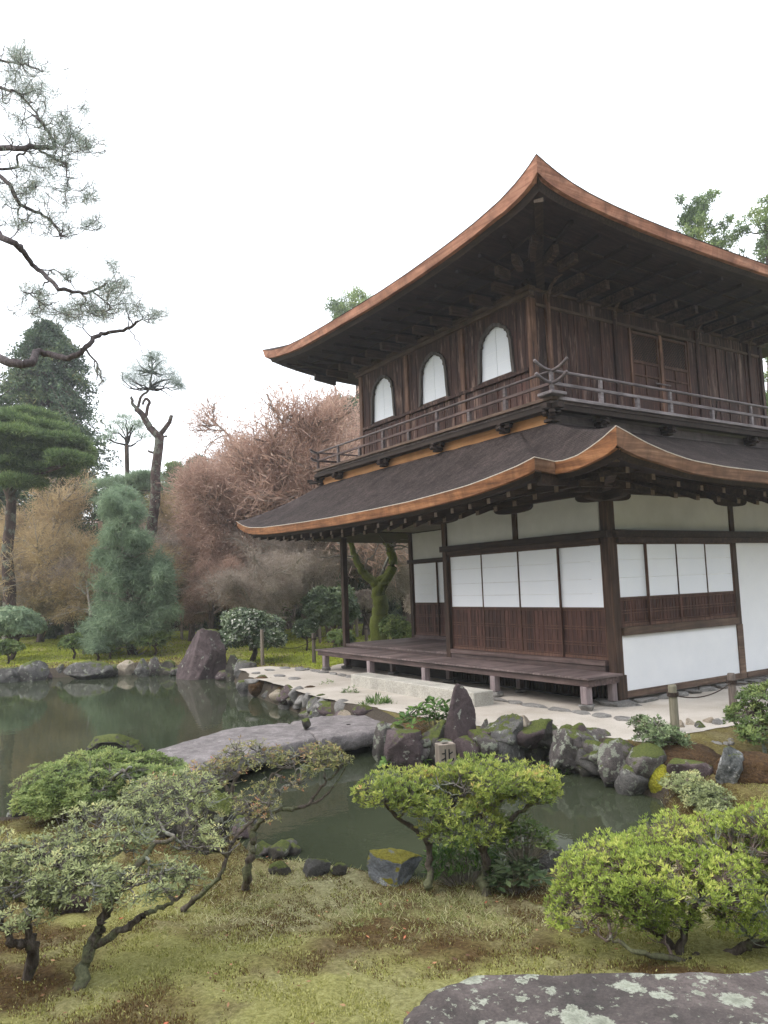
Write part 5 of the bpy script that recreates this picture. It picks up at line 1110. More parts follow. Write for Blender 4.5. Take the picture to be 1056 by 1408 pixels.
# left front azalea with twisted trunk
KS = .90; B = hit(98, 1368); B2 = hit(34, 1345)
shrub('azalea_shrub', 'front left azalea with a long twisted mossy trunk and grey green leaves', 'azalea', B, [
  ([B+[0, 0, -.08], PS(118, 1325, 4.3), PS(136, 1275, 4.35), PS(150, 1240, 4.4), PS(180, 1200, 4.5), PS(205, 1170, 4.6), PS(240, 1150, 4.7)], .036, .011),
  ([PS(128, 1300, 4.35), PS(165, 1282, 4.35), PS(192, 1262, 4.4), PS(202, 1255, 4.4), PS(228, 1245, 4.45), PS(250, 1228, 4.5), PS(262, 1205, 4.6)], .022, .006),
  ([PS(150, 1240, 4.4), PS(110, 1200, 4.4), PS(70, 1180, 4.5), PS(30, 1160, 4.5)], .018, .008),
  ([B2+[0, 0, -.08], PS(44, 1310, 4.4), PS(42, 1295, 4.4), PS(20, 1300, 4.35), PS(8, 1280, 4.35), PS(-20, 1240, 4.4)], .034, .014), ([PS(42, 1295, 4.4), PS(38, 1268, 4.4), PS(60, 1230, 4.4)], .026, .010)],
  [pad(60, 1190, 4.5, 78, 42, .34, .8), pad(150, 1150, 4.8, 90, 44, .38, .9), pad(30, 1245, 4.3, 62, 38, .26, .55), pad(240, 1100, 5.2, 72, 40, .34, .6), pad(190, 1215, 4.4, 60, 36, .24, .42), pad(-30, 1200, 4.4, 60, 60, .3, .4), pad(120, 1220, 4.3, 55, 30, .2, .3), pad(245, 1205, 4.6, 44, 26, .2, .22), pad(270, 1160, 4.9, 46, 34, .22, .25)],
  'azalea_g', BM['grey'], limbmat=BM['limb'], k=5, dens=1150, second=120, L=.029, Wd=.0105, tw=.0044, up=.45, shell=.3, low=-.5, gapn=.46)
# second azalea: reddish leaves, long sideways limbs over the water
KS = .96; B = hit(336, 1222)
shrub('azalea_shrub', 'sprawling azalea with pale lichened limbs and reddish leaves leaning over the bridge', 'azalea', B, [
  ([B+[0, 0, -.08], PS(340, 1190, 5.7), PS(348, 1165, 5.75), PS(345, 1140, 5.8), PS(335, 1112, 5.9), PS(318, 1090, 6.0), PS(300, 1070, 6.1)], .034, .013),
  ([PS(345, 1142, 5.8), PS(372, 1118, 5.8), PS(400, 1112, 5.85), PS(425, 1105, 5.9), PS(445, 1078, 5.95), PS(470, 1055, 6.0)], .022, .007),
  ([PS(335, 1112, 5.9), PS(360, 1090, 5.95), PS(375, 1065, 6.0), PS(400, 1050, 6.0)], .020, .006), ([PS(318, 1090, 6), PS(330, 1060, 6.1), PS(350, 1045, 6.1)], .018, .006),
  ([PS(425, 1105, 5.9), PS(440, 1100, 5.9), PS(460, 1080, 5.95), PS(478, 1050, 6.0)], .012, .005),
  ([PS(250, 1252, 5.36), PS(272, 1232, 5.34), PS(300, 1208, 5.34), PS(312, 1178, 5.4), PS(325, 1150, 5.45), PS(350, 1128, 5.5), PS(372, 1105, 5.6)], .020, .007), ([PS(312, 1178, 5.2), PS(285, 1150, 5.2), PS(270, 1130, 5.3)], .012, .005)],
  [pad(420, 1045, 6.0, 60, 22, .30, .55), pad(350, 1040, 6.1, 52, 22, .28, .4), pad(300, 1060, 6.0, 46, 26, .28, .35), pad(455, 1045, 6.0, 30, 16, .18, .2), pad(350, 1115, 5.6, 40, 30, .2, .22), pad(300, 1150, 5.3, 50, 40, .24, .3), pad(390, 1075, 5.9, 46, 20, .24, .22), pad(230, 1085, 5.6, 66, 22, .3, .35)],
  'azalea_r', BM['grey'], limbmat=BM['limb'], k=5, dens=800, second=100, L=.029, Wd=.010, tw=.0048, up=.5, shell=.3, low=-.5, gapn=.47)
# dense green bush behind
KS = 1.0; B = hit(120, 1122)
shrub('azalea_shrub', 'dense rounded green azalea behind the twisted ones at the left bank', 'azalea', B, [([B+[0, 0, -.1], B+[.05, .05, .2], B+[.1, 0, .4]], .04, .015), ([B+[0, 0, .1], B+[.3, .2, .4], B+[.5, .3, .5]], .03, .01)],
  [pad(120, 1080, 7.6, 92, 34, .6, 1.1), pad(75, 1098, 7.4, 52, 28, .4, .5), pad(190, 1068, 7.8, 66, 26, .5, .7), pad(140, 1060, 7.9, 70, 26, .5, .6), pad(225, 1085, 7.4, 50, 28, .4, .4)],
  'azalea_e', BM['grey'], k=7, dens=2600, second=60, L=.040, Wd=.014, tw=.005, up=.5, shell=.7, inner=.3)
# bushes on the right bank
B = GZ(930, 1040, .2)
shrub('azalea_shrub', 'small pale leaning bush before the left rope fence post', 'bush', B, [([B+[0, 0, -.1], P3(925, 1030, 8.3), P3(905, 1010, 8.3), P3(885, 992, 8.3)], .02, .006)],
  [pad(888, 996, 8.3, 24, 12, .2, .35), pad(905, 1012, 8.25, 34, 15, .3, .6), pad(925, 1026, 8.2, 24, 14, .25, .4)], 'pale', BM['azalea'], k=6, dens=700, second=30, L=.045, Wd=.018, tw=.004, shell=.4)
B = hit(1052, 1040)
shrub('azalea_shrub', 'green bush at the right edge beside the right rope fence post', 'bush', B, [([B+[0, 0, -.1], P3(1050, 1025, 8.2), P3(1040, 1000, 8.2), P3(1030, 985, 8.3)], .025, .008)],
  [pad(1045, 985, 8.3, 48, 20, .35, .8), pad(1075, 955, 8.4, 60, 16, .35, .6), pad(1050, 1010, 8.0, 40, 20, .3, .6), pad(1100, 1000, 8.2, 50, 30, .4, .5)], 'evl', BM['azalea'], k=6, dens=900, second=30, L=.050, Wd=.020, tw=.004, shell=.5)
B = GZ(965, 1110, .1)
shrub('small_shrub', 'low grey green spreading shrub by the yellow moss cushion', 'shrub', B, [([B, P3(960, 1095, 7.0), P3(945, 1085, 7.0)], .012, .005)],
  [pad(945, 1078, 7.15, 34, 14, .25, .6), pad(970, 1098, 6.9, 34, 18, .25, .6), pad(985, 1112, 6.7, 26, 16, .25, .4)], 'azalea_g', BM['azalea'], k=6, dens=700, second=20, L=.032, Wd=.013, tw=.003, shell=.5, inner=.3)
# moss cushions (rounded hummocks)
M['mossy'] = simple('yellow moss cushion', [(.3, (.13, .12, .010)), (.5, (.26, .25, .02)), (.72, (.42, .40, .05))], 60, .95, 1, .03, tintsc=(3, .7, 1.2))
M['mossbr'] = simple('brown hair moss', [(.3, (.025, .013, .006)), (.5, (.075, .040, .016)), (.72, (.16, .095, .035))], 50, .95, 1, .04, tintsc=(2.5, .6, 1.3))
def cushion(u, v, w, h, mat, label, z=None, name='moss_cushion', dp=.8):
    P = hit(u, v) if z is None else GZ(u, v, z); d = (P-CAM) @ fwd; W_, H_ = w*d/F, h*d/F; V, T = ICO[5]; V = V*(1+.28*(fnoise(V+u, 2.5, int(u), 3)-.5))[:, None]*(1+.07*(vnoise(V, 16, 3)-.5))[:, None]
    mb = MB(); C_ = P+fh*W_*.3; mb.add(V[:, :1]*W_/2*rh+V[:, 1:2]*W_/2*dp*fh+V[:, 2:]*H_*np.array([0, 0, 1])+C_, T=T); return tag(mb.build(name, M[mat], smooth=True), label, 'moss', None)
cushion(916, 1080, 38, 24, 'mossy', 'bright yellow moss cushion on the right bank'); cushion(884, 1076, 20, 12, 'mossbr', 'small dark moss hump left of the yellow cushion')
cushion(357, 946, 36, 14, 'mossbr', 'brown moss hump at the left corner of the sand court', .15); cushion(395, 950, 32, 9, 'mossbr', 'low brown moss pad between the cream and yellow stones', .2)
cushion(425, 952, 24, 8, 'mossbr', 'brown moss pad at the edge of the sand court', .25); cushion(672, 1002, 62, 9, 'mossbr', 'long brown moss pad beside the tall pointed stone', .24, dp=.3)
cushion(765, 1012, 80, 9, 'mossbr', 'long brown moss pad along the sand edge above the sloping rock', .25, dp=.25); cushion(850, 1030, 46, 9, 'mossbr', 'short brown moss pad right of the big sloping rock', .2, dp=.4)
cushion(945, 1052, 120, 24, 'mossbr', 'broad brown moss mound before the gravel patch', .2, dp=1.1); cushion(1050, 1075, 100, 34, 'mossbr', 'dark brown moss mound at the right edge behind the streaked stone', .2, dp=1.0)
cushion(612, 998, 14, 6, 'mossy', 'tiny yellow green moss dot on the bank near the bridge', .28)
# plants among the shore rocks
herb('leafy_plant', 'bushy green plant growing on the rock left of the tall pointed stone', 'plant', 598, 1000, 90, 36, 70, 'green', .13, .05, 6, bd=9.9, up=.3)
herb('leafy_plant', 'green fern tuft at the water under the purple rock', 'plant', 560, 1056, 70, 30, 120, 'green', .09, .04, 6, bd=9.4, up=.2)
herb('leafy_plant', 'green creeping plants at the foot of the big sloping rock', 'plant', 795, 1064, 90, 22, 160, 'green', .06, .035, 6, bd=8.9, up=.2)
herb('leafy_plant', 'yellow green young shrub behind the broad pale pink stone', 'plant', 482, 968, 26, 26, 40, 'pale', .07, .025, 6, bd=13.3)
herb('leafy_plant', 'thin twiggy shrub left of the young shrub at the court edge', 'plant', 450, 955, 30, 22, 40, 'pale', .06, .02, 5, bd=14.6)
herb('leafy_plant', 'spiky green tuft at the right end of the bridge', 'plant', 520, 984, 44, 22, 70, 'green', .14, .018, 7, bd=12.0, up=.9)

# ------------------------------------------------------------------ trees
def grow(start, d0, L0, R0, levels, seed):
    """levels: dicts s(segments) w(wiggle) up(bias) c(children) ang len rad; returns segment arrays per level"""
    rng = np.random.default_rng(seed); P = np.array([start], float); D = nrm(np.array([d0], float)); L = np.array([L0], float); R = np.array([R0], float); out = []
    for li, lv in enumerate(levels):
        n = len(P); s = lv['s']; pos = P.copy(); d = D.copy(); nodes = [P.copy()]; dirs = [D.copy()]; SA, SB, RA, RB = [], [], [], []
        tp = lv.get('taper', .35)
        for i in range(s):
            d = nrm(d+rng.normal(size=d.shape)*lv['w']+np.array([0, 0, 1])*lv.get('up', 0)); new = pos+d*(L/s)[:, None]
            SA.append(pos); SB.append(new); RA.append(R*(1-(1-tp)*i/s)); RB.append(R*(1-(1-tp)*(i+1)/s)); pos = new; nodes.append(pos.copy()); dirs.append(d.copy())
        out.append((np.concatenate(SA), np.concatenate(SB), np.concatenate(RA), np.concatenate(RB)))
        if li == len(levels)-1: break
        nx = levels[li+1]; c = nx['c']; nodes = np.array(nodes); dirs = np.array(dirs); ti = rng.uniform(nx.get('t0', .3), 1, (n, c))*s; k0 = np.minimum(ti.astype(int), s-1); fr = ti-k0; ai = np.arange(n)[:, None]
        Q = nodes[k0, ai]*(1-fr)[..., None]+nodes[k0+1, ai]*fr[..., None]; Dd = dirs[k0+1, ai]; rnd = nrm(rng.normal(size=Dd.shape)*np.array([1, 1, nx.get('flat', 1)])); side = nrm(rnd-np.sum(rnd*Dd, -1, keepdims=True)*Dd)
        an = nx['ang']+rng.normal(size=(n, c))*.18; nd = Dd*np.cos(an)[..., None]+side*np.sin(an)[..., None]
        LL = (L[:, None]*nx['len']*rng.uniform(.6, 1.15, (n, c)))*(1-.35*ti/s*nx.get('tipshort', 0)); RR = R[:, None]*(1-(1-tp)*ti/s)*nx['rad']
        P, D, L, R = Q.reshape(-1, 3), nd.reshape(-1, 3), LL.ravel(), RR.ravel()
    return out
def bare_tree(name, label, cat, base, hgt, seed, bark, bud, nbud=9, spread=.62, budsize=.06, trunk=.17, group=None, twigmat=None, leafv=None):
    root = empty(name, base, label, cat, group); base = np.array(base, float)
    lv = [dict(s=5, w=.10, up=.05, taper=.6), dict(s=6, w=.16, up=.05, c=6, ang=.75, len=.85, rad=.55, t0=.35, taper=.4), dict(s=5, w=.20, up=.02, c=6, ang=.7, len=.55, rad=.5, t0=.2, flat=.6), dict(s=4, w=.22, up=.02, c=6, ang=.65, len=.52, rad=.5, t0=.15, flat=.7), dict(s=3, w=.25, up=.04, c=5, ang=.6, len=.5, rad=.5, t0=.1)]
    S = grow(base+[0, 0, -.15], (RNG.uniform(-.12, .12), RNG.uniform(-.12, .12), 1), hgt*.42, trunk, lv, seed)
    t = MB(); b_ = MB()
    for i, (A_, B_, ra, rb) in enumerate(S):
        (t if i == 0 else b_).segs(A_, B_, np.maximum(ra, (.0, .05, .032, .022, .015)[i]), np.maximum(rb, (.0, .04, .025, .017, .010)[i]), 8 if i < 2 else (4 if i == 2 else 3))
    t.build('trunk', bark, root, True); b_.build('branches', twigmat or bark, root)
    E_ = np.concatenate([S[-1][1], S[-1][0]]); n = len(E_); f = MB(); dirn = nrm(E_-(base+[0, 0, hgt*.35]))
    C = np.repeat(E_, nbud, 0)+RNG.normal(size=(n*nbud, 3))*hgt*.022; D = np.repeat(dirn, nbud, 0)*.8+RNG.normal(size=C.shape)*.75; f.leaves(C, D, RNG.uniform(.18, .5, len(C)), .018, clump(C, 1.1, seed, .8)*.8)
    C = np.repeat(E_, 1, 0)+RNG.normal(size=(n, 3))*hgt*.034; f.leaves(C, RNG.normal(size=C.shape), budsize*.55*RNG.uniform(.6, 1.4, len(C)), budsize*.28, clump(C, 1.1, seed, .8)); f.build('twig_tips', LM[bud], root); return root
def leafcloud(f, C, n, r, size, v0=None, asp=.5, up=0., sc=1.0, seed=3, rnd=.45):
    """n cards round every centre"""
    Q = np.repeat(C, n, 0)+nrm(RNG.normal(size=(len(C)*n, 3)))*(RNG.random(len(C)*n)**.5)[:, None]*np.asarray(r); D = RNG.normal(size=Q.shape)+[0, 0, up]
    f.leaves(Q, D, size*RNG.uniform(.6, 1.3, len(Q)), size*asp, clump(Q, sc, seed, rnd))
def conifer(name, label, base, hgt, rad, seed, leaf='cedar', bark='brown', n=420, cards=46, size=.22, droop=.25, base_h=.12, power=.8, group=None, gap=.0, cat='tree', trunk=None):
    rng = np.random.default_rng(seed); root = empty(name, base, label, cat, group); base = np.array(base, float); t = MB(); b_ = MB(); f = MB()
    lean = rng.normal(size=2)*.02; ax = lambda z: base+np.array([lean[0]*z, lean[1]*z, z]); tr = trunk or hgt*.018
    t.tube([ax(z) for z in np.linspace(-.2, hgt*.97, 9)], np.linspace(tr, tr*.12, 9), 8); t.build('trunk', BM[bark], root, True)
    z = base_h*hgt+(1-base_h)*hgt*rng.random(n)**.85*.985; fr = (z-base_h*hgt)/((1-base_h)*hgt); an = rng.random(n)*2*math.pi
    prof = np.clip(((1-fr)**power)*(.35+.65*np.clip(fr/.12, 0, 1)), .03, 1); lob = .38+1.0*fnoise(np.stack([np.cos(an)*1.3, np.sin(an)*1.3, fr*5], 1), 1.6, seed, 2); L = rad*prof*lob*rng.uniform(.7, 1.08, n)
    A_ = np.array([ax(q) for q in z]); d = np.stack([np.cos(an), np.sin(an), 0*an], 1); M_ = A_+d*(L*.55)[:, None]+[0, 0, 1]*(L*.05)[:, None]; T_ = A_+d*L[:, None]-[0, 0, 1]*(L*droop)[:, None]
    b_.segs(A_, M_, .03, .018, 3); b_.segs(M_, T_, .018, .006, 3); b_.build('branches', BM[bark], root)
    for t_ in (.35, .55, .72, .86, 1.0):
        C = A_*(1-t_)**2+M_*2*t_*(1-t_)+T_*t_*t_; keep = rng.random(n) > gap; C = C[keep]
        leafcloud(f, C, max(3, int(cards/5)), np.array([size*1.35, size*1.35, size*.7])*(1.15 if t_ > .5 else .8), size, asp=.38, up=-.35, sc=.9, seed=seed)
    f.build('crown', LM[leaf], root); return root
def pine_pads(f, pads, n, size, leaf_w=.12, seed=1, up=.7, soft=False):
    for c, r in pads:
        Q = nrm(RNG.normal(size=(n, 3)))*(RNG.random(n)**.4)[:, None]; Q[:, 2] = np.abs(Q[:, 2])*1.0-.25; P = np.array(c)+(Q*np.array(r)) @ np.array([rh, fh, [0, 0, 1.]])
        if soft: P = np.array(c)+(RNG.normal(size=(n, 3))*.46*np.array(r)) @ np.array([rh, fh, [0, 0, 1.]]); P[:, 2] -= .12*((P-np.array(c)) @ rh)**2
        P = P+(fnoise(P, 2.0, seed)-.5)[:, None]*np.array([0, 0, 1])*r[2]*1.2
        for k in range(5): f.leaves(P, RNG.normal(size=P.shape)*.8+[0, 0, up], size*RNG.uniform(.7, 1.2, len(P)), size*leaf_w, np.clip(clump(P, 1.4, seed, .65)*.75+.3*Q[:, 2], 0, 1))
def px2m(px_, b): return px_*b/F
# great dark cedar at the left
conifer('cedar_tree', 'huge dark cedar at the left, its crown against the white sky', onground(48, 38), 16.3, 5.6, 11, n=900, cards=110, size=.21, droop=.34, power=.5)
conifer('cedar_tree', 'dark cedar cut by the left edge behind the cloud pruned pine', onground(-60, 36), 13.0, 4.5, 12, n=500, cards=90, size=.22, droop=.32, power=.6)
# cloud-pruned red pine
B = onground(12, 27.5); root = empty('pine_tree', B, 'cloud pruned pine with flat green pads and a dark trunk at the left edge', 'tree'); t = MB(); b_ = MB(); f = MB()
TP = smooth_path([B+[0, 0, -.2], P3(14, 830, 27.5), P3(10, 760, 27.5), P3(16, 700, 27.5), P3(6, 650, 27.5), P3(20, 610, 27.5)], 5, .02); t.tube(TP, np.linspace(.26, .13, len(TP)), 10); t.build('trunk', BM['pine'], root, True)
pp_ = [(38, 574, 44, 9), (0, 580, 40, 10), (62, 592, 44, 10), (20, 600, 46, 10), (88, 608, 34, 9), (50, 622, 50, 9), (-20, 612, 50, 12), (98, 634, 26, 8), (62, 648, 46, 8), (10, 640, 40, 9), (26, 664, 34, 7), (110, 618, 12, 6)]
pads_ = [(P3(u, v, 27.5+RNG.uniform(-1.2, 1.2)), (px2m(a_, 27.5), 1.3, px2m(h_, 27.5))) for u, v, a_, h_ in pp_]
connect(b_, TP[-9:], [c for c, r in pads_ for _ in range(3)], .07, .03, 5, .12, 5); b_.build('branches', BM['pine'], root, True)
pine_pads(f, pads_, 1300, .26, .10); f.build('crown', LM['pine'], root)
# tall old pine with a cut fork
B = onground(205, 31); root = empty('pine_tree', B, 'tall old pine with a bare plated trunk, cut fork and small crown against the sky', 'tree'); t = MB(); f = MB(); b_ = MB()
TP = smooth_path([B+[0, 0, -.2], P3(204, 800, 31), P3(207, 740, 31), P3(213, 690, 31), P3(214, 650, 31), P3(219, 610, 31), P3(218, 598, 31)], 6, .01); t.tube(TP, np.linspace(.24, .17, len(TP)), 12)
for pts, ra, rb in (([P3(218, 600, 31), P3(206, 588, 31), P3(196, 570, 31), P3(187, 562, 31)], .20, .13), ([P3(192, 566, 31), P3(183, 556, 31), P3(181, 545, 31)], .10, .07), ([P3(200, 575, 31), P3(203, 560, 31), P3(206, 553, 31), P3(200, 548, 31), P3(196, 556, 31)], .09, .06), ([P3(219, 602, 31), P3(226, 590, 31), P3(233, 580, 31), P3(236, 571, 31)], .14, .09), ([P3(216, 622, 31), P3(208, 622, 31), P3(203, 620, 31)], .07, .05), ([P3(218, 601, 31), P3(230, 600, 31)], .06, .05), ([P3(190, 560, 31), P3(194, 545, 31), P3(205, 535, 31), P3(209, 510, 31), P3(208, 490, 31)], .08, .03)):
    q = smooth_path(pts, 5, .01); t.tube(q, np.linspace(ra*.8, rb*.8, len(q)), 9)
t.build('trunk', BM['pine'], root, True)
cp = [(205, 496, 26, 9), (190, 510, 26, 10), (222, 508, 26, 10), (178, 522, 14, 6), (236, 520, 18, 9), (208, 528, 22, 8), (200, 515, 30, 10), (245, 530, 10, 6), (215, 490, 18, 6)]
pads_ = [(P3(u, v, 31), (px2m(a_, 31), .8, px2m(h_, 31))) for u, v, a_, h_ in cp]
connect(b_, [P3(209, 510, 31), P3(205, 535, 31), P3(208, 490, 31)], [c for c, r in pads_ for _ in range(5)]+RNG.normal(size=(len(pads_)*5, 3))*.25, .035, .012, 5, .2, 4); b_.build('branches', BM['dark'], root)
pine_pads(f, pads_, 260, .17, .05, up=.3, soft=True); f.build('crown', LM['pine_glow'], root)
# thin pole pine beside it
B = onground(178, 33); root = empty('pine_tree', B, 'slender young pine with a straight grey trunk left of the old pine', 'tree'); t = MB(); f = MB(); b_ = MB()
q = [B, P3(176, 700, 33), P3(174, 612, 33)]; t.tube(smooth_path(q, 5), .10, 8); t.build('trunk', BM['brown'], root, True)
tg = [P3(174+x_, 606+y_, 33) for x_, y_ in ((-20, -10), (-12, -22), (-2, -30), (12, -18), (22, -6), (-26, -2), (6, -14), (18, -24))]; connect(b_, [P3(174, 612, 33), P3(174, 620, 33)], tg, .05, .015, 5, .2, 4)
for c in ((150, 668, 40, 8), (185, 662, 46, 8), (210, 672, 34, 8), (160, 690, 36, 7), (200, 655, 20, 5)): tg.append(P3(c[0], c[1], 33)); pine_pads(f, [(P3(c[0], c[1], 33), (px2m(c[2], 33), .9, px2m(c[3], 33)))], 420, .26, .08)
connect(b_, [P3(175, 670, 33), P3(175, 690, 33)], tg[-5:], .05, .02, 5, .1, 4)
pine_pads(f, [(c, (.5, .5, .16)) for c in tg[:8]], 60, .22, .07); b_.build('branches', BM['dark'], root); f.build('crown', LM['pine_b'], root)
# feathery weeping pine by the shore
B = onground(183, 25.0); root = empty('pine_tree', B, 'feathery soft green pine with layered drooping boughs on the far shore', 'tree'); t = MB(); f = MB(); b_ = MB()
TP = smooth_path([B+[0, 0, -.2], P3(178, 860, 25), P3(180, 800, 25), P3(176, 740, 25), P3(172, 690, 25)], 6, .015); t.tube(TP, np.linspace(.17, .05, len(TP)), 8); t.build('trunk', BM['brown'], root, True)
wp = [(170, 680, 22, 10), (158, 698, 22, 12), (182, 704, 20, 12), (162, 728, 28, 13), (182, 742, 24, 13), (150, 760, 26, 14), (176, 768, 32, 14), (205, 778, 24, 13), (150, 800, 28, 18), (190, 800, 44, 18), (222, 790, 20, 14), (140, 832, 30, 18), (175, 835, 36, 16), (212, 832, 34, 14), (135, 862, 32, 16), (165, 868, 34, 14), (200, 862, 40, 12), (145, 885, 28, 9), (225, 812, 14, 10)]
pads_ = [(P3(u+RNG.uniform(-20, 20)*np.clip((v-660)/130, .25, 1), v+RNG.uniform(-9, 9), 25+RNG.uniform(-1.2, 1.2)), (px2m(a_*RNG.uniform(.35, .75), 25), .6, px2m(h_*RNG.uniform(.7, 1.2), 25))) for u, v, a_, h_ in wp for _ in (0, 1, 2)]+[(P3(u, v, 25), (px2m(a_*.8, 25), .7, px2m(h_*.8, 25))) for u, v, a_, h_ in wp[::2]]
connect(b_, TP, [c for c, r in pads_ for _ in range(3)]+RNG.normal(size=(len(pads_)*3, 3))*.3, .03, .01, 5, .12, 4); b_.build('branches', BM['twig'], root)
pine_pads(f, pads_, 340, .26, .07, seed=8, up=-.35, soft=True); f.build('crown', LM['pine_b'], root)
# low clipped pines and small trees along the far shore
def bun(u, v, b, w, h, leaf, label, n=900, cat='shrub', size=.14, trunk=.05, up=.5, stem=.35, name='clipped_shrub', bark='brown', extra=3, flower=0, group=None):
    B = onground(u, b); W_ = px2m(w, b)/2; top = P3(u, v, b)[2]; Hh = max(.4, top-B[2]); root = empty(name, B, label, cat, group); t = MB(); f = MB(); b_ = MB()
    TP = smooth_path([B+[0, 0, -.1], B+rh*W_*.15+[0, 0, Hh*.25], B-rh*W_*.1+[0, 0, Hh*.5]], 4, .01); t.tube(TP, np.linspace(trunk, trunk*.5, len(TP)), 7); t.build('trunk', BM[bark], root, True)
    pds = [(B+rh*RNG.uniform(-.55, .55)*W_+fh*RNG.uniform(-.5, .5)*W_+[0, 0, Hh*RNG.uniform(stem+.2, .80)], (W_*RNG.uniform(.38, .6), W_*.5, Hh*.22)) for _ in range(extra*2+1)]+[(B+[0, 0, Hh*.76], (W_*.7, W_*.6, Hh*.24))]
    connect(b_, TP[2:], [c for c, r in pds for _ in range(4)]+RNG.normal(size=(len(pds)*4, 3))*W_*.12, trunk*.4, trunk*.12, 4, .15, 4); b_.build('branches', BM[bark if bark != 'mossy' else 'twig'], root)
    for c, r in pds:
        P, N = pad_points(c, r, n//len(pds), .6, -.5)
        rosettes(f, P, N+[0, 0, up], size, size*.42, 6, clump(P, 1.8/max(W_, .3), int(u), .5), up=.4)
    f.build('crown', LM[leaf], root)
    if flower: fl = MB(); [rosettes(fl, *pad_points(c, np.array(r)*1.05, int(flower/len(pds)), .85, -.6), .035, .03, 5, .7, up=.2) for c, r in pds]; fl.build('blossom', LM['flower'], root)
    return root
bun(14, 834, 25, 110, 0, 'pine_b', 'low spreading blue green pine at the left edge of the far shore', 4200, size=.12, trunk=.09, stem=.35)
bun(10, 880, 23.6, 46, 0, 'evl', 'small clipped tree at the left edge above the shore rocks', 800, size=.10)
bun(100, 872, 24.2, 44, 0, 'evl', 'small open shrub with bare stems left of the feathery pine, nearer the cedar', 420, size=.10, extra=2)
bun(150, 884, 24.0, 20, 0, 'evl', 'little round shrub at the foot of the feathery pine', 260, size=.08)
bun(210, 866, 24.4, 52, 0, 'evl', 'small open shrub with bare stems right of the feathery pine', 520, size=.10, extra=2)
bun(133, 884, 23.6, 30, 0, 'pine_b', 'small grey green clipped shrub left of the feathery pine trunk', 400, size=.08)
bun(282, 840, 37, 60, 0, 'evl', 'long low hedge like shrub at the back of the moss garden', 1500, size=.16)
bun(342, 838, 21.5, 92, 0, 'camellia', 'wide camellia covered with small white flowers left of the veranda', 3400, 'camellia', .13, .09, flower=1500, name='camellia_bush', stem=.2, extra=5)
bun(290, 872, 21.5, 40, 0, 'ever', 'dark green shrub partly behind the great boulder', 900, size=.11)
bun(456, 808, 25, 76, 0, 'camellia', 'rounded glossy camellia behind the rope fence left of the veranda column', 4200, 'camellia', .15, .08, name='camellia_bush', stem=.3, extra=6)
bun(418, 850, 24, 34, 0, 'camellia', 'small loose camellia just left of the rounded glossy one', 700, 'camellia', .12, .04, name='camellia_bush', flower=60)
bun(470, 865, 20.5, 44, 0, 'evl', 'small shrub left of the veranda column behind the deck', 420, size=.09, extra=2)
bun(540, 845, 20, 60, 0, 'evl', 'thin shrub right of the mossy forked tree', 500, size=.09, extra=2)
bun(588, 800, 27, 70, 0, 'twig_g', 'grey brown twiggy shrub seen through the open veranda', 2200, size=.13)
bun(500, 812, 29, 60, 0, 'twig_g', 'brown twiggy shrub behind the veranda column', 1500, size=.13)
# mossy forked tree seen through the veranda
B = onground(524, 21); root = empty('plum_tree', B, 'old forked tree with a thick moss covered trunk behind the veranda', 'tree'); t = MB(); b_ = MB()
for pts, ra, rb in (([B+[0, 0, -.2], P3(520, 860, 21), P3(524, 835, 21), P3(520, 815, 21), P3(526, 802, 21)], .27, .17), ([P3(526, 804, 21), P3(534, 790, 21), P3(540, 775, 21), P3(537, 755, 21), P3(527, 740, 21), P3(520, 725, 21)], .16, .09), ([P3(522, 808, 21), P3(508, 795, 21), P3(496, 783, 21), P3(488, 765, 21), P3(482, 745, 21)], .14, .07), ([P3(534, 790, 21), P3(515, 800, 21)], .1, .1)):
    q = smooth_path(pts, 5, .015); t.tube(q, np.linspace(ra, rb, len(q)), 10)
t.build('trunk', BM['mossy'], root, True); tl = MB()
for pts, ra, rb in (([P3(512, 802, 21), P3(522, 796, 21), P3(528, 780, 21), P3(538, 760, 21), P3(548, 735, 21)], .06, .03), ([P3(503, 790, 21), P3(504, 772, 21), P3(515, 762, 21), P3(520, 745, 21)], .03, .015), ([P3(500, 785, 21), P3(490, 770, 21), P3(495, 755, 21)], .03, .01)):
    q = smooth_path(pts, 5, .01); tl.tube(q, np.linspace(ra, rb, len(q)), 7)
nd = np.array([P3(520, 725, 21), P3(482, 745, 21), P3(548, 735, 21), P3(537, 755, 21), P3(488, 765, 21)]); tg = nd[RNG.integers(0, 5, 120)]+RNG.normal(size=(120, 3))*[.8, .8, .6]+[0, 0, .9]; connect(tl, nd, tg, .022, .006, 5, .2, 4)
tl.build('branches', BM['grey'], root, True)
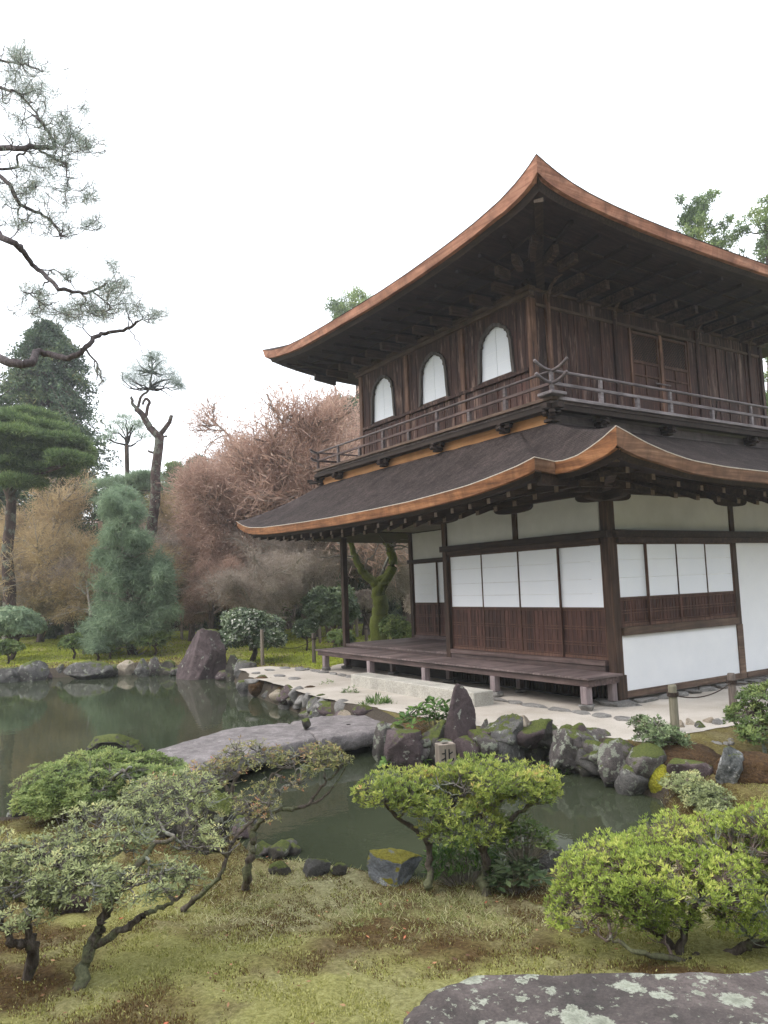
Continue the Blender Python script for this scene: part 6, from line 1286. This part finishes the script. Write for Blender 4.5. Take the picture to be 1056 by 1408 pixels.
# bare maples: four kinds, copied over the wood behind the moss garden
Z = np.zeros(3)
MP = [bare_tree('maple_tree', None, 'tree', Z, 8.2, 101+i, BM['brown'], ['bud', 'bud_o', 'bud', 'twig_g'][i], 3, trunk=.20, budsize=.12, twigmat=[BM['redtwig'], BM['twig'], BM['redtwig'], BM['twig']][i]) for i in range(4)]
mp_spots = [ # u, distance, height factor, kind, label
 (272, 36, 1.1, 1, 'orange brown budding maple right of the old pine'), (318, 31, 1.12, 0, 'reddish budding maple above the great boulder'), (366, 30, 1.5, 2, 'large red budding maple left of the lower roof tip'),
 (425, 30, 1.85, 0, 'tall reddish maple rising behind the left end of the balcony'), (345, 25, .60, 3, 'low spreading grey pink maple above the white flowered camellia'), (392, 36, 1.95, 0, 'red maple far behind the lower roof tip'),
 (300, 40, 1.3, 2, 'tall faint red maple at the back between the old pine and the roof'), (240, 42, 1.25, 1, 'orange brown maple just behind the old pine trunk'), (100, 31, 1.1, 1, 'orange brown maple behind the cloud pruned pine'),
 (55, 33, .9, 1, 'brownish bare maple below the dark cedar'), (140, 30, .95, 3, 'grey bare tree left of the feathery pine'), (118, 26.5, .75, 1, 'small orange brown maple left of the feathery pine boughs'),
 (262, 30, .72, 3, 'pale twiggy bare tree with light forked limbs right of the feathery pine'), (470, 34, 1.9, 2, 'reddish maple behind the balcony railing end'), (455, 27, .8, 3, 'grey bare tree behind the veranda column'),
 (500, 30, .85, 3, 'grey bare tree seen under the eave left of the forked tree'), (560, 31, .85, 3, 'grey bare tree seen under the eave right of the forked tree'), (590, 36, .9, 3, 'grey bare tree at the back seen through the veranda'),
 (20, 30, .7, 3, 'grey bare tree behind the low spreading pine at the left'), (205, 43, 1.25, 0, 'reddish maple far behind the feathery pine'), (170, 43, 1.2, 2, 'reddish maple at the back left of the old pine'),
 (420, 42, 1.95, 2, 'tall pale red maple far behind the roof tip'), (335, 43, 1.55, 0, 'tall pale red maple at the very back of the wood'), (-60, 30, .9, 3, 'grey bare tree beyond the left edge'), (285, 27, .6, 0, 'small reddish maple left of the camellia with white flowers'),
]
for i, (u, b, s_, k, lab) in enumerate(mp_spots):
    B = onground(u, b); o = MP[k] if k not in [q[3] for q in mp_spots[:i]] else copy_tree(MP[k])
    o.location = tuple(B); o.rotation_euler[2] = random.uniform(0, 6.28); o.scale = (s_, s_, s_*random.uniform(.92, 1.05)); o['label'] = lab; o['group'] = 'bare maples behind the moss garden'
# evergreens at the back
EG = [conifer('evergreen_tree', None, Z, 9, 3.0, 201+i, leaf=['ever', 'cedar', 'evl'][i], n=420, cards=110, size=.17, droop=.15, power=.5, base_h=.02) for i in range(3)]
eg_spots = [(-120, 44, 1.2, 0, 'dark evergreen beyond the left edge'), (10, 46, .85, 0, 'dark evergreen under the cedar at the left'), (90, 47, .85, 1, 'dark evergreen behind the cloud pine'), (150, 48, .95, 0, 'dark evergreen left of the slender pine'),
 (185, 46, 1.0, 2, 'light green evergreen behind the slender pine'), (225, 50, 1.0, 1, 'dark evergreen right behind the old pine'), (268, 52, 1.22, 1, 'pointed blue green conifer against the sky between old pine and roof'), (245, 54, 1.2, 2, 'light conifer left of the pointed blue green one'),
 (305, 50, .95, 0, 'dark evergreen at the middle of the wood'), (340, 52, 1.3, 2, 'pale green conifer tip above the red maples'), (380, 50, 1.0, 0, 'dark evergreen behind the red maples'), (430, 46, 1.15, 2, 'light green evergreen behind the left balcony end'),
 (465, 44, 1.45, 1, 'dark conifer showing below the upper eave tip'), (482, 50, 1.6, 0, 'dark green tree just left of the upper wall'), (520, 42, .7, 0, 'dark evergreen seen under the eave'), (560, 40, .7, 1, 'dark evergreen seen between veranda posts'), (610, 44, .8, 0, 'dark evergreen behind the recessed wall'),
 (352, 33, .78, 2, 'light green evergreen rising between the red maples and the roof tip'), (288, 34, .50, 1, 'dark evergreen low between the old pine and the great boulder'), (75, 35, .55, 0, 'dark evergreen behind the cloud pine trunk'), (440, 38, .62, 0, 'dark round evergreen behind the notice board'), (400, 42, .6, 1, 'dark evergreen low behind the reddish maples'), (330, 41, .45, 0, 'dark low evergreen behind the camellia with white flowers'), (265, 42, .45, 0, 'dark low evergreen behind the two short stakes'), (120, 41, .5, 0, 'dark low evergreen behind the maple at the left')]
for i, (u, b, s_, k, lab) in enumerate(eg_spots):
    B = onground(u, b); o = EG[k] if k not in [q[3] for q in eg_spots[:i]] else copy_tree(EG[k])
    o.location = tuple(B); o.rotation_euler[2] = random.uniform(0, 6.28); o.scale = (s_, s_, s_); o['label'] = lab; o['group'] = 'evergreens at the back of the garden'
# trees rising behind the roofs
def roof_tree(u, vtop, b, w, leaf, label, seed, n=240, size=.30, hpx=110):
    B = onground(u, b); top = P3(u, vtop, b); root = empty('tall_tree', B, label, 'tree'); t = MB(); f = MB(); b_ = MB(); rng = np.random.default_rng(seed); R = px2m(w, b); Hc = px2m(hpx, b)
    q = smooth_path([B, B+(top-B)*.5+rh*.2, top-[0, 0, .4]], 6, .02); t.tube(q, np.linspace(.28, .05, len(q)), 8); t.build('trunk', BM['brown'], root, True)
    zz = rng.random(34)**.8; pr = .25+.85*np.sin(np.clip(zz, .02, 1)*2.6)**.8; an = rng.random(34)*6.28; rr2 = rng.uniform(.25, 1, 34)*pr*R
    cs = top-np.array([0, 0, 1])*(zz*Hc)[:, None]+np.stack([np.cos(an)*rr2, np.sin(an)*rr2, 0*an], 1); connect(b_, q[-8:], cs, .05, .015, 5, .12, 4); b_.build('branches', BM['brown'], root)
    for c in cs: leafcloud(f, c[None]+rng.normal(size=(7, 3))*R*.13, 55, np.array([1, 1, .8])*R*.15, size*.5, asp=.3, up=.5, sc=1.0, seed=seed)
    f.build('crown', LM[leaf], root); return root
roof_tree(958, 275, 34, 46, 'pine', 'tall pine with open crown rising behind the upper roof at the right', 301, 200, .34, 130)
roof_tree(1052, 275, 32, 50, 'pine', 'tall light green tree cut by the right edge above the upper roof', 302, 200, .32, 150)
roof_tree(488, 402, 52, 40, 'pine', 'grey green tree top showing over the left part of the upper roof', 303, 260, .4, 80)
for i, (u, vt, b, w, lf, lab) in enumerate([(1085, 470, 26, 60, 'evl', 'light green tree at the right edge behind the upper wall'), (1050, 560, 30, 50, 'ever', 'dark tree at the right edge behind the balcony')]): roof_tree(u, vt, b, w, lf, lab, 310+i, 300, .3, 220)
# undergrowth mass at the back of the wood
f = MB(); n_ = 26000; uu = RNG.uniform(-260, 760, n_); bb = RNG.uniform(40, 58, n_)
Pc = P3(0, 806, 1)-CAM; D1 = np.array([P3(u, 806, 1)-CAM for u in (-260, 760)]); tt = (uu+260)/1020; dd = D1[0]*(1-tt)[:, None]+D1[1]*tt[:, None]; dd = dd/(dd @ fh)[:, None]
Q = CAM+dd*bb[:, None]; hz = H(Q[:, 0], Q[:, 1]); top = 2.0+1.6*fnoise(np.stack([uu/60, bb/9, 0*uu], 1), 1, 6, 3); Q[:, 2] = hz+RNG.random(n_)*top
f.leaves(Q, RNG.normal(size=Q.shape)+[0, 0, .3], .55*RNG.uniform(.5, 1.2, n_), .24, clump(Q, .5, 4, .5)); tag(f.build('undergrowth', LM['ever']), kind='stuff')

# foreground pine: boughs reaching in from the left
rootp = onground(-330, 7.4); PT = empty('pine_tree', rootp, 'overhanging pine boughs entering from the left against the white sky, trunk outside the photo', 'tree')
t = MB(); TPp = smooth_path([rootp+[0, 0, -.3], P3(-320, 800, 7.4), P3(-300, 560, 7.4), P3(-270, 300, 7.5), P3(-230, 60, 7.6), P3(-200, -120, 7.7)], 6, .02); t.tube(TPp, np.linspace(.26, .10, len(TPp)), 10); t.build('trunk', BM['pine'], PT, True)
BL = [ # (points in photo pixels, depth, r0 px, r1 px)
 ([(-290, 520), (-120, 500), (-30, 488), (22, 500), (42, 498), (50, 485), (70, 487), (95, 492), (118, 478), (132, 463), (150, 457), (175, 452), (190, 442)], 7.4, 9, 2.2),
 ([(-280, 420), (-120, 350), (-20, 322), (10, 330), (25, 338), (35, 352), (52, 370), (68, 385), (85, 398), (110, 402), (128, 400), (145, 390)], 7.2, 7, 2),
 ([(-270, 300), (-120, 260), (-30, 230), (8, 250), (28, 280), (60, 296), (75, 310), (85, 325)], 7.6, 5, 1.6),
 ([(-260, 250), (-100, 215), (0, 203), (25, 205), (50, 202), (70, 204), (76, 198), (66, 180), (55, 165), (45, 158)], 7.5, 6, 2),
 ([(50, 203), (65, 212), (85, 222), (92, 232)], 7.5, 2.5, 1.2), ([(-20, 232), (20, 230), (24, 215), (35, 208)], 7.5, 2.6, 1.6), ([(-240, 140), (-100, 118), (-20, 118), (10, 124), (25, 128), (45, 150), (62, 172)], 7.6, 3.5, 1.4),
 ([(-230, 60), (-80, 70), (10, 85), (35, 90), (60, 98)], 7.8, 3, 1.2), ([(110, 402), (118, 412), (112, 420)], 7.2, 1.6, .9), ([(68, 385), (58, 395), (52, 408), (60, 418)], 7.2, 1.6, .9), ([(128, 400), (145, 415), (155, 425)], 7.2, 1.8, .9),
 ([(118, 480), (130, 495), (138, 510), (140, 525)], 7.4, 2, 1), ([(28, 280), (26, 300), (40, 305)], 7.6, 1.6, .9), ([(60, 296), (80, 315), (84, 330)], 7.6, 1.4, .8), ([(175, 452), (190, 470), (196, 485)], 7.4, 1.0, .6), ([(52, 370), (75, 372), (90, 382), (104, 398)], 7.2, 1.3, .8)]
bp = MB(); nodes = []
for pts, b, ra, rb in BL:
    q = smooth_path([P3(u, v, b+.25*math.sin(i*1.3+u*.01)) for i, (u, v) in enumerate(pts)], 5, .006); bp.tube(q, np.linspace(ra*.8, rb*.75, len(q))*b/F, 7); nodes.append(q)
bp.build('branches', BM['pinetwig_glow'], PT, True); nodes = np.concatenate(nodes)
TW = []   # tuft regions: centre, radii (px), count
for (u, v, ru, rv, n, b) in ((20, 85, 34, 26, 34, 7.8), (35, 130, 45, 30, 44, 7.6), (85, 165, 18, 12, 8, 7.6), (60, 190, 50, 34, 46, 7.5), (100, 195, 26, 22, 20, 7.5), (115, 150, 8, 8, 3, 7.6), (20, 270, 34, 24, 22, 7.6), (75, 250, 50, 30, 34, 7.5), (125, 200, 16, 10, 8, 7.5), (125, 265, 14, 14, 8, 7.5),
    (130, 308, 14, 8, 8, 7.5), (80, 310, 34, 20, 20, 7.6), (30, 305, 26, 16, 12, 7.6), (95, 378, 20, 8, 7, 7.2), (70, 425, 46, 18, 26, 7.2), (150, 395, 24, 16, 20, 7.2), (170, 425, 30, 16, 24, 7.3), (125, 425, 34, 16, 20, 7.2), (210, 432, 14, 8, 7, 7.4), (105, 440, 30, 10, 12, 7.3), (-40, 160, 50, 80, 30, 7.7), (150, 365, 12, 8, 4, 7.2), (55, 225, 40, 16, 16, 7.5), (50, 400, 26, 14, 8, 7.2), (140, 520, 10, 10, 4, 7.4)):
    q = RNG.normal(size=(int(n*2.0), 2))*.5; TW += [P3(u+a_*ru*1.2, v+c_*rv*1.2, b+RNG.normal()*.25) for a_, c_ in q]
TW = np.array(TW); tb = MB(); md_ = connect_tree(tb, nodes, TW, .0085, .0032, 4, .16, 4); tb.build('twigs', BM['pinetwig_glow'], PT)
# each tuft: needles round the twig end
nb = MB(); per = 42; C = np.repeat(TW, per, 0)+RNG.normal(size=(len(TW)*per, 3))*.028; D = nrm(nrm(RNG.normal(size=C.shape))+np.repeat(nrm(RNG.normal(size=TW.shape)+[0, 0, .8])*.9, per, 0))
nb.leaves(C, D, RNG.uniform(.045, .09, len(C)), .0034, np.clip(.55+RNG.normal(size=len(C))*.2, 0, 1)); nb.build('needles', LM['pine_glow'], PT)

# ------------------------------------------------------------------ fence posts, ropes, signs
M['postw'] = wood('grey weathered post', (.06, .045, .04), (.13, .105, .092), (.24, .20, .175), 'Z', 26)
M['postm'] = wood('mossy grey post', (.09, .085, .055), (.18, .165, .12), (.28, .26, .20), 'Z', 26)
M['rope'] = simple('dark rope', [(.3, (.02, .014, .012)), (.7, (.07, .05, .04))], 60, .95, .8, .01)
M['signw'] = wood('pale sign wood', (.14, .115, .09), (.24, .20, .165), (.36, .31, .26), 'Z', 24)
M['ink'] = simple('black ink', [(.3, (.012, .012, .012)), (.7, (.03, .03, .03))], 30, .8, 0)
def post(P, h, r, label, mat='postw', knot=True):
    root = empty('fence_post', P, label, 'post'); P = np.array(P); zz = np.array([-.15, 0, h*.5, h*.97, h]); mb = MB().tube([P+[0, 0, z] for z in zz], [r, r, r*.97, r*.95, r*.82], 12)
    mb.build('stake', M[mat], root, False)
    if knot:
        kb = MB()
        for dz in (0, .018, .034): an = np.linspace(0, 2*math.pi, 15); kb.tube([P+[math.cos(a)*(r+.008), math.sin(a)*(r+.008), h*.78+dz] for a in an], .009, 6)
        kb.build('rope_knot', M['rope'], root, True)
    return P+[0, 0, h*.80]
def rope(p, q, sag, label):
    ts = np.linspace(0, 1, 20); mb = MB().tube([np.array(p)*(1-t)+np.array(q)*t-np.array([0, 0, 4*sag*t*(1-t)]) for t in ts], .008, 7); tag(mb.build('fence_rope', M['rope'], smooth=True), label, 'rope')
k1 = post(GZ(929, 1010, .30), .58, .052, 'grey rope fence post in front of the low white wall, left of two', 'postm'); k2 = post(GZ(1010, 988, .30), .58, .052, 'grey rope fence post in front of the low white wall, right of two')
k3 = post(GZ(1095, 968, .30), .58, .052, 'grey rope fence post beyond the right edge')
rope(k1, k2, .10, 'dark rope sagging between the two posts before the low white wall'); rope(k2, k3, .08, 'dark rope running from the right post out of the right edge')
def pb(u, v, z=None): return hit(u, v) if z is None else GZ(u, v, z)
a1 = post(pb(361, 915), .95, .05, 'pale round stake in the moss before the white flowered camellia', 'signw', False)
P_ = pb(432, 911); d_ = (P_-CAM) @ fwd; a2_ = post(P_, px2m(40, d_), .055, 'grey rope fence post left of the deck end'); a1[2] += 0
rope(a1, a2_, .28, 'dark rope sagging over the moss left of the deck')
P_ = pb(418, 876); post(P_, .85, .05, 'pale fence stake behind the small camellia', 'signw', False)
P_ = pb(491, 876); post(P_, .85, .06, 'pale fence stake just right of the veranda column', 'signw', False); P_ = pb(504, 882); a4 = post(P_, .55, .06, 'short dark post right of the veranda column'); 
P_ = pb(543, 874); a5 = post(P_, .6, .045, 'thin fence stake right of the mossy forked tree', 'signw', False); P_ = pb(568, 872); a6 = post(P_, .55, .06, 'short dark post at the edge of the recessed wall')
rope(a4, a6, .15, 'dark rope behind the veranda floor seen under the eave'); rope(a2_, pb(476, 880)+[0, 0, .7], .12, 'dark rope from the post at the deck end to the veranda column')
for u, lab in ((230, 'short wooden stake on the moss, left of two near the great boulder'), (250, 'short wooden stake on the moss, right of two near the great boulder')): post(pb(u, 880), .62, .06, lab, 'signw', False)
# north marker: a post standing at the water with a character on its head
Pn = GZ(617, 1140, WL); dn_ = (Pn-CAM) @ fwd; root = empty('direction_marker', Pn, 'wooden direction marker with one black character standing in the water behind the middle azalea', 'sign')
ex = rh*math.cos(.25)+fh*math.sin(.25); ey = -rh*math.sin(.25)+fh*math.cos(.25); ez = np.array([0, 0, 1.])
top = P3(617, 1024, dn_); cz = top[2]; hb = px2m(30, dn_)
MB().obox(Pn+ez*((cz-Pn[2])/2-.1), ex*.035, ey*.03, ez*((cz-Pn[2])/2+.1)).build('pole', M['signw'], root, bevel=.004)
hc = Pn+ez*(cz-Pn[2]-hb/2); MB().obox(hc, ex*.083, ey*.055, ez*hb/2).build('sign_head', M['signw'], root, bevel=.005)
ch = MB(); o_ = hc-ey*.0565; S_ = .062
def stroke(x0, z0, x1, z1, w=.011):
    p_, q_ = o_+ex*x0*S_+ez*z0*S_, o_+ex*x1*S_+ez*z1*S_; d = (q_-p_)/2; dn = d/np.linalg.norm(d); side = np.cross(dn, ey); ch.obox((p_+q_)/2, d, side*w/2, ey*.0012)
for st_ in ((-.30, .9, -.30, -.85), (-.30, .30, -.85, .30), (-.30, -.35, -.95, -.62), (.28, .9, .28, -.55), (.28, .15, .85, .45), (.28, -.55, .45, -.78), (.45, -.78, .85, -.78), (.85, -.78, .92, -.42)): stroke(*st_)
ch.build('character', M['ink'], root)
# notice board by the camellia
Pn = onground(438, 27.0); tp = P3(434, 799, 27.0); dn_ = 27.0; root = empty('notice_board', Pn, 'small wooden notice board with dark writing above the rounded camellia', 'sign')
ex, ey = rh, fh; MB().obox(Pn+ez*((tp[2]-Pn[2])/2), ex*.05, ey*.05, ez*(tp[2]-Pn[2])/2).build('pole', M['postw'], root)
bc = Pn+ez*(tp[2]-Pn[2]-.12)-ey*.08+rh*(-.05); MB().obox(bc, ex*.26, ey*.02, ez*.17).build('board', M['signw'], root, bevel=.006); MB().obox(bc+ez*.19, ex*.30, ey*.05, ez*.015).build('cap', M['postw'], root)
wr = MB(); 
for k, x_ in enumerate((-.10, .02, .12)):
    for z_ in np.arange(-.11, .12, .045): wr.obox(bc-ey*.0215+ex*x_+ez*z_, ex*(.022 if k else .03), ey*.001, ez*.013)
wr.build('writing', M['ink'], root)
# distant garden wall with a tiled top
Wc = onground(34, 43); root = empty('garden_wall', Wc, 'short stretch of white plastered garden wall with a dark tiled top far at the left', 'wall'); hgt = P3(34, 815, 43)[2]-Wc[2]
MB().obox(Wc+ez*hgt/2, rh*1.6, fh*.15, ez*hgt/2).build('plaster', M['plaster'], root); pr = [(-.45, 0), (0, .38), (.45, 0), (.40, -.06), (-.40, -.06)]
MB().prism(pr, Wc+ez*(hgt+.06)-rh*1.8, fh, ez, rh, 3.6).build('tiled_top', M['stonebase'], root)

# ------------------------------------------------------------------ ground cover: grass blades and moss tips
def scatter(n, amin, amax, bmin, bmax, wfun=None):
    b = np.sqrt(RNG.uniform(bmin**2, bmax**2, n)); a = RNG.uniform(amin, amax, n)*b; x = CAM[0]+rh[0]*a+fh[0]*b; y = CAM[1]+rh[1]*a+fh[1]*b
    h = H(x, y); P = np.stack([x, y, h], 1); dp = sdist(P[:, :2], POND); ds = sdist(P[:, :2], SAND); ok = (dp > .04) & (ds > .05)
    if wfun is not None: ok &= RNG.random(n) < wfun(a, b, P, dp)
    return P[ok], a[ok], b[ok], dp[ok]
# moss tips: tiny upright leaves all over the near ground
def mossw(a, b, P, dp): return np.clip(.35+1.2*fnoise(P*[1, 1, 0], 6, 8, 2), 0, 1)
P, a, b, dp = scatter(300000, -.62, .62, 2.9, 7.8, mossw)
c6 = fnoise(P*[1, 1, 0], .42, 31, 4)*.55+fnoise(P*[1, 1, 0], 1.9, 35, 4)*.45; brown = sstep(.40, .56, c6); brown = np.maximum(brown, 1-sstep(.1, .9, dp)); lb = (1-sstep(-1.0, .2, a))*sstep(4.3, 5.6, b); brown = np.maximum(brown, lb*.8*sstep(.35, .55, fnoise(P*[1, 1, 0], 1.9, 35, 4)))
v = np.where(RNG.random(len(P)) < brown*.9, RNG.uniform(.05, .45, len(P)), RNG.uniform(.5, 1, len(P))**1.0)
f = MB(); f.leaves(P-[0, 0, .006], RNG.normal(size=P.shape)*.45+[0, 0, 1], RNG.uniform(.009, .022, len(P)), .0065, v); tag(f.build('moss_tips', LM['mossb']), kind='stuff')
def grassw(a, b, P, dp): return sstep(-1.9, -.6, a)*(1-.6*sstep(1.4, 2.4, a))*sstep(4.3, 5.2, b)*(.12+.95*sstep(.38, .62, fnoise(P*[1, 1, 0], 2.2, 91, 3)))
Pg, a, b, dp = scatter(42000, -.42, .40, 4.0, 7.7, grassw)
f = MB()
for k in range(3):
    D = RNG.normal(size=Pg.shape)*[.9, .9, .2]+[0, 0, .5]; L = RNG.uniform(.025, .085, len(Pg)); Q = Pg+RNG.normal(size=Pg.shape)*[.012, .012, 0]
    f.leaves(Q-[0, 0, .01], D, L, .0036, np.clip(.30+.55*fnoise(Pg, 1.7, 66, 2)+RNG.normal(size=len(Pg))*.22, 0, 1))
tag(f.build('short_grass', LM['blade']), kind='stuff')
# fallen leaves and twig litter
Pl, a, b, dp = scatter(420, -.5, .5, 3.0, 7.4)
LM['litter'] = leafmat('fallen leaves', [(0, (.10, .05, .03)), (.5, (.24, .12, .06)), (.85, (.42, .27, .14)), (1, (.45, .10, .05))], .2); f = MB(); f.leaves(Pl+[0, 0, .018], RNG.normal(size=Pl.shape)*[1, 1, .15], RNG.uniform(.018, .04, len(Pl)), .014, RNG.random(len(Pl)), RNG.normal(size=Pl.shape)*.3+[0, 0, 1]); tag(f.build('fallen_leaves', LM['litter']), kind='stuff')
# far moss garden: short blades give the lawn its grain
n_ = 60000; uu = RNG.uniform(-80, 640, n_); bb = RNG.uniform(19, 37, n_); q = np.stack([P3(u_, 806, 1)-CAM for u_ in (-80, 640)]); tt = (uu+80)/720; dd = q[0]*(1-tt)[:, None]+q[1]*tt[:, None]; dd = dd/(dd @ fh)[:, None]; Q = CAM+dd*bb[:, None]; Q[:, 2] = H(Q[:, 0], Q[:, 1])
ok = (sdist(Q[:, :2], POND) > .1) & (sdist(Q[:, :2], SAND) > .1); Q = Q[ok]; dq = sdist(Q[:, :2], POND); vb = np.where(RNG.random(len(Q)) < np.clip(1.1-dq*.5, 0.08, .8), RNG.uniform(.1, .45, len(Q)), RNG.uniform(.6, 1, len(Q)))
f = MB(); f.leaves(Q, RNG.normal(size=Q.shape)*.6+[0, 0, .7], RNG.uniform(.03, .08, len(Q)), .025, vb); LM['farmoss'] = leafmat('bright far moss', [(0, (.06, .036, .016)), (.35, (.15, .10, .035)), (.55, (.16, .19, .02)), (1, (.42, .47, .06))], .35); tag(f.build('far_moss_tips', LM['farmoss']), kind='stuff')
# bank fillers: small and middling stones wedged between the named rocks
def along(pts, n, sz, seed, label, group, styles=('dark', 'grey', 'purple', 'lichen'), up=.5):
    rng = np.random.default_rng(seed); pts = [np.array(q, float) for q in pts]
    for i in range(n):
        t = rng.uniform(0, len(pts)-1.001); k = int(t); q = pts[k]*(1-(t-k))+pts[k+1]*(t-k); zt = rng.uniform(WL, up); u_, v_ = q; g_ = GZ(u_, v_, WL); s_ = rng.uniform(*sz)
        c_ = g_+fh*rng.uniform(.0, .35)+np.array([0, 0, rng.uniform(0, up-.0)]); smallrock(c_, (s_*rng.uniform(.9, 1.4), s_, s_*rng.uniform(.6, 1.0)), seed*100+i, rng.choice(styles), label, group, 'rock', 'rock', rz=rng.uniform(0, 6))
along([(530, 1052), (620, 1060), (700, 1056), (760, 1050), (830, 1072), (905, 1102)], 46, (.18, .50), 21, 'filler stone wedged between the larger rocks of the right bank', 'filler stones of the right bank', up=.42)
along([(345, 952), (385, 970), (430, 988), (480, 1004)], 30, (.22, .62), 22, 'filler stone in the heap below the left sand corner', 'filler stones below the sand corner', ('grey', 'pale', 'lichen', 'purple', 'kerb'), up=.30)
along([(-10, 938), (60, 935), (130, 931), (200, 926), (260, 931), (318, 935)], 34, (.2, .5), 23, 'filler stone along the far shore between the larger ones', 'filler stones of the far shore', up=.12)
along([(300, 1100), (330, 1150), (365, 1186), (430, 1192)], 12, (.14, .32), 24, 'filler stone at the near shore by the sprawling azalea', 'filler stones of the near shore', up=.05)

# thin volume added to lift blacks like lens veiling and pale the far trees
hz_ = MB().box(-90, 40, -60, 75, -2.0, 22.0); m = bpy.data.materials.new('veil_haze'); m.use_nodes = True; n = m.node_tree; n.nodes.clear(); out = n.nodes.new('ShaderNodeOutputMaterial'); pv = n.nodes.new('ShaderNodeVolumePrincipled')
pv.inputs['Color'].default_value = (.92, .95, 1, 1); pv.inputs['Density'].default_value = .0012; pv.inputs['Anisotropy'].default_value = .2; n.links.new(pv.outputs[0], out.inputs['Volume'])
tag(hz_.build('veil_haze', m), kind='stuff')
SC.cycles.volume_bounces = 1
